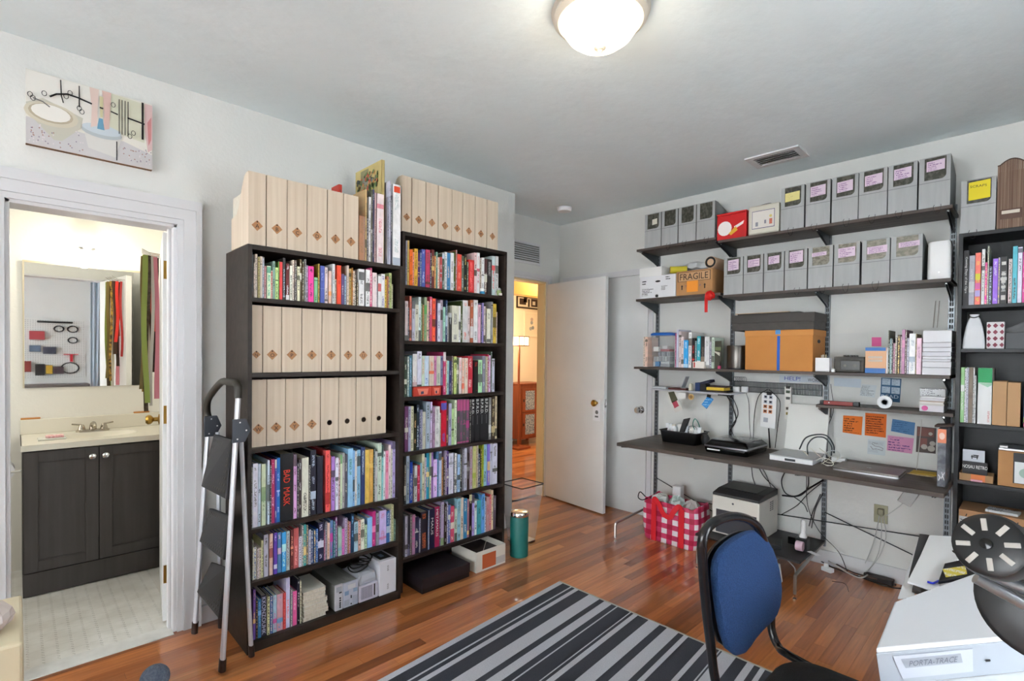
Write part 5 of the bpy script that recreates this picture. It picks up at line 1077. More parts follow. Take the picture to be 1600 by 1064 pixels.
quad_card('red_area', None, None, ((1434, 667), (1460, 670), (1459, 683), (1433, 681)), YW-.0036, cm('6e352a', .5), .0005, parent=t); quad_card('red_area', None, None, ((1438, 684), (1449, 685), (1448, 700), (1437, 698)), YW-.0036, cm('74352c', .5), .0005, parent=t)
for u, v, r_ in ((1444, 698, 4), (1457, 693, 3.6), (1455, 701, 4.6), (1454, 678, 2.6)): p = PY(u, v, YW-.0042); B().lathe([(r_*.0039, 0), (r_*.0039, .0004), (0, .0004)], p, 9, ax=(0, -1, 0)).build('white_shape', cm('b5aea4', .6), t)
quad_card('pink_sticky', 'small hot pink sticky note on the wall above the cartons', 'note', ((1362, 527), (1377, 527), (1377, 541), (1362, 541)), YW-.002, cm('e86aa4', .7))
quad_card('faint_paper', 'faint pencil drawn paper taped above the cassette radio', 'paper', ((1302, 522), (1356, 520), (1357, 545), (1302, 547)), YW-.001, cm('d3d4d2', .8))
# ---- shelf 4 items
z = SH['4']+.0008
x0, x1 = PY(1282, 626, 3.60).x, PY(1343, 630, 3.60).x
t = thing('red_level', 'long red tool case with black ends on the short shelf', 'case', ((x0+x1)/2, 3.60, z)); B().box(x0+.02, 3.585, z, x1-.03, 3.615, z+.024).build('case_body', cm('8e2f2c', .4), t, bev=.003)
for a, c in ((x0, x0+.0198), (x1-.0298, x1)): B().box(a, 3.583, z, c, 3.617, z+.026).build('end_cap', M_blackp, t, bev=.003)
B().lathe([(.004, 0), (.004, .001), (0, .001)], (x0+.05, 3.5849, z+.014), 10, ax=(0, -1, 0)).build('stud', M_whitep, t)
c = PY(1383, 628, 3.553); t = thing('tape_roll', 'clear tape roll leaning on the edge of the short shelf', 'tape', c-Vector((0, 0, .03)))
B().lathe([(.019, 0), (.036, 0), (.036, .018), (.019, .018), (.019, 0)], c, 28, ax=(0, -1, 0)).build('tape', cm('c5c9cb', .25), t, smooth=True); B().lathe([(.014, -.001), (.019, -.001), (.019, .019), (.014, .019), (.014, -.001)], c, 28, ax=(0, -1, 0)).build('core', cm('9ea3a8', .5), t, smooth=True)
x0, x1 = PY(1434, 645, 3.58).x, -.345; zz = z; rq = random.Random(3)
for k, (hh, c_, l_) in enumerate(((.034, 'd6d3d8', 'bottom'), (.010, 'c9c4bf', 'second lowest'), (.007, 'dcdad6', 'third lowest'), (.006, 'b9a79c', 'middle'), (.008, 'd9d9dc', 'third highest'), (.006, 'cfcdd0', 'second highest'), (.007, 'e2e2e4', 'highest'))):
    dx, dy = rq.uniform(-.006, .012), rq.uniform(-.01, .012); ta = rq.uniform(-.02, .02) if k else 0
    b = B(); cx, cy = (x0+x1)/2+dx*.5, 3.66+dy
    b.obox((cx, cy, zz+hh/2), (math.cos(ta)*(x1-x0)*.44, math.sin(ta)*.05, 0), (-math.sin(ta)*.05, math.cos(ta)*.075, 0), (0, 0, hh/2)); b.build('papers', cm(c_, .8), None, '%s bundle in the messy paper stack on the short shelf' % l_, 'paper', 'paper bundles stacked on the short shelf'); zz += hh+.0006
p = PY(1441, 646, 3.566); B().lathe([(.014, 0), (.014, .002), (0, .002)], (p.x+.008, 3.585, z+.018), 14, ax=(0, -1, 0)).build('pink_sticker', cm('c8508e', .5), None, 'round magenta sticker on the bottom paper bundle', 'sticker')
b = B(); b.obox((x1-.062, 3.64, zz+.022), (.055, 0, 0), (0, .004, .0015), (0, -.006, .021)); b.build('printed_card', note_mat('card_print', hx('dcdddf'), hx('6a6a70'), 4, .48, .08), None, 'white card with small print on top of the messy paper stack', 'card')
# ---- on the desk
z = DZ+.0008
# black basket full of odds and ends
P0 = PZ(1027, 690, DZ); x0, x1 = PZ(1028, 690, DZ).x, PZ(1092, 697, DZ).x; y0, y1 = 3.50, 3.70
t = thing('black_basket', 'black plastic basket of cables and packets on the desk', 'basket', ((x0+x1)/2, 3.6, z)); h_ = .085
b = B()
cxx, cyy, hw, hd = (x0+x1)/2, 3.60, (x1-x0)/2, .10
b.ring([rrect(cxx, cyy, hw*k, hd*k, .02, z+q) for k, q in ((.88, 0), (.90, .003), (1.0, h_), (1.05, h_+.002), (1.05, h_+.006), (.98, h_+.006), (.97, h_-.002), (.86, .012))]); b.build('basket_wall', M_blackp, t, smooth=True)
B().ring([rrect(cxx, cyy, hw*.86, hd*.86, .02, z+.002), rrect(cxx, cyy, hw*.86, hd*.86, .02, z+.008)]).build('basket_bottom', M_blackp, t)
b = B(); b.obox((cxx+.015, cyy-.02, z+h_+.045), (.020, 0, .006), (0, .018, 0), (.018, 0, .055)); b.build('leaning_case', cm('2e2f31', .5), None, 'tall dark hard case leaning in the black basket', 'case', bev=.003)
cord('green_cable', 'teal green cable looping up out of the black basket', [(cxx+.14, cyy, z+.05), (cxx+.115, cyy, z+.15), (cxx+.085, cyy, z+.185), (cxx+.075, cyy-.01, z+.14), (cxx+.11, cyy-.02, z+.09), (cxx+.15, cyy-.01, z+.06)], .0035, cm('1f7a66', .4))
cord('grey_cable', 'grey cable arching between case and green cable in the basket', [(cxx+.03, cyy, z+.06), (cxx+.04, cyy, z+.12), (cxx+.09, cyy, z+.125), (cxx+.13, cyy+.01, z+.07)], .003, cm('7c8084', .4))
rq = random.Random(12)
for k, (dx, dy, s_, c_, l_) in enumerate(((-.13, 0, .036, 'dfe3e6', 'clear crumpled packet at the left end of the black basket'), (-.09, .03, .033, 'd2d8dc', 'pale crumpled packet behind the left packet in the basket'), (-.085, -.035, .030, 'eceef0', 'white crumpled packet beside the leaning case'), (.075, .01, .034, 'e6e2da', 'cream crumpled packet right of the leaning case'), (.12, -.02, .032, 'dcdcd8', 'white crumpled packet under the green cable'), (.15, .03, .030, 'c9c6bc', 'beige packet at the right end of the black basket'))):
    b = B(); b.blob((cxx+dx*.84, cyy+dy*.6, z+h_-.012+s_*.45), s_*.62, s_*.6, s_*1.0, 10)
    for v in b.v: v += Vector((rq.uniform(-1, 1), rq.uniform(-1, 1), rq.uniform(-1, 1)))*s_*.16
    b.build('packet', cm(c_, .3), None, l_, 'packet')
for k in range(9):
    xx_ = cxx-.15+.034*k; yy_ = cyy+.035-.02*(k % 3); b = B(); b.obox((xx_, yy_, z+h_+.012), (.012, .004, 0), (-.003, .010, 0), (.004*(k % 3-1), 0, .030))
    b.build('card_packet', cm(['e4e6e8', 'cfd6da', 'd9d2c4', 'f0f0ee'][k % 4], .5), None, 'small upright packet, %s from the left in the black basket' % ORD[k+1], 'packet', 'packets standing in the black basket')
b = B(); b.blob((cxx+hw+.035, cyy-.035, z+.046), .034, .03, .045, 10)
for v in b.v: v += Vector((rq.uniform(-1, 1), rq.uniform(-1, 1), max(rq.uniform(-1, 1), 0)))*.004
b.build('black_pouch', cm('26282a', .6), None, 'dark crumpled pouch between the black basket and the scanner', 'pouch', smooth=True)
# black scanner
q = [PZ(*p, DZ) for p in ((1108, 701), (1167, 713), (1206, 706), (1152, 690))]
c = Vector((0, 0, 0)); A_ = PZ(1112, 706, DZ); 
x0, x1, y0, y1 = -1.70, -1.41, 3.24, 3.62
A_ = PZ(1113, 702, DZ); D_ = PZ(1168, 716, DZ); x0, x1 = A_.x, D_.x; y0 = D_.y; y1 = y0+.36
t = thing('scanner', 'black flatbed scanner with silver stripe on the desk', 'scanner', ((x0+x1)/2, (y0+y1)/2, z))
b = B(); cx, cy, hw, hd = (x0+x1)/2, (y0+y1)/2, (x1-x0)/2, (y1-y0)/2
b.ring([rrect(cx, cy, hw*k, hd*k, .02, z+q_) for k, q_ in ((.93, 0), (.96, .004), (1, .036), (.99, .040))]); b.build('scanner_base', M_blacks, t, smooth=True)
B().ring([rrect(cx, cy, hw*k, hd*k, .02, z+q_) for k, q_ in ((.995, .040), (1.01, .042), (1.01, .050), (.995, .052))]).build('silver_stripe', M_steel, t, smooth=True)
B().ring([rrect(cx, cy+.0, hw*k, hd*k, .02, z+q_) for k, q_ in ((.99, .052), (.97, .058), (.82, .082), (.78, .086))]).build('lid', M_blacks, t, smooth=True)
B().box(cx-.01, y0+.028, z+.0685, cx+.05, y0+.034, z+.0695).build('mark', M_steel, t); B().box(x0+.025, y0-.0015, z+.020, x0+.11, y0+.002, z+.028).build('buttons', M_whitep, t)
k0 = B(); k0.box(cx-.09, cy-.02, z+.0866, cx+.12, cy+.13, z+.0886); k0.build('acrylic_sheet', M_clear, None, 'clear acrylic sheet lying on the scanner lid', 'sheet')
# white power strip boards on the wall
t = thing('cable_board', 'white hanging board with rows of orange and black socket prints', 'board', PY(1200, 668, 3.80))
yb = 3.795; quad_card('board', None, None, ((1191, 613), (1214, 617), (1211, 670), (1188, 666)), yb, M_whitep, .008, parent=t)
for r_ in range(4):
    for c_ in range(2):
        u, v = 1193.5+8*c_-.3*r_, 617+7.5*r_+c_; quad_card('socket', None, None, ((u, v), (u+6, v+.5), (u+5.7, v+6), (u-.3, v+5.5)), yb-.001, cm('d99a72' if r_ > 1 else 'b8bcc6', .5), .001, parent=t); quad_card('plug', None, None, ((u+1, v+1), (u+4.5, v+1.5), (u+4, v+4.5), (u+1, v+4)), yb-.006, cm('5a3020' if r_ > 1 else '1c1e2a', .5), .005, parent=t)
quad_card('grey_print', None, None, ((1193, 652), (1200, 653), (1199.5, 660), (1192.5, 659)), yb-.001, cm('a9abb4', .5), .001, parent=t)
quad_card('clip', None, None, ((1198, 612), (1206, 613), (1205, 618), (1198, 617)), yb-.006, M_ink, .006, parent=t)
t = thing('power_strip', 'narrow white power strip hanging right of the white board', 'power strip', PY(1230, 655, 3.80))
quad_card('strip_body', None, None, ((1226, 604), (1236, 605), (1235, 656), (1226, 655)), yb-.01, cm('e2e0da', .4), .022, parent=t)
for k, (v, cc) in enumerate(((603, '2a2a28'), (610, '4c5a46'), (620, '6a6a66'), (636, '55504a'), (644, '8a7a3a'))): quad_card('plug', None, None, ((1228, v), (1234, v+.5), (1233.5, v+4.5), (1228, v+4)), yb-.018, cm(cc, .5), .008, parent=t)
# white laptop stand / folio standing open, and the clutter of cords
xa, xb = PY(1211, 705, 3.52).x, PY(1284, 716, 3.50).x
t = thing('white_scanner', 'slim white flatbed scanner with its white lid standing open', 'scanner', ((xa+xb)/2, 3.6, z)); ya = 3.42; xb = xa+.245
B().box(xa, ya, z, xb, 3.70, z+.030).build('scanner_base', M_whitep, t, bev=.005); B().box(xa-.001, ya-.001, z+.030, xb+.001, 3.701, z+.036).build('glass_frame', cm('a8acae', .3), t)
B().box(xa+.09, ya-.001, z+.008, xa+.15, ya+.001, z+.022).build('control_panel', cm('3a3d40', .4), t)
b = B(); b.prism([(xa, 3.685, z+.037), (xa, 3.70, z+.037), (xa, 3.775, z+.33), (xa, 3.762, z+.335)], (xb-xa, 0, 0)); b.build('open_lid', cm('dcdcd8', .4), t, bev=.003)
rq = random.Random(14)
yq = 3.56
for k, (pts, r_, m_, l_) in enumerate((
    (((1249, 702), (1258, 685), (1275, 679), (1292, 681), (1302, 695), (1303, 708)), .0042, 'M', 'thick dark cable arching highest over the cord pile'),
    (((1262, 710), (1262, 695), (1272, 684), (1288, 684), (1299, 697), (1299, 712)), .004, 'M', 'dark cable arching just below the highest one'),
    (((1254, 704), (1262, 712), (1258, 722), (1270, 726), (1286, 724)), .002, 'c8c2aa', 'cream wire curling at the left of the cord pile'),
    (((1266, 700), (1280, 712), (1292, 722), (1304, 722), (1310, 714)), .002, 'd5d1c0', 'cream wire crossing the middle of the cord pile'),
    (((1284, 722), (1290, 708), (1302, 704), (1312, 708), (1312, 716), (1300, 722)), .002, 'cfd2d2', 'pale grey wire looping at the right of the cord pile'),
    (((1280, 700), (1296, 714), (1286, 724), (1300, 728)), .0022, 'bfbca8', 'tangled beige wire in front of the cord pile'),
    (((1270, 724), (1282, 716), (1296, 718), (1302, 726), (1288, 728)), .0022, 'e2e0d6', 'white wire lying lowest in the cord pile'))):
    cord('loose_cord', l_, [PY(u, v, yq-.012*k) for u, v in pts], r_, M_dgrey if m_ == 'M' else cm(m_, .5), 'cords piled on the desk')
p = PZ(1313, 722, DZ); TB('white_charger', 'white laptop charger block beside the cord pile', 'charger', p.x-.045, p.x+.03, p.y-.02, p.y+.03, z, z+.026, M_whitep, .004)
# closed laptop
A_, B_ = PZ(1301, 733, DZ), PZ(1404, 750, DZ); C_ = PZ(1416, 741, DZ)
t = thing('laptop', 'closed silver laptop lying near the desk edge', 'laptop', ((A_+B_)/2+Vector((0, .1, 0))))
x0, x1 = A_.x+.004, B_.x; y0 = (A_.y+B_.y)/2-.005; y1 = y0+.23; cx, cy, hw, hd = (x0+x1)/2, (y0+y1)/2, (x1-x0)/2, (y1-y0)/2
M_lap = mat('laptop_aluminium', hx('b9babc'), .3, .8)
B().ring([rrect(cx, cy, hw, hd, .012, z+q_) for q_ in (0, .009)]).build('laptop_base', M_lap, t, smooth=True); B().ring([rrect(cx, cy, hw*.996, hd*.996, .012, z+q_) for q_ in (.009, .0115)]).build('seam', M_ink, t, smooth=True); B().ring([rrect(cx, cy, hw, hd, .012, z+q_) for q_ in (.0115, .0195)]).build('laptop_lid', mat('laptop_lid', hx('77716c'), .35, .7), t, smooth=True)
B().lathe([(.012, 0), (.012, .0006), (0, .0006)], (cx+.0, cy, z+.0195), 14).build('emblem', M_chrome, t)
# yellow notepad and torn sheet
p = PZ(1443, 740, DZ); b = B(); b.prism([(p.x-.055, p.y-.05, z), (p.x+.06, p.y-.035, z), (p.x+.05, p.y+.06, z), (p.x-.05, p.y+.05, z)], (0, 0, .006)); b.build('yellow_notepad', cm('c9a63a', .7), None, 'yellow notepad right of the laptop', 'notepad')
b = B(); b.prism([(p.x-.065, p.y-.07, z), (p.x-.02, p.y-.085, z), (p.x+.045, p.y-.075, z), (p.x+.055, p.y-.058, z), (p.x-.06, p.y-.058, z)], (0, 0, .003)); b.build('tan_paper', cm('d8c08a', .8), None, 'torn tan paper in front of the yellow notepad', 'paper')
# upright orange and grey magazine box at the right end
x0, x1 = PY(1465, 700, 3.36).x, PY(1490, 700, 3.36).x; x1 = min(x1, -.318); zt = PY(1477, 671, 3.36).z
t = thing('record_box', 'upright box set with orange top and grey photo spine on the desk', 'box', ((x0+x1)/2, 3.45, z)); B().box(x0, 3.36, z, x1, 3.60, zt).build('box_body', mat('grey_photo', hx('7a7c84'), .5, col2=hx('4a4c54'), sc=(30, 30, 30), lo=.4, hi=.6), t, bev=.001)
B().box(x0-.0006, 3.3588, zt-.070, x1+.0006, 3.3598, zt).build('orange_panel', cm('e48a6a', .6), t); b = B(); b.blob(((x0+x1)/2, 3.358, zt-.035), (x1-x0)*.36, .0008, .018, 10); b.build('pale_print', cm('ecc9bb', .6), t)
b = B(); W_ = x1-x0; b.tube([(x0+W_*q, 3.3585, z+v) for q, v in ((.15, .06), (.38, .048), (.2, .03))], .0018, 5); b.tube([(x0+W_*q, 3.3585, z+v) for q, v in ((.55, .075), (.85, .035))], .0018, 5); b.tube([(x0+W_*q, 3.3585, z+v) for q, v in ((.9, .075), (.5, .042))], .0018, 5); b.build('white_print', cm('dcdce0', .6), t)
b = B(); b.obox(((x0+x1)/2, 3.45, zt+.012), (.035, 0, .004), (0, .05, 0), (0, 0, .006)); b.build('dark_pouch', cm('3a2a24', .6), None, 'small dark pouch lying on the orange topped box', 'pouch', bev=.003)
# ================================================================== under the desk
z = LZ+.0008
# laser printer
A_ = PZ(1111, 818, LZ); D_ = PZ(1185, 833, LZ); x0, x1 = A_.x, D_.x-.006; y0 = 3.42
A_ = PY(1112, 800, y0); D_ = PY(1186, 812, y0); x0, x1 = A_.x, D_.x; y1 = y0+.34; H_ = PY(1113, 763, y0).z-z
t = thing('laser_printer', 'white and dark grey laser printer on the low shelf', 'printer', ((x0+x1)/2, (y0+y1)/2, z)); W_ = x1-x0
M_prn = mat('printer_plastic', hx('d9d6cd'), .45)
B().box(x0, y0, z, x1, y1, z+H_*.86).build('printer_body', M_prn, t, bev=.008)
b = B(); b.prism([(x0+.002, y0+.004, z+H_*.86), (x0+.002, y1, z+H_*.86), (x0+.002, y1, z+H_*1.0), (x0+.002, y0+.10, z+H_*.98), (x0+.002, y0+.004, z+H_*.92)], (W_-.004, 0, 0)); b.build('top_cover', cm('3a3a3c', .45), t, bev=.004)
b = B(); b.box(x0+.05, y0+.09, z+H_*.985, x1-.05, y1-.05, z+H_*1.0); b.build('paper_slot', M_blackp, t)
B().box(x0+W_*.10, y0-.004, z+H_*.04, x1-W_*.05, y0+.002, z+H_*.56).build('front_tray', cm('3c3c42', .45), t, bev=.004)
B().box(x0+W_*.42, y0-.006, z+H_*.53, x0+W_*.56, y0-.003, z+H_*.57).build('tray_latch', cm('a7a49c', .4), t)
B().lathe([(.007, 0), (.007, .001), (0, .001)], (x0+W_*.46, y0-.0005, z+H_*.74), 14, ax=(0, -1, 0)).build('round_badge', cm('4a4e58', .4), t)
for k in range(5):
    for j in range(2): B().box(x1-.0005, y0+.19+.035*j, z+H_*(.58+.045*k), x1+.0008, y0+.215+.035*j, z+H_*(.60+.045*k)).build('vent_slot', M_dgrey, t)
# things beside the printer
def blk(name, label, cat, px, py, w_, d_, h_, m, z_=z, rz=0, bev=.003, y=None):
    p = PZ(px, py, z_); 
    if y: p = Vector((PY(px, py, y).x, y, z_))
    b = B(); b.obox((p.x, p.y, z_+h_/2), (math.cos(rz)*w_/2, math.sin(rz)*w_/2, 0), (-math.sin(rz)*d_/2, math.cos(rz)*d_/2, 0), (0, 0, h_/2)); return b.build(name, m, None, label, cat, bev=bev)
blk('black_modem', 'flat black modem on the low shelf right of the printer', 'modem', 1208, 835, .10, .14, .028, M_blackp, rz=.3, y=3.46)
blk('black_adapter', 'small black box with screen beside the label printer', 'adapter', 1240, 836, .05, .06, .045, M_blacks, y=3.60)
p = Vector((PY(1254, 838, 3.52).x, 3.52, z)); t = thing('handheld_scanner', 'white handheld device with pink paper roll in a black cradle', 'device', p)
B().box(p.x-.032, 3.49, z, p.x+.032, 3.56, z+.075).build('cradle', M_blackp, t, bev=.004); b = B(); b.lathe([(.028, 0), (.030, .004), (.030, .036), (.028, .040), (0, .040)], p+Vector((-.02, -.052, .036)), 20, ax=(1, 0, 0)); b.build('pink_roll', cm('d6b6c4', .6), t, smooth=True)
b = B(); b.lathe([(.022, .075), (.024, .085), (.013, .105), (.014, .150), (.015, .170), (.010, .185), (0, .188)], p+Vector((0, .008, 0)), 20); b.build('white_handle', M_whitep, t, smooth=True)
blk('white_paper_scrap', 'small white paper scrap on the low shelf corner', 'paper', 1272, 845, .07, .03, .002, M_paper, rz=-.5, bev=0, y=3.50)
# black cords on the wall and below the desk
ck = M_blackp; yc_ = 3.80
CORDS = [('dark cable running down the left of the white board', ((1135, 617), (1142, 630), (1150, 655), (1140, 675), (1146, 684)), .0045, ck), ('second dark cable beside the upright behind the scanner', ((1138, 614), (1148, 628), (1153, 648), (1143, 668), (1148, 685)), .003, ck),
 ('thin grey cable hanging straight from the wire rail', ((1166, 614), (1170, 630), (1171, 660), (1173, 684)), .002, M_dgrey), ('dark cable looping left of the white board', ((1200, 608), (1186, 618), (1179, 645), (1177, 684)), .0025, ck), ('dark cable looping right of the white board', ((1201, 608), (1212, 618), (1219, 630), (1216, 660), (1211, 700)), .0025, ck), ('thick black cord below the white board', ((1201, 669), (1202, 684), (1203, 700)), .005, ck),
 ('black cord hanging left below the desk', ((1174, 725), (1176, 745), (1180, 757)), .003, ck), ('black cord falling towards the printer top', ((1184, 727), (1194, 745), (1213, 764)), .003, ck), ('thin black cord falling behind the printer', ((1188, 727), (1197, 742), (1206, 765)), .0025, ck),
 ('black cable in a wide U loop under the desk', ((1228, 734), (1221, 752), (1228, 771), (1248, 775), (1262, 762), (1263, 738)), .004, ck), ('black cable bundle rising to the upright', ((1222, 774), (1245, 775), (1266, 762), (1286, 750)), .006, ck), ('black cable crossing down to the printer side', ((1283, 755), (1262, 772), (1245, 790), (1221, 804)), .003, ck), ('black cable sagging from the loop to the right', ((1240, 776), (1256, 788), (1262, 800)), .003, ck),
 ('long thin cable falling to the floor beside the upright', ((1260, 740), (1262, 790), (1280, 830), (1310, 862), (1324, 893)), .0025, ck), ('dark cable behind the label printer', ((1286, 770), (1274, 795), (1268, 825)), .003, ck), ('second dark cable behind the label printer', ((1282, 772), (1270, 800), (1264, 822)), .003, ck), ('thin black cable below the ledge shelf behind the laptop', ((1298, 600), (1302, 640), (1294, 665)), .002, ck)]
for k, (l_, pts, r_, m_) in enumerate(CORDS): cord('cable', l_, [PY(u, v, yc_+.014-.0095*(k % 7)) for u, v in pts], r_, m_)
for l_, xx in (('left white cord hanging down the wall under the second shelf', 1462), ('right white cord hanging down the wall under the second shelf', 1468)):
    cord('hanging_wire', l_, [PY(xx, 470, 3.82), PY(xx-2, 490, 3.82), PY(xx-4, 512, 3.82)], .002, cm('a9a49c', .5))
cord('hanging_wire', 'thin white cord hanging from the short shelf in front of the art print', [PY(1440, 655, 3.53), PY(1438, 680, 3.53), PY(1432, 735, 3.53)], .002, cm('b9b8b0', .5))
# outlet
o0, o1 = PY(1366, 787, YW), PY(1387, 819, YW)
t = thing('wall_outlet', 'beige wall outlet plate with plugged cords', 'outlet', ((o0.x+o1.x)/2, W2Y-.006, o1.z)); B().box(o0.x, W2Y-.006, o1.z, o1.x, W2Y-.0004, o0.z).build('plate', cm('a9a78a', .5), t, bev=.002)
oc = PY(1376, 800, 3.81); b = B(); b.box(oc.x-.016, 3.80, oc.z-.018, oc.x+.016, 3.834, oc.z+.018); b.build('plug', cm('8a8a70', .5), t, bev=.004)
B().box(oc.x-.012, 3.8345, oc.z-.055, oc.x+.012, 3.8365, oc.z-.028).build('socket', cm('7a785f', .5), t)
gc = cm('b9bbb8', .5)
for l_, pts in (('grey cord falling from the outlet, left one', ((1374, 806), (1368, 835), (1362, 855), (1352, 880))), ('grey cord falling from the outlet, middle one', ((1377, 808), (1377, 840), (1370, 870), (1352, 895), (1338, 900))), ('grey cord falling from the outlet, right one', ((1380, 806), (1384, 840), (1372, 872), (1350, 896))), ('grey cord rising from the outlet to the desk adapter', ((1384, 806), (1400, 795), (1412, 785), (1417, 776)))):
    kk = globals().setdefault('OC', []); kk.append(1); cord('outlet_cord', l_, [PY(u, v, 3.80-.008*len(kk)) for u, v in pts], .0025, gc)
p = PY(1420, 768, 3.34); p.z = DZ-.024-.0365-.013; b = B(); b.obox((p.x, 3.34, p.z), (.028, 0, -.012), (0, .022, 0), (.018, 0, .036)); b.build('power_adapter', cm('9a9a98', .4), None, 'grey power adapter hanging under the desk board', 'adapter', bev=.004)
# cords and power strips along the baseboard
rq = random.Random(5)
for k, (l_, pts, c_, r_) in enumerate((('dark cord along the baseboard from the low shelf', ((1283, 868), (1310, 884), (1350, 896), (1400, 914)), '2c2220', .005), ('second dark cord along the baseboard', ((1278, 874), (1300, 886), (1340, 900), (1385, 916), (1412, 920)), '241c1a', .004), ('brown cord along the baseboard', ((1290, 872), (1330, 893), (1370, 905)), '4a2e22', .004), ('white cord curling on the floor under the upright', ((1222, 872), (1250, 862), (1280, 866), (1300, 880), (1340, 902), (1360, 896)), 'cfcac2', .004), ('white cord arching from the power strip to the leg', ((1208, 880), (1222, 870), (1240, 885), (1243, 896)), 'd6d2ca', .004), ('thin brown cord trailing on the floorboards', ((1300, 908), (1320, 912), (1326, 924)), '5a3624', .002))):
    cord('power_cable', l_, [PZ(u, v, .006+.0085*k) for u, v in pts], r_, cm(c_, .5), 'cords along the baseboard')
p = PZ(1293, 893, 0); t = thing('white_plug', 'white adapter plug on the floor below the upright', 'plug', p); b = B(); b.obox(p+Vector((0, 0, .014)), (.030, -.01, 0), (.006, .018, 0), (0, 0, .013)); b.build('plug_body', M_whitep, t, bev=.004); b = B(); b.obox(p+Vector((-.008, 0, .040)), (.012, 0, 0), (0, .012, 0), (0, 0, .012)); b.build('second_plug', M_whitep, t, bev=.003)
p = PZ(1372, 911, 0); b = B(); b.obox(p+Vector((0, .02, .020)), (.075, -.004, 0), (.002, .02, 0), (0, 0, .019)); b.build('power_brick', cm('2a2422', .5), None, 'dark brown power brick on the floor by the baseboard', 'adapter', bev=.005)
p = PZ(1214, 908, 0); t = thing('extension_strip', 'white extension lead box hanging beside the chair back', 'power strip', p); b = B(); b.obox(p+Vector((0, 0, .055)), (.022, 0, 0), (0, .012, 0), (-.008, 0, .053)); b.build('strip_body', M_whitep, t, bev=.004); b = B(); b.obox(p+Vector((-.006, -.014, .075)), (.010, 0, 0), (0, .004, 0), (0, 0, .018)); b.build('black_plug', M_blackp, t)
# gingham bag
x0, x1 = PZ(1004, 838, 0).x, -1.635; y0, y1 = 3.38, 3.62; H_ = .30
gm = bpy.data.materials.new('gingham'); gm.use_nodes = True; n, L = nd(gm); bs = n['Principled BSDF']; bs.inputs['Roughness'].default_value = .45
tc = n.new('ShaderNodeTexCoord'); sp = n.new('ShaderNodeSeparateXYZ'); L.new(tc.outputs['Object'], sp.inputs[0])
hsum = math_(n, L, 'ADD', sp.outputs[0], math_(n, L, 'MULTIPLY', sp.outputs[1], 1))
sx = math_(n, L, 'GREATER_THAN', math_(n, L, 'FRACT', math_(n, L, 'MULTIPLY', hsum, 1/.085)), .5); sz = math_(n, L, 'GREATER_THAN', math_(n, L, 'FRACT', math_(n, L, 'MULTIPLY', sp.outputs[2], 1/.076)), .5)
cr = n.new('ShaderNodeValToRGB'); cr.color_ramp.interpolation = 'CONSTANT'; e = cr.color_ramp.elements; e[0].color = (*hx('e6dfe4'), 1); e[1].position = .34; e[1].color = (*hx('cc4069'), 1); x_ = cr.color_ramp.elements.new(.7); x_.color = (*hx('b01c42'), 1)
L.new(math_(n, L, 'MULTIPLY', math_(n, L, 'ADD', sx, sz), .5), cr.inputs[0]); L.new(cr.outputs[0], bs.inputs['Base Color'])
t = thing('gingham_bag', 'red and white gingham shopping bag with red straps', 'bag', ((x0+x1)/2, (y0+y1)/2, 0)); b = B(); rings = []
for q_, k in ((0.001, .94), (.01, .97), (.10, 1.03), (.20, 1.04), (.28, 1.0), (.30, .98)):
    r_ = rrect((x0+x1)/2, (y0+y1)/2, (x1-x0)/2*k, (y1-y0)/2*k, .05, q_, 6)
    for j, v in enumerate(r_): v += Vector((0, 0, .012*math.sin(j*.9) if q_ > .2 else 0))
    rings.append(r_)
b.ring(rings, cap=False); k0 = len(b.v); b.poly([v.copy() for v in rings[0]][::-1]); o = b.build('bag_fabric', gm, t, smooth=True); sm = o.modifiers.new('s', 'SOLIDIFY'); sm.thickness = .003
M_strap = mat('red_strap', hx('d8232f'), .5)
xa, xb = PY(1023, 830, y0).x, PY(1066, 840, y0).x
b = B()
for xx in (xa, xb): b.prism([(xx-.020, y0-.016, .01), (xx+.020, y0-.016, .01), (xx+.020, y0-.014, .285), (xx-.020, y0-.014, .285)], (0, -.004, 0))
lp = curve([(xa, y0-.016, .285), (xa+.01, y0-.02, .318), (xa+.05, y0-.030, .285), (xa+.09, y0-.034, .225), ((xa+xb)/2+.03, y0-.034, .215), (xb-.05, y0-.030, .262), (xb-.02, y0-.022, .30), (xb, y0-.016, .285)], 6)
rg = []
for i, p in enumerate(lp):
    tt = (lp[min(i+1, len(lp)-1)]-lp[max(i-1, 0)]).normalized(); nn = Vector((-tt.z, 0, tt.x))
    rg.append([p+nn*.018, p-nn*.018, p-nn*.018+Vector((0, -.003, 0)), p+nn*.018+Vector((0, -.003, 0))])
b.ring(rg); b.build('handle', M_strap, t)
rq = random.Random(8)
for k, (dx, dy, c_, l_) in enumerate(((-.11, 0, 'dcdedc', 'white crumpled plastic heap at the left of the gingham bag'), (0, .02, 'cfdcd8', 'pale patterned cloth filling the middle of the gingham bag'), (.10, .01, 'c9c3c0', 'grey cloth at the right end of the gingham bag'))):
    b = B(); b.blob(((x0+x1)/2+dx*1.2, (y0+y1)/2+dy, .262), .056, .085, .058, 14)
    for v in b.v: v += Vector((rq.uniform(-1, 1), rq.uniform(-1, 1), rq.uniform(-1, 1)))*.011
    b.build('cloth_bundle', cm(c_, .6), None, l_, 'cloth')
cord('black_strap', 'black strap curling over the left rim of the gingham bag', [(x0+.03, y0, .31), (x0-.01, y0-.01, .34), (x0-.02, y0-.02, .30), (x0+.02, y0-.03, .29), (x0+.06, y0-.02, .31)], .004, M_ink, cat='strap')
TB('white_case', 'small white and black case standing behind the gingham bag', 'case', (x0+x1)/2-.12, (x0+x1)/2-.05, 3.66, 3.72, .0, .36, M_whitep, .006)
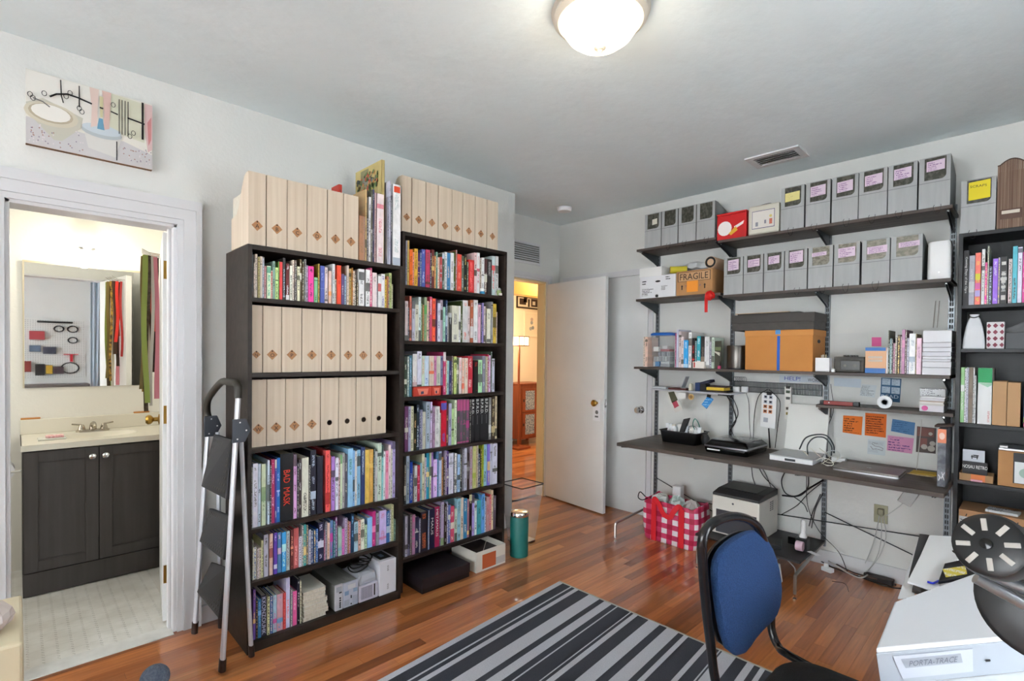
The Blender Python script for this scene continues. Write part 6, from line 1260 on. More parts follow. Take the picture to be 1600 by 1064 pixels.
b = B(); b.ring([rrect(-1.60, 3.72, .03*k, .05*k, .012, q_) for k, q_ in ((1, .0), (1.02, .25), (1, .26))]); 
# ================================================================== devices on the bottom shelf of the left bookcase
z = zb1+.001
def b1y(v): return PX(500+v/8.185, 940, X1-.02).y
def b1z(v, u=400): return PX(500+u/8.185, 855+v/8.185, X1-.02).z
M_pc = mat('pc_plastic', hx('c6c9d0'), .45); M_pcs = mat('pc_side_metal', hx('8f918c'), .5)
ya, yb = b1y(192), b1y(293); zt = b1z(480, 240)
t = thing('computer', 'slim grey computer tower with a column of round buttons, bookcase bottom shelf', 'computer', (X1-.15, (ya+yb)/2, z))
B().box(X1-.31, ya+.001, z, X1-.030, yb-.001, zt-.002).build('case_shell', M_pcs, t, bev=.002); B().box(X1-.030, ya, z, X1-.018, yb-.001, zt).build('front_bezel', M_pc, t, bev=.003)
for k, f in enumerate((.12, .20, .28, .38, .47)): B().lathe([(.0045, 0), (.0045, .002), (0, .002)], (X1-.018, ya+(yb-ya)*.62, z+(zt-z)*f), 12, ax=(1, 0, 0)).build('button', cm('30363c', .4), t)
B().box(X1-.019, ya+(yb-ya)*.48, z+(zt-z)*.66, X1-.016, ya+(yb-ya)*.8, z+(zt-z)*.71).build('power_key', cm('30363c', .4), t); B().box(X1-.0185, ya+(yb-ya)*.12, z+(zt-z)*.72, X1-.0170, ya+(yb-ya)*.82, z+(zt-z)*.92).build('label_recess', cm('a3acb8', .5), t)
yc1, yd = b1y(296), b1y(490); zt2_ = zt-.004
t = thing('computer', 'wide pale blue-grey computer with blue badges, right of the slim tower', 'computer', (X1-.15, (yc1+yd)/2, z))
B().box(X1-.31, yc1+.001, z, X1-.032, yd-.001, zt2_-.002).build('case_shell', M_pcs, t, bev=.002); B().box(X1-.032, yc1, z, X1-.020, yd-.001, zt2_).build('front_bezel', mat('pc_blue_plastic', hx('b9c1d2'), .45), t, bev=.003)
W_ = yd-yc1; H_ = zt2_-z
for q in ((.30, .80, .72, .90, 'd0d4da'), (.10, .36, .50, .66, '7d9ac0'), (.66, .92, .55, .70, '8ca4c4'), (.06, .40, .08, .30, 'a8b0c0'), (.62, .94, .10, .40, 'adb6c8')): B().box(X1-.0202, yc1+W_*q[0], z+H_*q[2], X1-.0185, yc1+W_*q[1], z+H_*q[3]).build('bezel_panel', cm(q[4], .4), t)
for k, f in enumerate((.10, .36, .42)): B().lathe([(.004, 0), (.004, .002), (0, .002)], (X1-.020, yc1+W_*.52, z+H_*f), 10, ax=(1, 0, 0)).build('button', cm('38404a', .4), t)
for k in range(2): B().box(X1-.31, yc1+W_*(.33+.33*k), zt2_-.002, X1-.03, yc1+W_*(.34+.33*k), zt2_).build('ridge', M_pcs, t)
ye, yf_ = b1y(494), b1y(744); zt3 = b1z(470, 620)
t = thing('amplifier', 'white mesh-fronted electronic box under the cable bundle, bookcase bottom shelf', 'device', (X1-.15, (ye+yf_)/2, z)); W_ = yf_-ye; H_ = zt3-z
B().box(X1-.30, ye+.001, z, X1-.018, yf_-.002, zt3).build('case_shell', mat('pale_lilac_plastic', hx('cdccdc'), .45), t, bev=.003)
B().box(X1-.0182, ye+W_*.12, z+H_*.16, X1-.0168, ye+W_*.68, z+H_*.90).build('mesh_panel', mat('perforated_mesh', hx('8f8da0'), .5), t)
b = B()
for i in range(13):
    for j in range(11): b.box(X1-.0169, ye+W_*(.135+.042*i), z+H_*(.18+.066*j), X1-.0160, ye+W_*(.155+.042*i), z+H_*(.205+.066*j))
b.build('mesh_studs', cm('c9c8da', .5), t, kind='stuff'); B().box(X1-.0182, ye+W_*.76, z+H_*.2, X1-.0165, ye+W_*.82, z+H_*.92).build('dark_slot', M_ink, t)
rq = random.Random(4); b = B(); b.ring([rrect(X1-.12, (ye+yf_)/2, .09*k, W_*.47*k, .02, zt3+q_) for k, q_ in ((1, .0012), (1.02, .02), (.95, .042), (.7, .052))])
for v in b.v: v += Vector((rq.uniform(-1, 1)*.004, rq.uniform(-1, 1)*.003, abs(rq.uniform(-1, 1))*.006))
b.build('padded_mailer', cm('b9bcc6', .35), None, 'crumpled pale padded packet lying on the white mesh-fronted box', 'packet')
for k in range(4):
    yy = (ye+yf_)/2-.02+.008*k; cord('black_cable', 'black coiled cable, %s on top of the padded packet' % ['lowest', 'second', 'third', 'topmost'][k], [(X1-.10+.05*math.cos(a), yy+.052*math.sin(a), zt3+.072+.017*k+.008*math.sin(2*a+k)) for a in [i*math.pi/5 for i in range(11)]], .0035, M_ink, 'black cables coiled on the padded packet')
yg, yh = b1y(748), b1y(962); zt4 = b1z(150, 850)-.004
yh = min(yh, A1-T-.004)
t = thing('white_drive_box', 'tall white device box with black printing at right end of bottom shelf', 'box', (X1-.12, (yg+yh)/2, z)); W_ = yh-yg; H_ = zt4-z
B().box(X1-.24, yg, z, X1-.012, yh, zt4).build('carton_body', mat('white_carton', hx('dddfe8'), .5), t, bev=.003); B().box(X1-.15, yg+.02, zt4-.0005, X1-.04, yh-.015, zt4+.001).build('top_print', cm('2a2c30', .4), t); B().box(X1-.11, yg+.04, zt4+.0009, X1-.07, yh-.04, zt4+.0016).build('top_print', cm('8fa6c0', .4), t)
for zf in (.22, .76): text('oco', cm('44444c', .6), t, (X1-.0115, yg+W_*.50, z+H_*zf), (0, 0, 1), (0, -1, 0), .010, .03)
# low black box and the white box in the open foot of the taller bookcase
A_ = PZ(664, 934, 0); E_ = PZ(731, 900, 0)
t = thing('black_box', 'long low black lidded box on the floor under the taller bookcase', 'box', (-2.55, 1.8, 0)); 
y0_, y1_ = A_.y+.01, E_.y+.0; xf = -2.405; hbx = PX(664, 913, xf).z; hbx = max(.085, min(hbx, .13))
B().box(-2.74, y0_, .001, xf, y1_, hbx).build('box_body', mat('black_cardboard', hx('231e20'), .5), t, bev=.001); B().box(-2.743, y0_-.003, hbx-.055, xf+.003, y1_+.003, hbx+.002).build('lid', mat('black_cardboard_lid', hx('29242a'), .45), t, bev=.0012)
A_ = PZ(742, 896, 0); E_ = PZ(787, 878, 0)
y0_, y1_ = A_.y+.004, E_.y; xf = -2.41
hb_ = PX(742, 865, xf).z
t = thing('open_box', 'open white printed box with an orange square standing by the floor', 'box', (-2.5, (y0_+y1_)/2, 0)); b = B(); e = .003; xb_ = -2.66
b.box(xf-e, y0_, .001, xf, y1_, hb_); b.box(xb_, y0_, .001, xb_+e, y1_, hb_); b.box(xb_+e, y0_, .001, xf-e, y0_+e, hb_); b.box(xb_+e, y1_-e, .001, xf-e, y1_, hb_); b.box(xb_+e, y0_+e, .001, xf-e, y1_-e, .004); b.build('box_wall', cm('dad6cc', .6), t)
W_ = y1_-y0_; B().box(xf, y0_+W_*.2, .012, xf+.0008, y0_+W_*.66, hb_*.8).build('orange_print', cm('c4633c', .6), t); B().box(xf, y0_+W_*.66, .012, xf+.0008, y1_-.004, hb_*.45).build('grey_print', cm('b9b6b4', .6), t)
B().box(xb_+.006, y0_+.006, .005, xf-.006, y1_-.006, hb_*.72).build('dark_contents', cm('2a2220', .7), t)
b = B(); b.tube([(xf-.03+.02*math.cos(a), y0_+W_*.5+.02*math.sin(a), hb_*.78) for a in [i*math.pi/6 for i in range(12)]], .0018, 5, closed=True); b.tube([(xf-.03, y0_+W_*.3, hb_*.75), (xf-.10, y0_+W_*.7, hb_+.02)], .0016, 5); b.build('wire_hook', cm('b9b0a0', .4), t)
# green tin bin and clear tapered basket beside the taller bookcase
c = PZ(804, 867, 0); c = Vector((-2.44, 2.455, 0)); r_ = .062; hg_ = PX(804, 812, -2.40).z
t = thing('green_canister', 'teal green cylindrical canister with silver lid on the floor', 'canister', c)
B().lathe([(0, .001), (r_, .001), (r_, hg_), (r_*.98, hg_+.002), (0, hg_+.002)], c, 36).build('canister_body', mat('teal_enamel', hx('1c6a64'), .45), t, smooth=True); B().lathe([(r_*1.01, hg_+.0025), (r_*1.03, hg_+.005), (r_*1.03, hg_+.024), (r_*.96, hg_+.030), (r_*.8, hg_+.026), (0, hg_+.026)], c, 36).build('silver_lid', M_chrome, t, smooth=True)
cx, cy = -2.60, 2.56; zt = PX(810, 762, -2.55).z
t = thing('clear_basket', 'clear tapered square waste basket with metal rim behind the green canister', 'waste basket', (cx, cy, 0)); hw = .115
cx, cy = -2.62, 2.66
b = B(); b.ring([rrect(cx, cy, hw*k, hw*k, .01, q_, 2) for k, q_ in ((.66, .012), (1, zt))], cap=False); b.build('basket_wall', mat('clear_acrylic', hx('c9ced2'), .1, alpha=.28), t); B().ring([rrect(cx, cy, hw*.66, hw*.66, .01, .001, 2), rrect(cx, cy, hw*.66, hw*.66, .01, .011, 2)]).build('basket_bottom', M_steel, t)
B().tube([v for v in rrect(cx, cy, hw, hw, .01, zt, 2)], .004, 6, closed=True).build('rim_wire', M_dgrey, t)
cord('picture_wire', 'short dark hook sticking out of the taller bookcase side', [(-2.52, C1+.001, 1.62), (-2.52, C1+.012, 1.61), (-2.52, C1+.012, 1.59), (-2.52, C1+.002, 1.58)], .003, M_ink, cat='hook')
# ================================================================== right-hand black bookcase
RX0, RX1, RF = -.303, .497, YF
rz_ = [PY(1503, 477, RF).z, PY(1503, 545, RF).z, PY(1503, 661, RF).z, PY(1503, 751, RF).z, PY(1503, 831, RF).z]
t = thing('bookcase', 'black bookcase at the right edge beside the wall shelves', 'bookcase', ((RX0+RX1)/2, (RF+W2Y)/2, 0)); rt_ = 2.018
B().box(RX0, RF, 0, RX0+T, W2Y-.02, rt_).build('side_panel', M_wood2, t, bev=.001); B().box(RX1-T, RF, 0, RX1, W2Y-.02, rt_).build('side_panel', M_wood2, t, bev=.001); B().box(RX0+T, RF, rt_-.020, RX1-T, W2Y-.02, rt_).build('top_panel', M_wood2, t, bev=.001); B().box(RX0+T, W2Y-.026, .05, RX1-T, W2Y-.02, rt_-.02).build('back_panel', M_wood2, t)
for zz in rz_+[.06]: B().box(RX0+T, RF+.002, zz-.018, RX1-T, W2Y-.026, zz).build('shelf', M_wood2, t, bev=.001)
B().box(RX0+T, RF+.006, .0, RX1-T, RF+.022, .042).build('plinth', M_wood2, t)
z = rz_[0]; zm = rt_-.02; lo, hi = RX0+T+.001, RX1-T-.001
g = 'books on the top shelf of the black bookcase'
r = row('130,210,190,222,eed;212,292,260,99a,ddd;294,374,220,e76,dd5;384,430,170,ddd;432,462,350,e3a;464,484,125,ddc;486,534,410,334;540,612,300,96d,dce;614,640,285,88a;642,740,270,222,ccc;756,808,305,dcc;812,880,130,5bc;884,948,140,dde,334;952,1010,205,d49;1014,1070,240,ddc;1074,1120,200,346;1124,1190,260,c96;1194,1240,180,9ab;1244,1330,230,633;1334,1390,290,cdd', 1, RF+.02, 1490, 370, 8.864, 600, z, zm, .2, 'on top shelf of black bookcase', g, lo, hi)
r[0]['label'] = 'black paperback with white lettering down its spine, black bookcase top shelf'; r[0].data.materials[0] = mat('black_cloth', hx('1d1d20'), .5); spine_text(r[0], 'Coming Days of the Ogre', M_white, .55, .66, .5)
bk = r[1]; th = max(v.co.y for v in bk.data.vertices); h = max(v.co.z for v in bk.data.vertices); b = B()
for k in range(34): zz = .004+(h-.008)*k/33; b.box(-.002, .001, zz, .0035, th-.001, zz+.0022)
b.build('comb_binding', cm('c4c4c8', .4), bk, local=True); bk['label'] = 'grey comb-bound notebook beside the black paperback, black bookcase top shelf'
for zf, c_ in ((.48, 'd8cf3e'), (.30, 'd66aa8'), (.16, 'b6a6d8')):
    bk = r[2]; th = max(v.co.y for v in bk.data.vertices); h = max(v.co.z for v in bk.data.vertices); B().box(.0002, .0006, h*zf, .0006, th-.0006, h*(zf+.12)).build('colour_band', cm(c_, .5), bk, local=True)
bk = r[9]; th = max(v.co.y for v in bk.data.vertices); h = max(v.co.z for v in bk.data.vertices)
for zf, hh in ((.08, .10), (.26, .012), (.33, .05), (.44, .12), (.60, .05), (.67, .012), (.82, .07)): B().box(.0002, th*.18, h*zf, .0006, th*.82, h*(zf+hh)).build('white_print', cm('c9c9c4', .5), bk, local=True)
bk['label'] = 'thick black book with a ladder of white motifs on black bookcase top shelf'
# top of the black bookcase
x0, x1 = PY(1500, 320, RF+.02).x, PY(1556, 320, RF+.02).x
x0 = RX0+.004; x1 = PY(1556, 320, RF+.01).x
gfl = grey_file(x0, x1, RF+.01, rt_+.001, .272, 'grey file with a yellow sticky note on top of the black bookcase', 'files on top of the black bookcase', (.62, .34, .03, .02, M_post), ring=3)
text('SCRAPS', M_ink, gfl, ((x0+x1)/2, RF+.0062, rt_+.001+.272*.86), (1, 0, -.03), (0, 0, 1), .012, (x1-x0)*.48, name='handwriting')
xa, xb = x1+.004, x1+.004+.105
t = thing('bamboo_file', 'brown woven bamboo magazine file with curved top on the black bookcase', 'magazine file', ((xa+xb)/2, RF+.13, rt_))
zb_ = rt_+.001; N = 16; hb_ = .34; b = B(); M_bam = mat('bamboo_slats', hx('8f7765'), .6, col2=hx('6a4f3f'), sc=(220, 3, 1.2), lo=.4, hi=.6)
# bowed front made of upright slats
for k in range(N):
    u0, u1 = k/N, (k+1)/N; X_ = xa+(xb-xa)*u0; bow0 = .010*math.sin(math.pi*(u0+.5/N)); top = hb_-.03+.03*math.sin(math.pi*min(max((u0+.5/N), 0.08), .92))
    B().box(X_+.0003, RF+.012-bow0, zb_, xa+(xb-xa)*u1-.0003, RF+.018, zb_+top).build('slat', M_bam, t)
B().box(xa, RF+.018, zb_, xa+.003, RF+.26, zb_+hb_-.05).build('side_panel', cm('5f463a', .6), t); B().box(xb-.003, RF+.018, zb_, xb, RF+.26, zb_+hb_-.05).build('side_panel', cm('5f463a', .6), t); B().box(xa+.003, RF+.018, zb_, xb-.003, RF+.26, zb_+hb_-.055).build('board_filler', cm('6b5245', .6), t)
b = B(); b.tube([(xa+(xb-xa)*u, RF+.012-.010*math.sin(math.pi*u), zb_+hb_-.03+.03*math.sin(math.pi*min(max(u, .08), .92))) for u in [i/12 for i in range(13)]], .003, 5); b.build('edge_binding', cm('4a352b', .6), t)
B().box(xa+.012, RF-.002, zb_+.045, xb-.014, RF+.003, zb_+.092).build('label_holder', cm('5b4034', .5), t); B().box(xa+.018, RF-.003, zb_+.070, xb-.022, RF-.0018, zb_+.086).build('label_slip', cm('d4cbbd', .6), t)
xc = xb+.008; B().box(xc, RF+.02, rt_+.001, xc+.10, RF+.24, rt_+.28).build('pale_box', cm('c9b3a6', .6), None, 'pale pinkish box beside the bamboo file, mostly outside the picture', 'box')
# second shelf: bag, patterned box, grey box
z = rz_[1]+.001
def rx(px, d=.03): return PY(px, 520, RF+d).x
x0, x1 = max(rx(1502), RX0+T+.002), rx(1540); zt = PY(1521, 491, RF+.03).z; xm = (x0+x1)/2
t = thing('white_bag', 'white drawstring cloth bag on the second shelf of the black bookcase', 'bag', (xm, RF+.05, z)); b = B(); H_ = zt-z
b.ring([rrect(xm, RF+.055, (x1-x0)/2*k, .030*k2, .012*k2, z+H_*q_, 5) for k, k2, q_ in ((.97, .9, 0), (1, 1, .03), (.92, .95, .3), (.74, .8, .62), (.5, .6, .86), (.34, .4, .93), (.42, .5, 1))]); b.build('bag_cloth', cm('dcdee2', .7), t, smooth=True)
cord('drawstring', '', [(xm-.02, RF+.03, zt-.012), (xm, RF+.028, zt-.018), (xm+.02, RF+.03, zt-.010)], .0025, M_ink, parent=t)
x0, x1 = rx(1541.5), rx(1569.5); zt = PY(1555, 503, RF+.03).z
t = thing('patterned_box', 'white box with dark red diamond pattern beside the white bag', 'box', ((x0+x1)/2, RF+.06, z)); B().box(x0, RF+.025, z, x1, RF+.10, zt).build('box_body', cm('d9d4d6', .5), t, bev=.003)
W_ = x1-x0; H_ = zt-z
for i in range(3):
    for j in range(4):
        cx_, cz_ = x0+W_*(.12+.38*i), z+H_*(.14+.24*j); dw = W_*.15; b = B(); b.prism([(max(cx_-dw, x0+.001), RF+.0242, cz_), (cx_, RF+.0242, cz_-H_*.09), (min(cx_+dw, x1-.001), RF+.0242, cz_), (cx_, RF+.0242, cz_+H_*.09)], (0, -.0008, 0)); b.build('diamond', cm('7a2138', .5), t)
x0 = rx(1571.5); TB('grey_box', 'open grey box on the second shelf of the black bookcase', 'box', x0, x0+.22, RF+.03, RF+.20, z, PY(1585, 520, RF+.03).z, cm('4c4f53', .5))
b = B(); zq = PY(1585, 520, RF+.03).z; b.prism([(x0-.03, RF+.12, zq+.012), (x0+.06, RF+.12, zq+.055), (x0+.16, RF+.12, zq+.004), (x0+.02, RF+.12, zq+.001)], (0, .05, 0)); b.build('black_folder', M_blackp, None, 'black flap case standing in the grey box', 'case')
# third shelf
z = rz_[2]+.001
g = 'books on the third shelf of the black bookcase'
r = row('46,72,62,9c8,eee;73,84,70,eee,222;85,100,64,ccd,222;101,131,62,765,654;132,142,64,ddd;143,154,120,ccc,555', 1, RF+.025, 1490, 560, 4.436, 300, z, 9, .2, 'on third shelf of black bookcase', g, lo, hi)
x0, x1 = max(PY(1490+156/4.436, 640, RF+.02).x, WM[r[-1].name].translation.x+.013), PY(1490+262/4.436, 640, RF+.02).x; zt = PY(1535, 575, RF+.02).z; W_ = x1-x0; H_ = zt-z
t = thing('stationery_box', 'tall white box with green top and red lettering, black bookcase third shelf', 'box', ((x0+x1)/2, RF+.1, z)); B().box(x0, RF+.018, z, x1, RF+.22, zt).build('carton_body', cm('dfe0e0', .5), t, bev=.001)
B().box(x0-.0003, RF+.0168, z+H_*.74, x1+.0003, RF+.0176, zt).build('green_print', cm('1d9a5a', .5), t); b = B(); b.prism([(x0, RF+.0168, z+H_*.735), (x1, RF+.0168, z+H_*.735), (x1, RF+.0168, z+H_*.70), (x0+W_*.7, RF+.0168, z+H_*.66)], (0, .0008, 0)); b.build('pale_green_print', cm('9cc8ae', .5), t)
text('STAPLES', cm('c5232f', .5), t, (x0+W_*.80, RF+.0170, z+H_*.14), (0, 0, 1), (-1, 0, 0), W_*.14, H_*.20)
g = 'plain kraft cartons on the third shelf'
x2 = x1+.003
for k, w_ in enumerate((.052, .047)):
    TB('kraft_carton', ['left', 'right'][k]+' one of two plain kraft cartons beside the green-topped box', 'box', x2, x2+w_, RF+.02, RF+.2, z, z+.222-.004*k, cm('c0996f', .7), .001, g); x2 += w_+.002
x2 += .010
bk = book((x2, RF+.02, z), -math.pi/2, .055, PY(1582, 598, RF+.02).z-z, .16, '258', '27a', 'thick blue dictionary with green foot band, black bookcase third shelf', 'books on the third shelf of the black bookcase')
th = .055; h = max(v.co.z for v in bk.data.vertices); spine_text(bk, 'Dictionary', M_white, .52, .46, .38)
B().box(.0002, .0004, h*.12, .0007, th-.0004, h*.22).build('green_band', cm('9fca3c', .5), bk, local=True); B().box(.0002, .0004, .001, .0007, th-.0004, h*.12).build('crimson_band', cm('a82a50', .5), bk, local=True); B().box(.0002, .008, h*.80, .0007, th-.008, h*.94).build('pale_band', cm('7ab4d8', .5), bk, local=True)
x2 += .058; 
for k, (w_, c_) in enumerate(((.022, 'a38'), (.03, '236'), (.04, 'ddc'), (.03, 'c73'), (.05, '556'), (.04, '9bb'))):
    if x2+w_ < hi: book((x2, RF+.02, z), -math.pi/2, w_-.001, .20+.012*(k % 3), .16, c_, 'eee', 'book %s, right of the blue dictionary on the black bookcase' % ['with purple spine', 'with navy spine', 'with cream spine', 'with orange-brown spine', 'with grey spine', 'with pale blue spine'][k], g if False else 'books on the third shelf of the black bookcase'); x2 += w_
# fourth shelf
z = rz_[3]+.001
x0, x1 = PY(1500, 740, RF+.04).x, PY(1552, 740, RF+.04).x; x0 = RX0+T+.004; zt = PY(1525, 728, RF+.03).z
t = thing('card_tray', 'kraft tray of postcards with a pink tab, black bookcase fourth shelf', 'tray', ((x0+x1)/2, RF+.06, z)); e = .002
b = B(); b.box(x0, RF+.025, z, x1, RF+.027, z+.036); b.box(x0, RF+.14, z, x1, RF+.142, z+.036); b.box(x0, RF+.027, z, x0+e, RF+.14, z+.036); b.box(x1-e, RF+.027, z, x1, RF+.14, z+.036); b.box(x0+e, RF+.027, z, x1-e, RF+.14, z+.002); b.build('tray_wall', cm('b08a62', .7), t); B().box(x0+.045, RF+.0235, z+.002, x0+.10, RF+.0248, z+.036).build('orange_label', cm('e0824e', .6), t)
B().box(x0+.045, RF+.018, z-.001+.001, x0+.09, RF+.0234, z+.010).build('pink_tab', cm('d8a3b4', .6), t)
B().box(x0+.008, RF+.07, z+.0025, x1-.035, RF+.073, PY(1520, 703, RF+.07).z).build('postcard', cm('d3d6de', .6), None, 'pale card with dark chair drawing at the back of the kraft tray', 'card')
b = B(); cz = PY(1520, 714, RF+.068).z; cx_ = x0+.055
for q in ((-.012, -.010, -.008, .010), (.008, -.010, .012, .012), (-.014, -.002, .014, .004), (-.006, .006, .016, .012)): b.box(cx_+q[0], RF+.0685, cz+q[1], cx_+q[2], RF+.0692, cz+q[3])
b.build('drawing_print', cm('34343e', .6), None, 'dark chair drawing printed on the pale card', 'drawing')
tc_ = B().box(x0+.010, RF+.045, z+.0025, x1-.022, RF+.048, PY(1525, 722, RF+.045).z).build('black_card', cm('26262a', .5), None, 'black card with white block lettering in the kraft tray', 'card')
text('NOSAU RETRO', M_white, tc_, ((x0+x1)/2-.006, RF+.0448, PY(1525, 730, RF+.045).z), (1, 0, 0), (0, 0, 1), .018, (x1-x0)*.75)
x0 = PY(1559, 745, RF+.03).x; zt = PY(1575, 704, RF+.03).z
t = thing('cardboard_carton', 'brown carton with black and white label, black bookcase fourth shelf', 'box', (x0+.1, RF+.1, z)); B().box(x0, RF+.015, z, x0+.28, RF+.22, zt).build('carton_body', M_card, t, bev=.001); B().box(x0+.055, RF+.0138, z+.02, x0+.2, RF+.0148, zt-.005).build('black_label', cm('2a2c30', .5), t); B().box(x0+.06, RF+.0128, z+.022, x0+.2, RF+.0138, z+(zt-z)*.72).build('white_label', cm('dfe3e4', .5), t); B().lathe([(.024, 0), (.024, .0006), (0, .0006)], (x0+.10, RF+.0127, z+(zt-z)*.42), 18, ax=(0, -1, 0)).build('green_print', cm('a9c4b8', .5), t)
TB('silver_laptop', 'thin silver device lying on the brown carton', 'device', x0, x0+.25, RF+.012, RF+.2, zt+.001, zt+.013, M_steel, .003); TB('white_charger', 'small white block on the silver device', 'charger', x0+.004, x0+.034, RF+.02, RF+.06, zt+.0138, zt+.022, M_whitep, .002)
# fifth shelf: shipping carton with repeated print
z = rz_[4]+.001; x0 = RX0+T+.006; zt = z+.115
t = thing('shipping_carton', 'tilted brown carton with rows of small dark print, lower black bookcase', 'box', (x0+.15, RF+.12, z)); b = B(); b.box(x0, RF+.01, z, x0+.34, RF+.24, zt); b.build('carton_body', cm('b98d66', .8), t, bev=.001)
for i in range(8):
    for j in range(3): B().obox((x0+.03+.038*i, RF+.0095, z+.025+.032*j), (.002, 0, .007), (0, .0006, 0), (.002, 0, -.0006)).build('print_mark', M_ink, t)
B().box(x0+.002, RF+.008, z+.01, x0+.06, RF+.0098, z+.08).build('white_label', note_mat('ship_label', hx('cfd2d4'), hx('55555a'), 6, .45, .05), t)
b = B(); b.prism([(x0+.10, RF+.05, zt+.001), (x0+.22, RF+.04, zt+.001), (x0+.23, RF+.12, zt+.001), (x0+.11, RF+.13, zt+.001)], (0, 0, .012)); b.build('bubble_mailer', note_mat('mailer', hx('d5d6d8'), hx('3a3a3e'), 3, .45, .05, 0, 1), None, 'white printed mailer lying on the shipping carton', 'packet')
# ================================================================== bathroom
BX = -4.35
m0, m1, mz0, mz1 = PX(38, 500, BX+.01).y, PX(225, 500, BX+.01).y, PX(130, 604, BX+.01).z, PX(130, 418, BX+.01).z
t = thing('bathroom_mirror', 'rectangular frameless mirror on the bathroom wall above the vanity', 'mirror', (BX+.01, (m0+m1)/2, mz0))
B().box(BX+.0005, m0, mz0, BX+.008, m1, mz1).build('mirror_backing', cm('8a8a86', .6), t); B().box(BX+.008, m0, mz0, BX+.0095, m1, mz1).build('mirror_glass', mat('mirror_silver', (.93, .93, .93), .015, 1), t)
b = B(); b.box(BX+.008, m0, mz1, BX+.0125, m1, mz1+.012); b.box(BX+.008, m0-.008, mz0, BX+.012, m0, mz1+.012); b.build('channel', cm('c9bfa6', .3), t)
p = PX(135, 385, BX+.05); t = thing('wall_sconce', 'small glass wall sconce glowing above the bathroom mirror', 'lamp', (BX+.05, p.y, p.z-.05))
B().lathe([(.035, 0), (.035, .012), (0, .016)], (BX, p.y, p.z+.03), 20, ax=(1, 0, 0)).build('wall_plate', M_chrome, t, smooth=True)
B().lathe([(.010, -.055), (.03, -.042), (.045, -.015), (.047, .01), (.040, .045), (.036, .05)], (BX+.075, p.y, p.z), 24).build('glass_shade', mat('sconce_glow', hx('fff0cc'), .4, emis=(1, .9, .7), es=5), t, smooth=True); B().lathe([(0, -.058), (.046, -.018), (.050, -.012), (.046, -.008)], (BX+.075, p.y, p.z-.004), 24).build('shade_cup', M_steel, t, smooth=True)
# vanity
vx, vy0, vy1 = -3.83, .026, .735; vt_ = .86
M_van = mat('charcoal_paint', hx('494544'), .55, col2=hx('423e3d'), sc=(30, 30, 2), bump=.1)
t = thing('vanity_cabinet', 'charcoal two-door bathroom vanity cabinet', 'cabinet', ((vx+BX)/2, .38, 0)); zt = PX(100, 700, vx).z
b = B(); b.box(BX+.002, vy0, .005, vx-.020, vy0+.016, zt-.002); b.box(BX+.002, vy1-.016, .005, vx-.020, vy1, zt-.002); b.box(BX+.002, vy0+.016, .005, BX+.010, vy1-.016, zt-.002); b.box(BX+.010, vy0+.016, .10, vx-.020, vy1-.016, .116); b.build('cabinet_body', M_van, t)
B().box(vx-.020, vy0, .005, vx-.004, vy1, .13).build('plinth', M_van, t, bev=.001)
ys = PX(155, 800, vx).y; gb = .002
for k, (a, c) in enumerate(((vy0+.004, ys-gb), (ys+gb, vy1-.003))):
    z0_, z1_ = .135, zt-.008; fw = .058
    d = B(); d.box(vx-.018, a, z0_, vx, a+fw, z1_); d.box(vx-.018, c-fw, z0_, vx, c, z1_); d.box(vx-.018, a+fw, z0_, vx, c-fw, z0_+fw); d.box(vx-.018, a+fw, z1_-fw, vx, c-fw, z1_)
    d.box(vx-.018, a+fw, z0_+fw, vx-.008, c-fw, z1_-fw); q = .004
    for (y_a, z_a, y_b, z_b) in ((a+fw, z0_+fw, a+fw+q, z1_-fw), (c-fw-q, z0_+fw, c-fw, z1_-fw), (a+fw, z0_+fw, c-fw, z0_+fw+q), (a+fw, z1_-fw-q, c-fw, z1_-fw)): d.box(vx-.008, y_a, z_a, vx-.003, y_b, z_b)
    dd = d.build('door', M_van, t, bev=.001); yk = (c-.028) if k == 0 else (a+.028); B().lathe([(.006, 0), (.007, .010), (.016, .016), (.017, .022), (.012, .027), (0, .028)], (vx, yk, z1_-.055), 18, ax=(1, 0, 0)).build('knob', M_chrome, dd, smooth=True)
t = thing('washbasin', 'off-white vanity top with integrated oval basin', 'sink', ((vx+BX)/2, .38, zt)); zT = zt+.032
M_sink = mat('cultured_marble', hx('e4dfd0'), .25, coat=.3); cy, cx_ = .38, (vx+BX)/2+.02; N = 28; b = B()
x0_, x1_, y0_, y1_ = BX+.002, vx+.015, vy0-.006, vy1+.006
for k in range(N):
    a0_, a1_ = 2*math.pi*k/N, 2*math.pi*(k+1)/N
    def outp(a):
        c_, s_ = math.cos(a), math.sin(a); u = min(((x1_-cx_) if c_ > 0 else (cx_-x0_))/max(abs(c_), 1e-6), ((y1_-cy) if s_ > 0 else (cy-y0_))/max(abs(s_), 1e-6)); return Vector((cx_+c_*u, cy+s_*u, zT))
    i0, i1 = Vector((cx_+.13*math.cos(a0_), cy+.19*math.sin(a0_), zT)), Vector((cx_+.13*math.cos(a1_), cy+.19*math.sin(a1_), zT)); pp = [i0, outp(a0_)]
    for ex, ey in ((x1_, y1_), (x0_, y1_), (x0_, y0_), (x1_, y0_)):
        ac = math.atan2(ey-cy, ex-cx_) % (2*math.pi)
        if a0_ < ac < a1_: pp.append(Vector((ex, ey, zT)))
    pp += [outp(a1_), i1]; b.poly(pp)
b.box(x1_-.004, y0_, zt, x1_, y1_, zT); b.box(x0_, y0_, zt, x1_-.004, y0_+.004, zT); b.box(x0_, y1_-.004, zt, x1_-.004, y1_, zT); b.build('counter', M_sink, t)
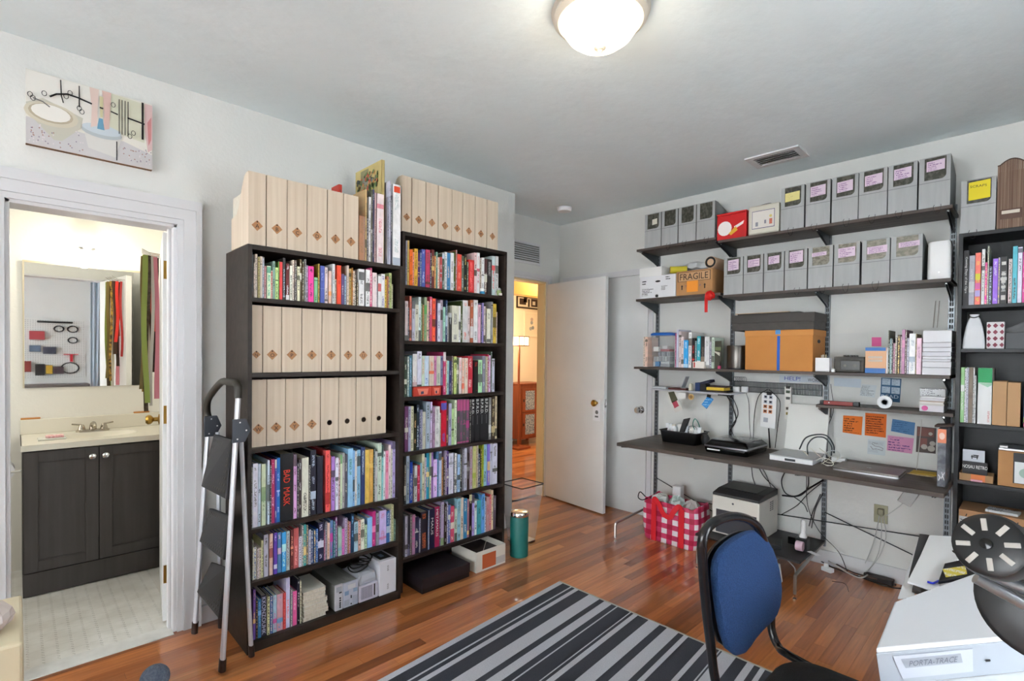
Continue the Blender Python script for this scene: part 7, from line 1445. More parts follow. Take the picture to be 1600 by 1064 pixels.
b = B(); b.ring([[Vector((cx_+.13*k*math.cos(2*math.pi*j/N), cy+.19*k*math.sin(2*math.pi*j/N), zT+q_)) for j in range(N)] for k, q_ in ((1, 0), (.95, -.012), (.8, -.045), (.5, -.075), (.12, -.085))], cap=False); b.build('basin', M_sink, t, smooth=True)
B().box(x0_, y0_, zT, x0_+.02, y1_, zT+.09).build('backsplash', M_sink, t, bev=.003)
p = PX(146, 675, -4.22); fy_ = p.y; fx_ = -4.25
t = thing('faucet', 'brushed nickel two-handle bathroom faucet', 'faucet', (fx_, fy_, zT)); M_nk = mat('brushed_nickel', hx('b0a89a'), .25, 1)
b = B(); b.ring([rrect(fx_, fy_, .028*k, .085*k, .026*k, zT+q_) for k, q_ in ((1, .0006), (1, .010), (.9, .014))]); b.build('base_plate', M_nk, t, smooth=True)
b = B(); b.lathe([(.020, .010), (.017, .04), (.012, .055), (0, .058)], (fx_, fy_, zT), 16); b.tube([(fx_, fy_, zT+.03), (fx_+.04, fy_, zT+.055), (fx_+.09, fy_, zT+.052), (fx_+.11, fy_, zT+.038)], [.014, .013, .011, .010], 12); b.build('spout', M_nk, t, smooth=True)
for s in (-1, 1):
    b = B(); b.lathe([(.021, .012), (.017, .03), (.011, .046), (0, .048)], (fx_, fy_+s*.056, zT), 16); b.tube([(fx_, fy_+s*.056, zT+.044), (fx_, fy_+s*.105, zT+.052)], .005, 8); b.build('handle', M_nk, t, smooth=True)
p = PX(82, 683, -4.02); t = thing('soap_tray', 'clear soap tray holding a pink patterned cloth on the vanity', 'tray', (-4.02, p.y, zT)); B().box(-4.07, p.y-.065, zT+.0008, -3.97, p.y+.06, zT+.010).build('tray_body', mat('pale_clear_tray', hx('dcdcd2'), .2), t, bev=.003); B().box(-4.05, p.y-.03, zT+.0105, -3.985, p.y+.05, zT+.022).build('pink_cloth', mat('pink_cloth', hx('cf7a80'), .8, col2=hx('e8d8d4'), sc=(120, 120, 40)), t, bev=.003)
for k, (py_, z_) in enumerate(((PX(48, 664, BX+.03).y, zT+.091), (PX(222, 655, BX+.03).y, zT+.091))): B().box(BX+.004, py_-.045, z_, BX+.016, py_+.045, z_+.010).build('copper_clip', cm('c08040', .4), None, ['left', 'right'][k]+' small copper coloured strip on the vanity backsplash', 'strip', bev=.002)
# toilet paper left of the vanity
t = thing('toilet_paper', 'white toilet paper roll on a chrome holder left of the vanity', 'toilet paper', (-3.90, -.03, .66)); B().lathe([(.02, 0), (.052, 0), (.052, .10), (.02, .10)], (-3.98, -.055, .70), 24, ax=(1, 0, 0)).build('paper_roll', M_paper, t, smooth=True); b = B(); b.tube([(-4.01, -.055, .70), (-3.86, -.055, .70), (-3.85, -.03, .70), (-3.85, .022, .70)], .006, 8); b.build('holder_arm', M_chrome, t, smooth=True)
# ribbons and necklaces hung on hooks at the side wall
RB = [('a02828', 'dark red', .62, 0), ('d63028', 'bright red', .50, 0), ('4a2418', 'dark brown', .60, 0), ('b8903c', 'gold patterned', .82, 1), ('2c1a18', 'black beaded', .70, 0), ('d65a48', 'coral', .45, 0), ('cfc8b4', 'cream', .78, 0), ('7a6a3a', 'olive', .80, 0), ('d98a98', 'pink', .86, 0), ('c9c4ba', 'silver grey', .90, 0), ('5a4a3a', 'brown woven', .94, 0), ('8a9a4a', 'green', .88, 0)]
D1 = WM['door_1']; hz = PX(245, 402, -3.64).z; b = B()
for k in range(4):
    q = lambda lx, ly, zz: D1 @ Vector((lx, ly, zz))
    b.tube([q(.645-.05*k, .001, hz), q(.645-.05*k, .05, hz+.004), q(.645-.05*k, .085, hz+.022)], .0028, 6)
b.build('hook_rack', M_chrome, None, 'small chrome hooks near the far edge of the open bathroom door', 'hook')
rq = random.Random(15)
for k, (c_, nm, L_, pat) in enumerate(RB):
    lx = .632-.0135*k; lyc = .020+.0185*(k % 4); L_ = min(L_*.95, hz-1.03); n_ = 10; w_ = .008+.0025*(k % 3); rg = []
    for i in range(n_):
        s = i/(n_-1); zz = hz-.012-L_*s; dy = .006*math.sin(s*6+k)+.012*s*math.sin(k*2.1); dx = .0012*math.sin(s*9+k)
        a_, c2_ = D1 @ Vector((lx+dx, max(lyc+dy-w_, .003), zz)), D1 @ Vector((lx+dx, lyc+dy+w_, zz)); e_ = (D1.to_3x3() @ Vector((.0015, 0, 0))); rg.append([a_, c2_, c2_+e_, a_+e_])
    b = B(); b.ring(rg)
    b.build('ribbon', mat('ribbon_'+c_, hx(c_), .5, col2=hx('3a2a1a') if pat or k in (2, 4, 10) else hx(c_), sc=(60, 60, 60)), None, '%s ribbon hanging with others on the open bathroom door' % nm, 'ribbon', 'ribbons on the open bathroom door')
p = PX(14, 395, -3.6); 
# ================================================================== seen in the mirror: pegboard with tools on the right wall
PBX = 1.098; t = thing('pegboard', 'white pegboard on the right wall seen in the bathroom mirror', 'pegboard', (PBX, .36, .95)); B().box(PBX-.008, .03, .95, PBX, .74, 1.80).build('board', cm('dadad6', .5), t)
b = B()
for i in range(27):
    for j in range(32): yy, zz = .05+.0258*i, .97+.0258*j; b.box(PBX-.0084, yy-.003, zz-.003, PBX-.0079, yy+.003, zz+.003)
b.build('peg_holes', M_ink, t, kind='stuff')
for k, (yy, zz, r_) in enumerate(((.45, 1.66, .045), (.60, 1.66, .05), (.60, 1.50, .045), (.57, 1.10, .09))):
    b = B()
    for q in range(4): b.tube([(PBX-.016-.004*q, yy+(r_+.004*q)*math.cos(a), zz+(r_*.8+.003*q)*math.sin(a)) for a in [i*math.pi/8 for i in range(16)]], .003, 5, closed=True)
    b.build('cable_coil', M_ink, None, 'black coiled cable %s on the pegboard' % ['upper left', 'upper right', 'in the middle', 'lowest and largest'][k], 'cable', 'coiled cables on the pegboard')
B().box(PBX-.04, .22, 1.74, PBX-.009, .60, 1.765).build('tripod', M_blackp, None, 'long black tripod along the top of the pegboard', 'tripod', bev=.006)
b = B(); b.box(PBX-.03, .50, 1.29, PBX-.009, .66, 1.30); b.box(PBX-.03, .57, 1.19, PBX-.009, .60, 1.29); b.build('red_squeegee', cm('c82a38', .5), None, 'red handled tool hanging on the pegboard', 'tool')
for k, (a, c, z0_, z1_, col) in enumerate(((.06, .16, 1.05, 1.20, '8a3a34'), (.20, .30, 1.00, 1.16, '2a2a2c'), (.31, .38, 1.02, 1.14, 'caa23a'), (.39, .50, 1.02, 1.12, '5a4a50'), (.14, .26, 1.33, 1.42, '6a7a90'), (.28, .42, 1.30, 1.40, '4a4a58'), (.14, .30, 1.50, 1.62, 'b04a50'))):
    TB('tool_holder', '%s tool holder on the pegboard' % ['red-brown lower left', 'black lower', 'yellow lower', 'plum lower right', 'grey-blue middle', 'dark middle', 'pinkish red upper'][k], 'tool holder', PBX-.05, PBX-.009, a, c, z0_, z1_, cm(col, .5), .003, 'tool holders on the pegboard')
TB('work_table', 'grey work table along the right wall below the pegboard', 'table', .68, 1.09, .02, .76, .84, .88, cm('6f6a66', .6))
bt = B(); 
for a, c in ((.70, .04), (.70, .72), (1.06, .04), (1.06, .72)): bt.box(a, c, 0, a+.03, c+.03, .839)
o = bt.build('table_legs', cm('6f6a66', .6), bpy.data.objects['work_table'])
# curtain on the right wall window
M_cur = mat('pale_blue_curtain', hx('b9c4cf'), .8); b = B(); n_ = 70; top_, bot_ = [], []
for i in range(n_+1):
    u = i/n_; yy = .80+.42*u; x_ = 1.07+.020*math.sin(u*46)+.006*math.sin(u*17); top_.append(Vector((x_, yy, 2.42))); bot_.append(Vector((x_+.006*math.sin(u*31), .80+.30*u, .70)))
for i in range(n_): b.poly([bot_[i], bot_[i+1], top_[i+1], top_[i]])
t = thing('curtain', 'pale blue gathered curtain at the right wall window', 'curtain', (1.07, 1.0, .7)); o = b.build('curtain_cloth', M_cur, t, smooth=True); B().tube([(1.07, .72, 2.43), (1.07, 2.2, 2.43)], .012, 10).build('curtain_rod', M_dgrey, t)
# ================================================================== painting over the bathroom door
c1, c2, c3, c4 = PX(40, 107, -2.872), PX(238, 163, -2.872), PX(236, 265, -2.872), PX(37, 222, -2.872)
y0_, y1_, z0_, z1_ = c1.y, c2.y, (c3.z+c4.z)/2, (c1.z+c2.z)/2; W_, H_ = y1_-y0_, z1_-z0_; XP = -2.872
t = thing('canvas_painting', 'wide canvas painting of a bathroom sink, toilet and legs', 'painting', (XP-.012, (y0_+y1_)/2, z0_)); B().box(W1X+.0005, y0_, z0_, XP, y1_, z1_).build('canvas', cm('dcd9cf', .8), t, bev=.001)
B().box(W1X+.0006, y0_-.0008, z0_-.0008, XP-.003, y1_, z0_).build('canvas_edge', cm('7d5a40', .8), t)
def pp(pts): return [(XP+.0004, y0_+W_*u, z0_+H_*v) for u, v in pts]
LAY = [0]
def shape(nm, pts, c_):
    LAY[0] += 1; o_ = .00025*LAY[0]; B().poly([(XP+o_, y0_+W_*u, z0_+H_*v) for u, v in pts]).build(nm, mat('paint_'+c_, hx(c_), .8), t)
def ell(cu, cv, ru, rv, n=18): return [(cu+ru*math.cos(2*math.pi*i/n), cv+rv*math.sin(2*math.pi*i/n)) for i in range(n)]
def stroke(nm, pts, w_, c_='1c1a1c'):
    LAY[0] += 1; o_ = .00025*LAY[0]; b = B(); L2, R2_ = [], []
    for i, (u, v) in enumerate(pts):
        a = pts[max(i-1, 0)]; c = pts[min(i+1, len(pts)-1)]; dx, dy = (c[0]-a[0])*W_, (c[1]-a[1])*H_; l = math.hypot(dx, dy) or 1; nx, ny = -dy/l*w_, dx/l*w_
        L2.append((XP+o_, y0_+W_*u+nx, z0_+H_*v+ny)); R2_.append((XP+o_, y0_+W_*u-nx, z0_+H_*v-ny))
    for i in range(len(pts)-1): b.poly([L2[i], L2[i+1], R2_[i+1], R2_[i]])
    b.build(nm, mat('paint_'+c_, hx(c_), .8), t)
shape('painted_wall', [(.60, .45), (.93, .38), (.93, .97), (.62, .99)], 'd0cfba'); shape('painted_wall', [(.0, .40), (.58, .45), (.58, .99), (.0, .99)], 'e0ddd6'); shape('painted_floor', [(.0, .0), (1, .0), (1, .22), (.75, .33), (.52, .30), (.0, .36)], 'c6c3c4')
shape('painted_curtain', [(.93, .98), (1, .98), (1, .3), (.96, .25), (.93, .6)], 'd2b4b2'); shape('painted_curtain', [(.955, .7), (.99, .8), (.99, .45), (.965, .35)], 'c08080')
shape('painted_sink', [(.0, .55), (.12, .66), (.42, .52), (.40, .36), (.26, .13), (.20, .12), (.02, .40)], 'c3c0b2'); shape('painted_sink', ell(.185, .46, .20, .16), 'cdc6b2'); shape('painted_basin', ell(.18, .47, .165, .125), 'b5aa94'); shape('painted_basin', ell(.18, .48, .145, .11), 'e6e3dc')
shape('painted_toilet', [(.42, .40), (.46, .12), (.68, .06), (.73, .36)], 'd2d0cb'); shape('painted_toilet', ell(.57, .38, .165, .085), 'aeb6ba'); shape('painted_lid', ell(.57, .42, .160, .075), 'c0cad0')
for u in (.50, .60): shape('painted_leg', [(u-.03, .99), (u+.045, .99), (u+.035, .7), (u+.03, .46), (u-.02, .42), (u-.012, .7)], 'd8c2b9' if u < .55 else 'd3b3aa')
shape('painted_water', [(.545, .58), (.575, .58), (.59, .42), (.53, .42)], '6d9db8'); shape('painted_cloth', [(.55, .90), (.58, .90), (.575, .6), (.555, .6)], 'cfc9a0')
stroke('painted_line', [(.17, .70), (.22, .76), (.30, .80), (.38, .79), (.49, .755)], .0035); stroke('painted_line', [(.55, .735), (.58, .73)], .0035); stroke('painted_line', [(.64, .72), (.70, .70)], .003); stroke('painted_line', [(.78, .69), (.93, .66)], .0035); stroke('painted_line', [(.912, .98), (.912, .42)], .004)
stroke('painted_pipe', [(.25, .97), (.255, .75), (.27, .66)], .002); stroke('painted_pipe', [(.39, .96), (.39, .66)], .002); stroke('painted_pipe', [(.69, .30), (.69, .0+.02)], .002)
for u in (.71, .735, .76, .785): stroke('painted_radiator', [(u, .93), (u, .42)], .0014); 
for cu, cv in ((.03, .66), (.05, .62), (.13, .72), (.29, .76), (.32, .82), (.39, .64), (.41, .60), (.83, .48), (.80, .42), (.66, .82)): stroke('painted_tap', ell(cu, cv, .018, .035, 8)+[(cu+.018, cv)], .0012)
stroke('painted_tap', [(.05, .62), (.12, .60), (.17, .55)], .0022, '6a6a6a')
rq = random.Random(2)
for k in range(150): u, v = rq.uniform(.02, .98), rq.uniform(.02, .28); shape('painted_fleck', ell(u, v, .006, .010, 5), ['8a7f92', 'd9cfd2', 'a07a70'][k % 3]) if not (.42 < u < .74 or (.2 < u < .36 and v > .1)) else None
# ================================================================== step ladder
t = thing('step_ladder', 'folded grey step ladder with three black treads beside the left bookcase', 'ladder', (-2.6, .62, 0))
XR, XL = -2.385, -2.80
f0, f1 = PX(347, 1047, XR), PX(372, 622, XR); f0.z = .012; k0_ = PX(304, 985, XL); k0_.z = .012; l1 = PX(326, 655, XL)
def rail(nm, a, c, par, r_=.0165, lab=None):
    b = B(); d = (c-a).normalized(); b.tube([a+d*.045, c], r_, 12, flat=.62); o_ = b.build(nm, M_alu, par, lab, smooth=True); b = B(); b.tube([a, a+d*.05], [r_*1.25, r_*1.2], 12, flat=.7); b.build('rubber_foot', cm('2a1c18', .5), o_, smooth=True); return o_
rail('front_rail', f0, f1, t); rail('front_rail', k0_, l1, t)
q0, q1 = PX(393, 1008, XR-.03), PX(376, 690, XR-.03); q0.z = .012; q0.y = min(q0.y, A0-.022); q1.y = min(q1.y, A0-.022); r0 = Vector((XL+.03, q0.y, .012)); r1 = Vector((XL+.03, q1.y, q1.z)); q0 = Vector((XR+.035, PX(393, 1008, XR+.035).y, .012)); q0.y = min(q0.y, A0+.02)
q0 = PX(393, 1010, X1+.035); q0.z = .012; q1 = PX(377, 690, X1+.035)
rail('rear_rail', q0, q1, t, .0145); rail('rear_rail', r0, r1, t, .0145)
b = B(); pts = [l1, PX(323, 640, XL), PX(326, 622, XL+.04), PX(345, 598, -2.66), PX(356, 597, -2.52), PX(371, 601, XR-.01), f1]
b.tube(curve([Vector(p) for p in pts], 5), .016, 10); b.build('top_handle', mat('dark_rubber', hx('33302a'), .5), t, smooth=True)
for quad in (((334, 678), (361, 687), (352, 780), (314, 760)), ((327, 794), (357, 806), (348, 875), (311, 846)), ((330, 878), (352, 886), (341, 966), (307, 925))):
    A_, B_, C_, D_ = PX(*quad[0], XL+.02), PX(*quad[1], XR-.025), PX(*quad[2], XR-.025), PX(*quad[3], XL+.02)
    nrm = (B_-A_).cross(D_-A_).normalized()*.022
    tr = B().prism([A_, B_, C_, D_], nrm).build('tread', mat('black_tread', hx('26262a'), .6), t, bev=.004)
    b = B()
    for i in range(1, 12):
        for j in range(1, 9):
            p = A_.lerp(B_, i/12).lerp(D_.lerp(C_, i/12), j/9); e1 = (B_-A_).normalized()*.008; e2 = (D_-A_).normalized()*.006; n1 = (B_-A_).cross(D_-A_).normalized()
            if n1.dot(Vector((0, 0, EYE))-p) < 0: n1 = -n1
            base = p if nrm.dot(n1) < 0 else p+nrm
            b.obox(base+n1*.0006, e1, e2, n1*.0012)
    b.build('grip_studs', cm('3c3b38', .6), tr, kind='stuff')
for s, X_ in ((0, XR), (1, XL)):
    p = PX(372, 672, XR) if s == 0 else PX(328, 665, XL); b = B(); b.prism([(X_+.019, p.y-.03, p.z+.05), (X_+.019, p.y+.025, p.z+.05), (X_+.019, p.y+.045, p.z+.0), (X_+.019, p.y+.02, p.z-.05), (X_+.019, p.y-.03, p.z-.05)], (.008, 0, 0)); hb = b.build('hinge_plate', cm('33373f', .45), t, bev=.003)
    for dy, dz in ((.0, .035), (.025, .0), (-.01, -.035)): B().lathe([(.0035, 0), (.003, .002), (0, .002)], (X_+.027, p.y+dy, p.z+dz), 8, ax=(1, 0, 0)).build('rivet', M_whitep, hb)
# ================================================================== rug
e0, e1 = PZ(871, 911, 0), PZ(1190, 1050, 0); ye_ = 2.333
t = thing('striped_rug', 'flat woven grey rug with charcoal stripes', 'rug', (-1.2, 1.1, 0)); rx0, rx1 = e0.x, -.52
bands = [(880.5, 892.3), (894.3, 899), (904.5, 920.7), (937, 944.5), (955.6, 963.2), (965, 984), (985.5, 989.3), (996, 1012.5), (1029.7, 1041), (1058.7, 1067), (1073.7, 1099), (1106, 1122), (1124, 1126.5), (1148, 1165.6)]
def ex(px): y_ = 910+(px-875)*.444; return PZ(px, y_, 0).x
bx_ = [(ex(a), ex(c)) for a, c in bands]; ptn = bx_[-1][1]
for a, c in ((.03, .055), (.075, .13), (.17, .185), (.22, .26), (.29, .30)): bx_.append((ptn+a, ptn+c))
b = B(); xs_ = [rx0]; cols = []
for a, c in bx_:
    if c > rx1: break
    xs_ += [a, c]; cols += [0, 1]
xs_.append(rx1); cols.append(0); yn, yf2 = .35, ye_
def skew(x, y): return x-.078*(y-yf2)*-1*-1 if False else x+(yf2-y)*.075
for i in range(len(xs_)-1):
    a, c = xs_[i], xs_[i+1]
    if c-a < .0005: continue
    b.prism([(skew(a, yn), yn, .001), (skew(c, yn), yn, .001), (c, yf2, .001), (a, yf2, .001)], (0, 0, .005), cols[i])
b.build('woven_field', [mat('rug_grey', hx('c2c4cc'), .95, col2=hx('b2b5be'), sc=(260, 260, 1), lo=.4, hi=.6, bump=.3), mat('rug_charcoal', hx('33363f'), .95, col2=hx('3d404a'), sc=(260, 260, 1), bump=.3)], t)
b = B()
b.prism([(rx0, yf2-.001, .001), (rx1, yf2-.001, .001), (rx1, yf2+.010, .001), (rx0, yf2+.010, .001)], (0, 0, .0062)); b.build('bound_edge', mat('rug_edge', hx('a9a99f'), .9), t)
# ================================================================== office chair
t = thing('office_chair', 'blue fabric office chair with black tube frame', 'chair', (-.42, 1.48, 0))
M_blue = mat('blue_wool', hx('193560'), .95, col2=hx('22426f'), sc=(300, 300, 300), lo=.4, hi=.6, bump=.35); M_seat = mat('black_seat_fabric', hx('1a1a1d'), .9, bump=.3, sc=(300, 300, 300)); M_tube = mat('black_tube', hx('141417'), .22)
XB = -.60
near = [PX(u, v, XB+.004*k) for k, (u, v) in enumerate(((1117, 1064), (1110, 1010), (1103, 950), (1098, 890), (1097, 855), (1104, 832), (1122, 818), (1150, 812), (1175, 820), (1190, 840)))]
zz_ = near[0].z
far = [PX(1200, 880, XB), PX(1206, 930, XB), PX(1205, 965, XB), PX(1206, 990, XB+.004), PX(1216, 1014, XB+.03), PX(1236, 1030, XB+.085)]
low = [near[0]+Vector((.30, .0, -.16)), near[0]+Vector((.12, 0, -.15)), near[0]+Vector((.03, 0, -.08))]
end = far[-1]+Vector((.2, -.02, -.02))
b = B(); b.tube(curve(low+near+far+[end], 6), .0125, 12); b.build('tube_frame', M_tube, t, smooth=True)
# back pad: rounded shield following the photographed outline, curved cushion
XC = -.585; outl = [(1128, 1030), (1116, 960), (1109, 905), (1110, 880), (1122, 858), (1142, 842), (1165, 831), (1180, 831), (1192, 846), (1204, 870), (1212, 905), (1213, 935), (1206, 965), (1192, 978), (1168, 1000), (1155, 1028)]
O = [PX(u, v, XC) for u, v in outl]; cen = sum(O, Vector())/len(O); rings = []
for k, dx in ((.90, -.010), (.98, -.004), (1.0, .006), (.99, .018), (.93, .026), (.75, .032), (.4, .036)): rings.append([cen+(p-cen)*k+Vector((dx, 0, 0)) for p in O])
b = B(); b.ring(rings); o = b.build('back_pad', M_blue, t, smooth=True, sub=1)
b = B(); b.ring([[cen+(p-cen)*k+Vector((dx, 0, 0)) for p in O] for k, dx in ((.80, -.034), (.94, -.030), (.955, -.016), (.90, -.010))]); b.build('back_shell', M_blackp, t, smooth=True, sub=1)
sz = .47; sc_ = Vector((-.30, 1.42, 0)); S_ = PZ(1250, 1031, sz)
b = B(); b.ring([rrect(-.275, S_.y-.215, .245*k, .235*k, .10*k, sz-q_, 6) for k, q_ in ((.93, .075), (.98, .07), (1.0, .045), (.985, .018), (.93, .004), (.80, -.004), (.4, -.004))]); b.build('seat', M_seat, t, smooth=True)
cx_, cy_ = -.275, S_.y-.215; B().lathe([(.032, .11), (.032, .30), (.022, .30), (.022, .392)], (cx_, cy_, 0), 16).build('gas_column', M_tube, t, smooth=True)
for k in range(5):
    a = 2*math.pi*k/5+.3; d = Vector((math.cos(a), math.sin(a), 0)); b = B(); b.tube([(cx_, cy_, .13), Vector((cx_, cy_, .10))+d*.15, Vector((cx_, cy_, .075))+d*.28], [.024, .018, .013], 8); lg = b.build('leg', M_blackp, t, smooth=True)
    p = Vector((cx_, cy_, .028))+d*.28; s_ = Vector((-d.y, d.x, 0)); b = B(); b.lathe([(.0, -.02), (.022, -.02), (.024, -.012), (.024, .012), (.022, .02), (0, .02)], p, 16, ax=s_); b.build('caster', M_blackp, lg, smooth=True)
t.location.z += .009
# ================================================================== near right: table, light box, papers, lamp
t = thing('white_table', 'white work table at the right edge carrying the light box', 'table', (.2, 2.1, 0)); B().box(-.19, 1.38, .575, .60, 2.75, .60).build('table_top', M_whitep, t, bev=.002)
for a, c in ((.12, 1.42), (.54, 1.42), (.12, 2.66), (.54, 2.66)): B().box(a, c, 0, a+.04, c+.04, .575).build('leg', M_whitep, t)
A_ = PZ(1369, 1013, .715); D_ = PZ(1590, 993, .715); Bk = PZ(1398, 940, .715); Ck = PZ(1540, 890, .715); D2 = A_+(D_-A_)*1.35; C2 = Bk+(Ck-Bk)*1.15
M_lb = mat('light_box_shell', hx('d3d4d8'), .45); t = thing('light_box', 'white tracing light box with a printed PORTA-TRACE label', 'light box', Vector(((A_.x+D2.x)/2, (A_.y+D2.y)/2, .601)))
dn = Vector((0, 0, -1)); inn = (C2-A_).normalized()
def dr(p, k=.10): return Vector((p.x, p.y, .6015))
fu_ = (D2-A_).normalized(); ni_ = Vector((-fu_.y, fu_.x, 0)); lo_ = [dr(A_)+ni_*.035+fu_*.05, dr(D2)+ni_*.035-fu_*.03, dr(C2)+Vector((-.04, -.05, 0)), dr(Bk)+Vector((.05, -.02, 0))]
b = B(); b.ring([lo_, [A_-Vector((0, 0, .012)), D2-Vector((0, 0, .012)), C2-Vector((0, 0, .012)), Bk-Vector((0, 0, .012))]]); b.build('tapered_case', mat('light_box_case', hx('a7adb6'), .45), t, bev=.002)
b = B(); b.ring([[p-Vector((0, 0, .0118)) for p in (A_, D2, C2, Bk)], [A_, D2, C2, Bk]]); b.build('top_frame', M_lb, t, bev=.003)
# label on the sloping front face
fu = (D2-A_).normalized(); fd = (lo_[0]-(A_-Vector((0, 0, .012)))); fd2 = (lo_[1]-(D2-Vector((0, 0, .012)))); fn = fu.cross(fd).normalized()
if fn.dot(Vector((0, 0, EYE))-A_) < 0: fn = -fn
def fp(u, v): a = (A_-Vector((0, 0, .012))).lerp(D2-Vector((0, 0, .012)), u); c = lo_[0].lerp(lo_[1], u); return a.lerp(c, v)+fn*.0015
lab_ = B().prism([fp(.08, .10), fp(.50, .10), fp(.56, .8), fp(.13, .8)], fn*.0006).build('printed_label', cm('bcc0ca', .5), t); B().prism([fp(.12, .20)+fn*.0008, fp(.44, .20)+fn*.0008, fp(.47, .48)+fn*.0008, fp(.145, .48)+fn*.0008], fn*.0004).build('grey_field', cm('9da1aa', .5), t)
upv = (fp(.3, .2)-fp(.3, .5)).normalized(); text('PORTA-TRACE', cm('6a6e78', .6), t, fp(.295, .34)+fn*.0022, fu, upv, (fp(.3, .24)-fp(.3, .45)).length*.8, (fp(.15, .4)-fp(.44, .4)).length*.92)
B().obox(fp(.62, .5)+fn*.001, fu*.006, upv*.0025, fn*.001).build('dark_mark', M_ink, t)
# papers, folders and boxes lying behind the light box
def sheet(nm, label, cat, pts, z_, th, m, **k): return B().prism([tuple(PZ(u, v, z_)) for u, v in pts], (0, 0, -th)).build(nm, m, None, label, cat, **k)
bxz = .64
TB('open_carton', 'open brown and white carton of papers behind the light box', 'box', -.17, .30, 2.24, 2.70, .601, .655, cm('8a5a3c', .7))
sheet('white_folder', 'white card folder hanging over the table edge at far left of the pile', 'folder', ((1436, 838), (1446, 842), (1436, 880), (1428, 934), (1403, 934)), .664, .004, M_paper)
sheet('black_folder', 'narrow black folder under the large white board', 'folder', ((1437, 834), (1454, 836), (1436, 880), (1424, 903), (1420, 900)), .672, .005, cm('2c2d30', .5))
sheet('white_board', 'large white foam board slanting across the paper pile', 'board', ((1452, 836), (1489, 838), (1512, 862), (1492, 878), (1474, 892), (1466, 924), (1418, 908), (1438, 868)), .684, .006, M_whitep, bev=.001)
sheet('black_strip', 'black foam strip under the front edge of the white board', 'strip', ((1427, 913), (1457, 925), (1455, 932), (1425, 920)), .678, .010, cm('3a3430', .6))
sheet('black_pouch', 'black zip pouch with a yellow card behind the light box', 'pouch', ((1476, 880), (1512, 872), (1534, 888), (1520, 900), (1466, 908)), .700, .010, cm('1c1d22', .5), bev=.002)
sheet('yellow_card', 'yellow and cream printed card on the black pouch', 'card', ((1473, 889), (1508, 884), (1511, 896), (1478, 901)), .703, .002, note_mat('yellow_print', hx('cdb944'), hx('d8d4c4'), 3, .45, .05, 0, 1))
cord('blue_twist', 'blue twisted wire lying on the white board edge', [PZ(u, v, .688) for u, v in ((1449, 909), (1458, 911), (1466, 908), (1472, 907))], .003, cm('1f2fd0', .4), cat='wire')
cord('dark_pen', 'dark pen lying across the paper pile', [PZ(u, v, .692) for u, v in ((1489, 861), (1505, 873))], .003, M_ink, cat='pen')
# black drafting lamp close to the camera
t = thing('drafting_lamp', 'black desk lamp head with slotted round vent close to the camera', 'lamp', (0.06, .80, 1.0)); dep = .80; O0 = Vector((0, 0, EYE))
def near_(u, v, d=dep): return O0+ray(u, v)*d
c = near_(1546, 852); ax = (O0-c).normalized(); ax = (ax+Vector((-.35, 0, .12))).normalized(); R_ = 50/FPX*dep
b = B(); b.lathe([(R_*.86, -.035), (R_*.98, -.03), (R_, -.006), (R_*.94, .004), (R_*.80, .008), (R_*.3, .009), (0, .009)], c, 40, ax=ax); b.build('vent_disc', M_blackp, t, smooth=True)
Z_ = ax; Xv = Z_.orthogonal().normalized(); Yv = Z_.cross(Xv)
for k in range(8):
    a = 2*math.pi*k/8+.2; d = Xv*math.cos(a)+Yv*math.sin(a); s_ = Z_.cross(d); B().obox(c+d*R_*.60+Z_*.0088, d*R_*.19, s_*R_*.075, Z_*.0008).build('vent_slot', cm('b4b0aa', .3), t, bev=.002)
B().lathe([(R_*.16, .008), (R_*.16, .014), (0, .016)], c, 20, ax=ax).build('centre_knob', M_blacks, t, smooth=True)
q = near_(1620, 868, .84); b = B(); b.tube([c-Z_*.03, (c+q)/2-Z_*.02, q], [R_*.62, R_*.8, R_*.9], 20); b.build('lamp_head', M_blacks, t, smooth=True)
for k, (u0, v0, u1, v1) in enumerate(((1524, 903, 1640, 966), (1545, 896, 1640, 938))): B().tube([near_(u0, v0, .86), near_(u1, v1, .82)], .009, 10).build('arm_tube', mat('satin_arm', hx('8f9296'), .4, .7), t, smooth=True)
c2 = near_(1640, 945, .90); b = B(); b.lathe([(0, -.012), (.085, -.012), (.098, -.006), (.10, .0), (.092, .006), (0, .012)], c2, 44, ax=(O0-c2).normalized()); b.build('shade_rim', M_blackp, t, smooth=True)
c3 = near_(1680, 900, .9); b = B(); b.tube([c3, Vector((.42, 1.60, .95)), Vector((.42, 1.62, .612))], .011, 10); b.build('stand_rod', M_dgrey, t, smooth=True); B().lathe([(.07, .601), (.07, .613), (0, .617)], (.42, 1.62, 0), 24).build('stand_base', M_blackp, t, smooth=True)
# near left: cream cart with bag, yarn ball
q = PZ(36, 968, .56); t = thing('cream_cart', 'cream plastic storage cart cut off by the left edge', 'cart', (q.x, q.y-.15, 0)); B().box(q.x-.22, q.y-.36, .02, q.x+.16, q.y, .56).build('cart_body', cm('cfc2a4', .5), t, bev=.008)
for a, c in ((q.x-.2, q.y-.33), (q.x+.12, q.y-.33), (q.x-.2, q.y-.05), (q.x+.12, q.y-.05)): B().lathe([(0, 0), (.018, .0), (.018, .02), (0, .02)], (a, c, 0), 12).build('foot', M_blackp, t)
rq = random.Random(31); b = B(); b.blob((q.x+.03, q.y-.07, .60), .07, .05, .04, 12)
for v in b.v: v += Vector((rq.uniform(-1, 1), rq.uniform(-1, 1), rq.uniform(-1, 1)))*.006
for v in b.v: v.z = max(v.z, .561)
b.build('plastic_bag', mat('crinkled_plastic', hx('dccfcb'), .15, alpha=.7), None, 'crumpled clear pinkish plastic bag on the cream cart', 'bag')
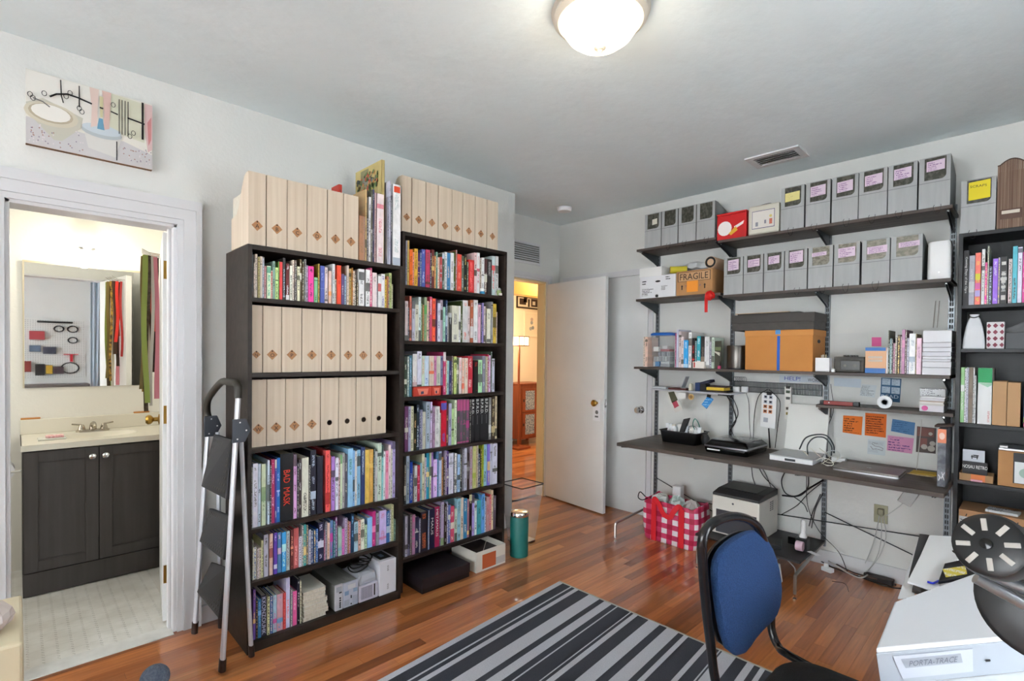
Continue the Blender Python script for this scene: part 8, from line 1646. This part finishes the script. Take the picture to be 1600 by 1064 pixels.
p = PZ(242, 1060, .05); t = thing('yarn_ball', 'grey-blue fluffy yarn ball on the floor near the ladder', 'yarn', (p.x, p.y, 0)); b = B(); b.blob((p.x, p.y, .052), .052, .052, .051, 20); b.build('ball', mat('grey_yarn', hx('6f7a8a'), .95, col2=hx('59647a'), sc=(120, 120, 120), bump=.6), t, smooth=True)
# ================================================================== hall beyond the open doorway
HX = -5.75
def hpy(u, v, x=HX+.02): return PX(u, v, x)
for nm, lab, q, fc, art in (('framed_picture', 'wide black framed picture high on the hall wall', ((808, 461), (844, 466), (844, 483), (808, 482)), '2a2220', 'd8d2c6'), ('framed_picture', 'white framed botanical print on the hall wall', ((820, 487), (843, 488), (843, 526), (820, 527)), 'e6dcc8', 'e2d8c6')):
    P = [hpy(*p) for p in q]; y0_, y1_ = P[0].y, P[1].y; z0_, z1_ = (P[2].z+P[3].z)/2, (P[0].z+P[1].z)/2; t = thing(nm, lab, 'picture', (HX+.01, (y0_+y1_)/2, z0_)); f = .022 if 'black' in lab else .03
    b = B(); b.box(HX+.001, y0_, z0_, HX+.02, y1_, z0_+f); b.box(HX+.001, y0_, z1_-f, HX+.02, y1_, z1_); b.box(HX+.001, y0_, z0_+f, HX+.02, y0_+f, z1_-f); b.box(HX+.001, y1_-f, z0_+f, HX+.02, y1_, z1_-f); b.build('frame', cm(fc, .4), t, bev=.002)
    B().box(HX+.001, y0_+f, z0_+f, HX+.010, y1_-f, z1_-f).build('print', cm(art, .7), t); W_, H_ = y1_-y0_, z1_-z0_
    if 'black' in lab:
        for (a, c, d, e) in ((.12, .3, .40, .8), (.30, .5, .45, .9), (.62, .2, .9, .85), (.48, .15, .56, .8)): B().box(HX+.0102, y0_+W_*a, z0_+H_*c, HX+.0112, y0_+W_*d, z0_+H_*e).build('dark_shape', cm('3a2a24', .7), t)
        B().box(HX+.0113, y0_+W_*.68, z0_+H_*.35, HX+.0120, y0_+W_*.80, z0_+H_*.65).build('pale_shape', cm('cfc8bc', .7), t)
    else:
        for (a, c, d, e, cc) in ((.36, .62, .66, .78, 'b9a8a4'), (.42, .50, .58, .64, '9aa0a8'), (.38, .24, .48, .42, 'a4a8ac'), (.54, .28, .62, .46, '8c949c')): B().lathe([(W_*.09, 0), (W_*.09, .001), (0, .001)], (HX+.0102, y0_+W_*(a+d)/2, z0_+H_*(c+e)/2), 10, ax=(1, 0, 0)).build('leaf_print', cm(cc, .7), t)
xk = HX+.42; y0_, y1_ = PX(813, 640, xk).y, PX(846, 640, xk).y; zt = PX(825, 599, xk).z; y1_ = y0_+.55
M_teak = mat('red_brown_wood', hx('8a4526'), .4, col2=hx('7a3a1e'), sc=(20, 20, 2)); t = thing('hall_cabinet', 'red-brown wooden cabinet with patterned glass panels in the hall', 'cabinet', (HX+.22, (y0_+y1_)/2, 0))
B().box(HX+.03, y0_, .10, xk, y1_, zt-.02).build('cabinet_body', M_teak, t, bev=.002); B().box(HX+.02, y0_-.012, zt-.02, xk+.012, y1_+.012, zt).build('top_board', M_teak, t, bev=.002)
for a in (y0_+.01, y1_-.04): 
    for c in (HX+.05, xk-.04): B().box(c, a, 0, c+.03, a+.03, .10).build('leg', M_teak, t)
M_pat = note_mat('patterned_glass', hx('b4bfcc'), hx('5f728c'), 9, .46, .0, 1, 2, 1.0)
for k in range(2):
    z0_, z1_ = .14+(zt-.22)*k/2+.01*k, .14+(zt-.22)*(k+1)/2; d = B().box(xk, y0_+.03, z0_, xk+.014, y1_-.20, z1_).build('door', M_teak, t, bev=.001); B().box(xk+.0142, y0_+.095, z0_+.03, xk+.0155, y1_-.26, z1_-.03).build('glass_panel', mat('patterned_pane', hx('a9b7c6'), .3, col2=hx('4f627c'), sc=(60, 60, 60), lo=.45, hi=.58), d); B().box(xk+.0142, y0_+.05, (z0_+z1_)/2-.02, xk+.022, y0_+.065, (z0_+z1_)/2+.02).build('latch', M_ink, d)
lp_ = PX(810.5, 600, -5.25); t = thing('floor_lamp', 'wooden floor lamp with a lit square glass shade in the hall', 'lamp', (lp_.x, lp_.y, 0)); zs = PX(810, 540, -5.25).z; zs1 = PX(810, 526, -5.25).z
b = B(); b.box(lp_.x-.012, lp_.y-.012, .03, lp_.x+.012, lp_.y+.012, zs-.01); b.build('pole', M_teak, t, bev=.002); B().box(lp_.x-.13, lp_.y-.13, 0, lp_.x+.13, lp_.y+.13, .03).build('base', M_teak, t, bev=.003)
hw = .10; M_sh = mat('lamp_shade_glass', hx('ffe6b8'), .4, emis=(1, .82, .5), es=2.0)
b = B(); b.ring([rrect(lp_.x, lp_.y, hw*k, hw*k, .002, zz, 2) for k, zz in ((1.0, zs), (1.0, zs1))], cap=False); b.build('shade_glass', M_sh, t)
b = B()
for zz in (zs, zs1): b.tube(rrect(lp_.x, lp_.y, hw+.003, hw+.003, .002, zz, 2), .006, 4, closed=True)
for sx in (-1, 1):
    for sy in (-1, 0, 1): b.box(lp_.x+sx*hw-.004, lp_.y+sy*hw-.004, zs, lp_.x+sx*hw+.004, lp_.y+sy*hw+.004, zs1)
b.build('shade_frame', M_teak, t); B().box(HX, 2.6, 0, HX+.015, 6.9, .10).build('baseboard_hall', M_trim, None, kind='structure')
# ================================================================== past 300 books: the least visible ones become one mass
def joined_cover():
    m = bpy.data.materials.new('printed_cover_mass'); m.use_nodes = True; n, L = nd(m); b = n['Principled BSDF']
    def at(nm): a = n.new('ShaderNodeAttribute'); a.attribute_name = nm; return a
    bc_, bi_, lp_, gn_ = at('base'), at('ink'), at('local'), at('rel'); sl = n.new('ShaderNodeSeparateXYZ'); L.new(lp_.outputs['Vector'], sl.inputs[0]); sg = n.new('ShaderNodeSeparateXYZ'); L.new(gn_.outputs['Vector'], sg.inputs[0])
    c = n.new('ShaderNodeCombineXYZ'); L.new(math_(n, L, 'MULTIPLY', sl.outputs[1], 260), c.inputs[0]); L.new(math_(n, L, 'MULTIPLY', sl.outputs[2], 230), c.inputs[1]); L.new(math_(n, L, 'MULTIPLY', sg.outputs[0], 37), c.inputs[2])
    t = n.new('ShaderNodeTexNoise'); t.inputs['Scale'].default_value = 1; t.inputs['Detail'].default_value = 1; L.new(c.outputs[0], t.inputs['Vector'])
    f = math_(n, L, 'GREATER_THAN', t.outputs['Fac'], .52)
    f = math_(n, L, 'MULTIPLY', f, math_(n, L, 'MULTIPLY', math_(n, L, 'GREATER_THAN', sg.outputs[1], .25), math_(n, L, 'LESS_THAN', sg.outputs[1], .75)))
    f = math_(n, L, 'MULTIPLY', f, math_(n, L, 'GREATER_THAN', sl.outputs[0], -.0015))
    mx = n.new('ShaderNodeMix'); mx.data_type = 'RGBA'; L.new(f, mx.inputs[0]); L.new(bc_.outputs['Color'], mx.inputs[6]); L.new(bi_.outputs['Color'], mx.inputs[7]); L.new(mx.outputs[2], b.inputs['Base Color']); b.inputs['Roughness'].default_value = .45; return m
bks = [o for o in bpy.data.objects if o.parent is None and o.get('category') == 'book' and o.type == 'MESH' and o.name.startswith('book')]
def shown(o):
    d = o.data; th = max(v.co.y for v in d.vertices); h = max(v.co.z for v in d.vertices); p = o.location
    if any(not c.name.startswith('page') for c in o.children): return 9
    return th*h/((p.x**2+p.y**2+(p.z-EYE)**2))*(abs((Vector((0, 0, EYE))-p).normalized().x) if abs(o.rotation_euler[2]) < .1 else abs((Vector((0, 0, EYE))-p).normalized().y))
bks.sort(key=shown, reverse=True)
rest = bks[292:]
if rest:
    V, Fc, MI, A1, A2, A3, A4 = [], [], [], [], [], [], []
    for q, o in enumerate(rest):
        for part in [o]+list(o.children):
            k = len(V); d = part.data; th = max(v.co.y for v in o.data.vertices); h = max(v.co.z for v in o.data.vertices); Mw = Matrix.Translation(o.location) @ Matrix.Rotation(o.rotation_euler[2], 4, 'Z')
            for v in d.vertices: V.append(tuple(Mw @ v.co)); A1.append(tuple(o.color)[:3]); A2.append(tuple(o['ink'])); A3.append(tuple(v.co)); A4.append(((q*.137) % 1, v.co.y/th, v.co.z/h))
            for f in d.polygons: Fc.append([k+i for i in f.vertices]); MI.append(0 if part is o else 1)
    me = bpy.data.meshes.new('slim_books'); me.from_pydata(V, [], Fc); me.materials.append(joined_cover()); me.materials.append(M_pages); me.polygons.foreach_set('material_index', MI)
    for nm, A in (('base', A1), ('ink', A2), ('local', A3), ('rel', A4)):
        at = me.attributes.new(nm, 'FLOAT_VECTOR', 'POINT'); at.data.foreach_set('vector', [x for t3 in A for x in t3])
    o = bpy.data.objects.new('slim_books', me); COL.objects.link(o); tag(o, 'the slimmest books standing between the others on the dark bookcases', 'books', None, 'stuff')
    for r_ in rest:
        for ch in list(r_.children): bpy.data.objects.remove(ch)
        bpy.data.objects.remove(r_)
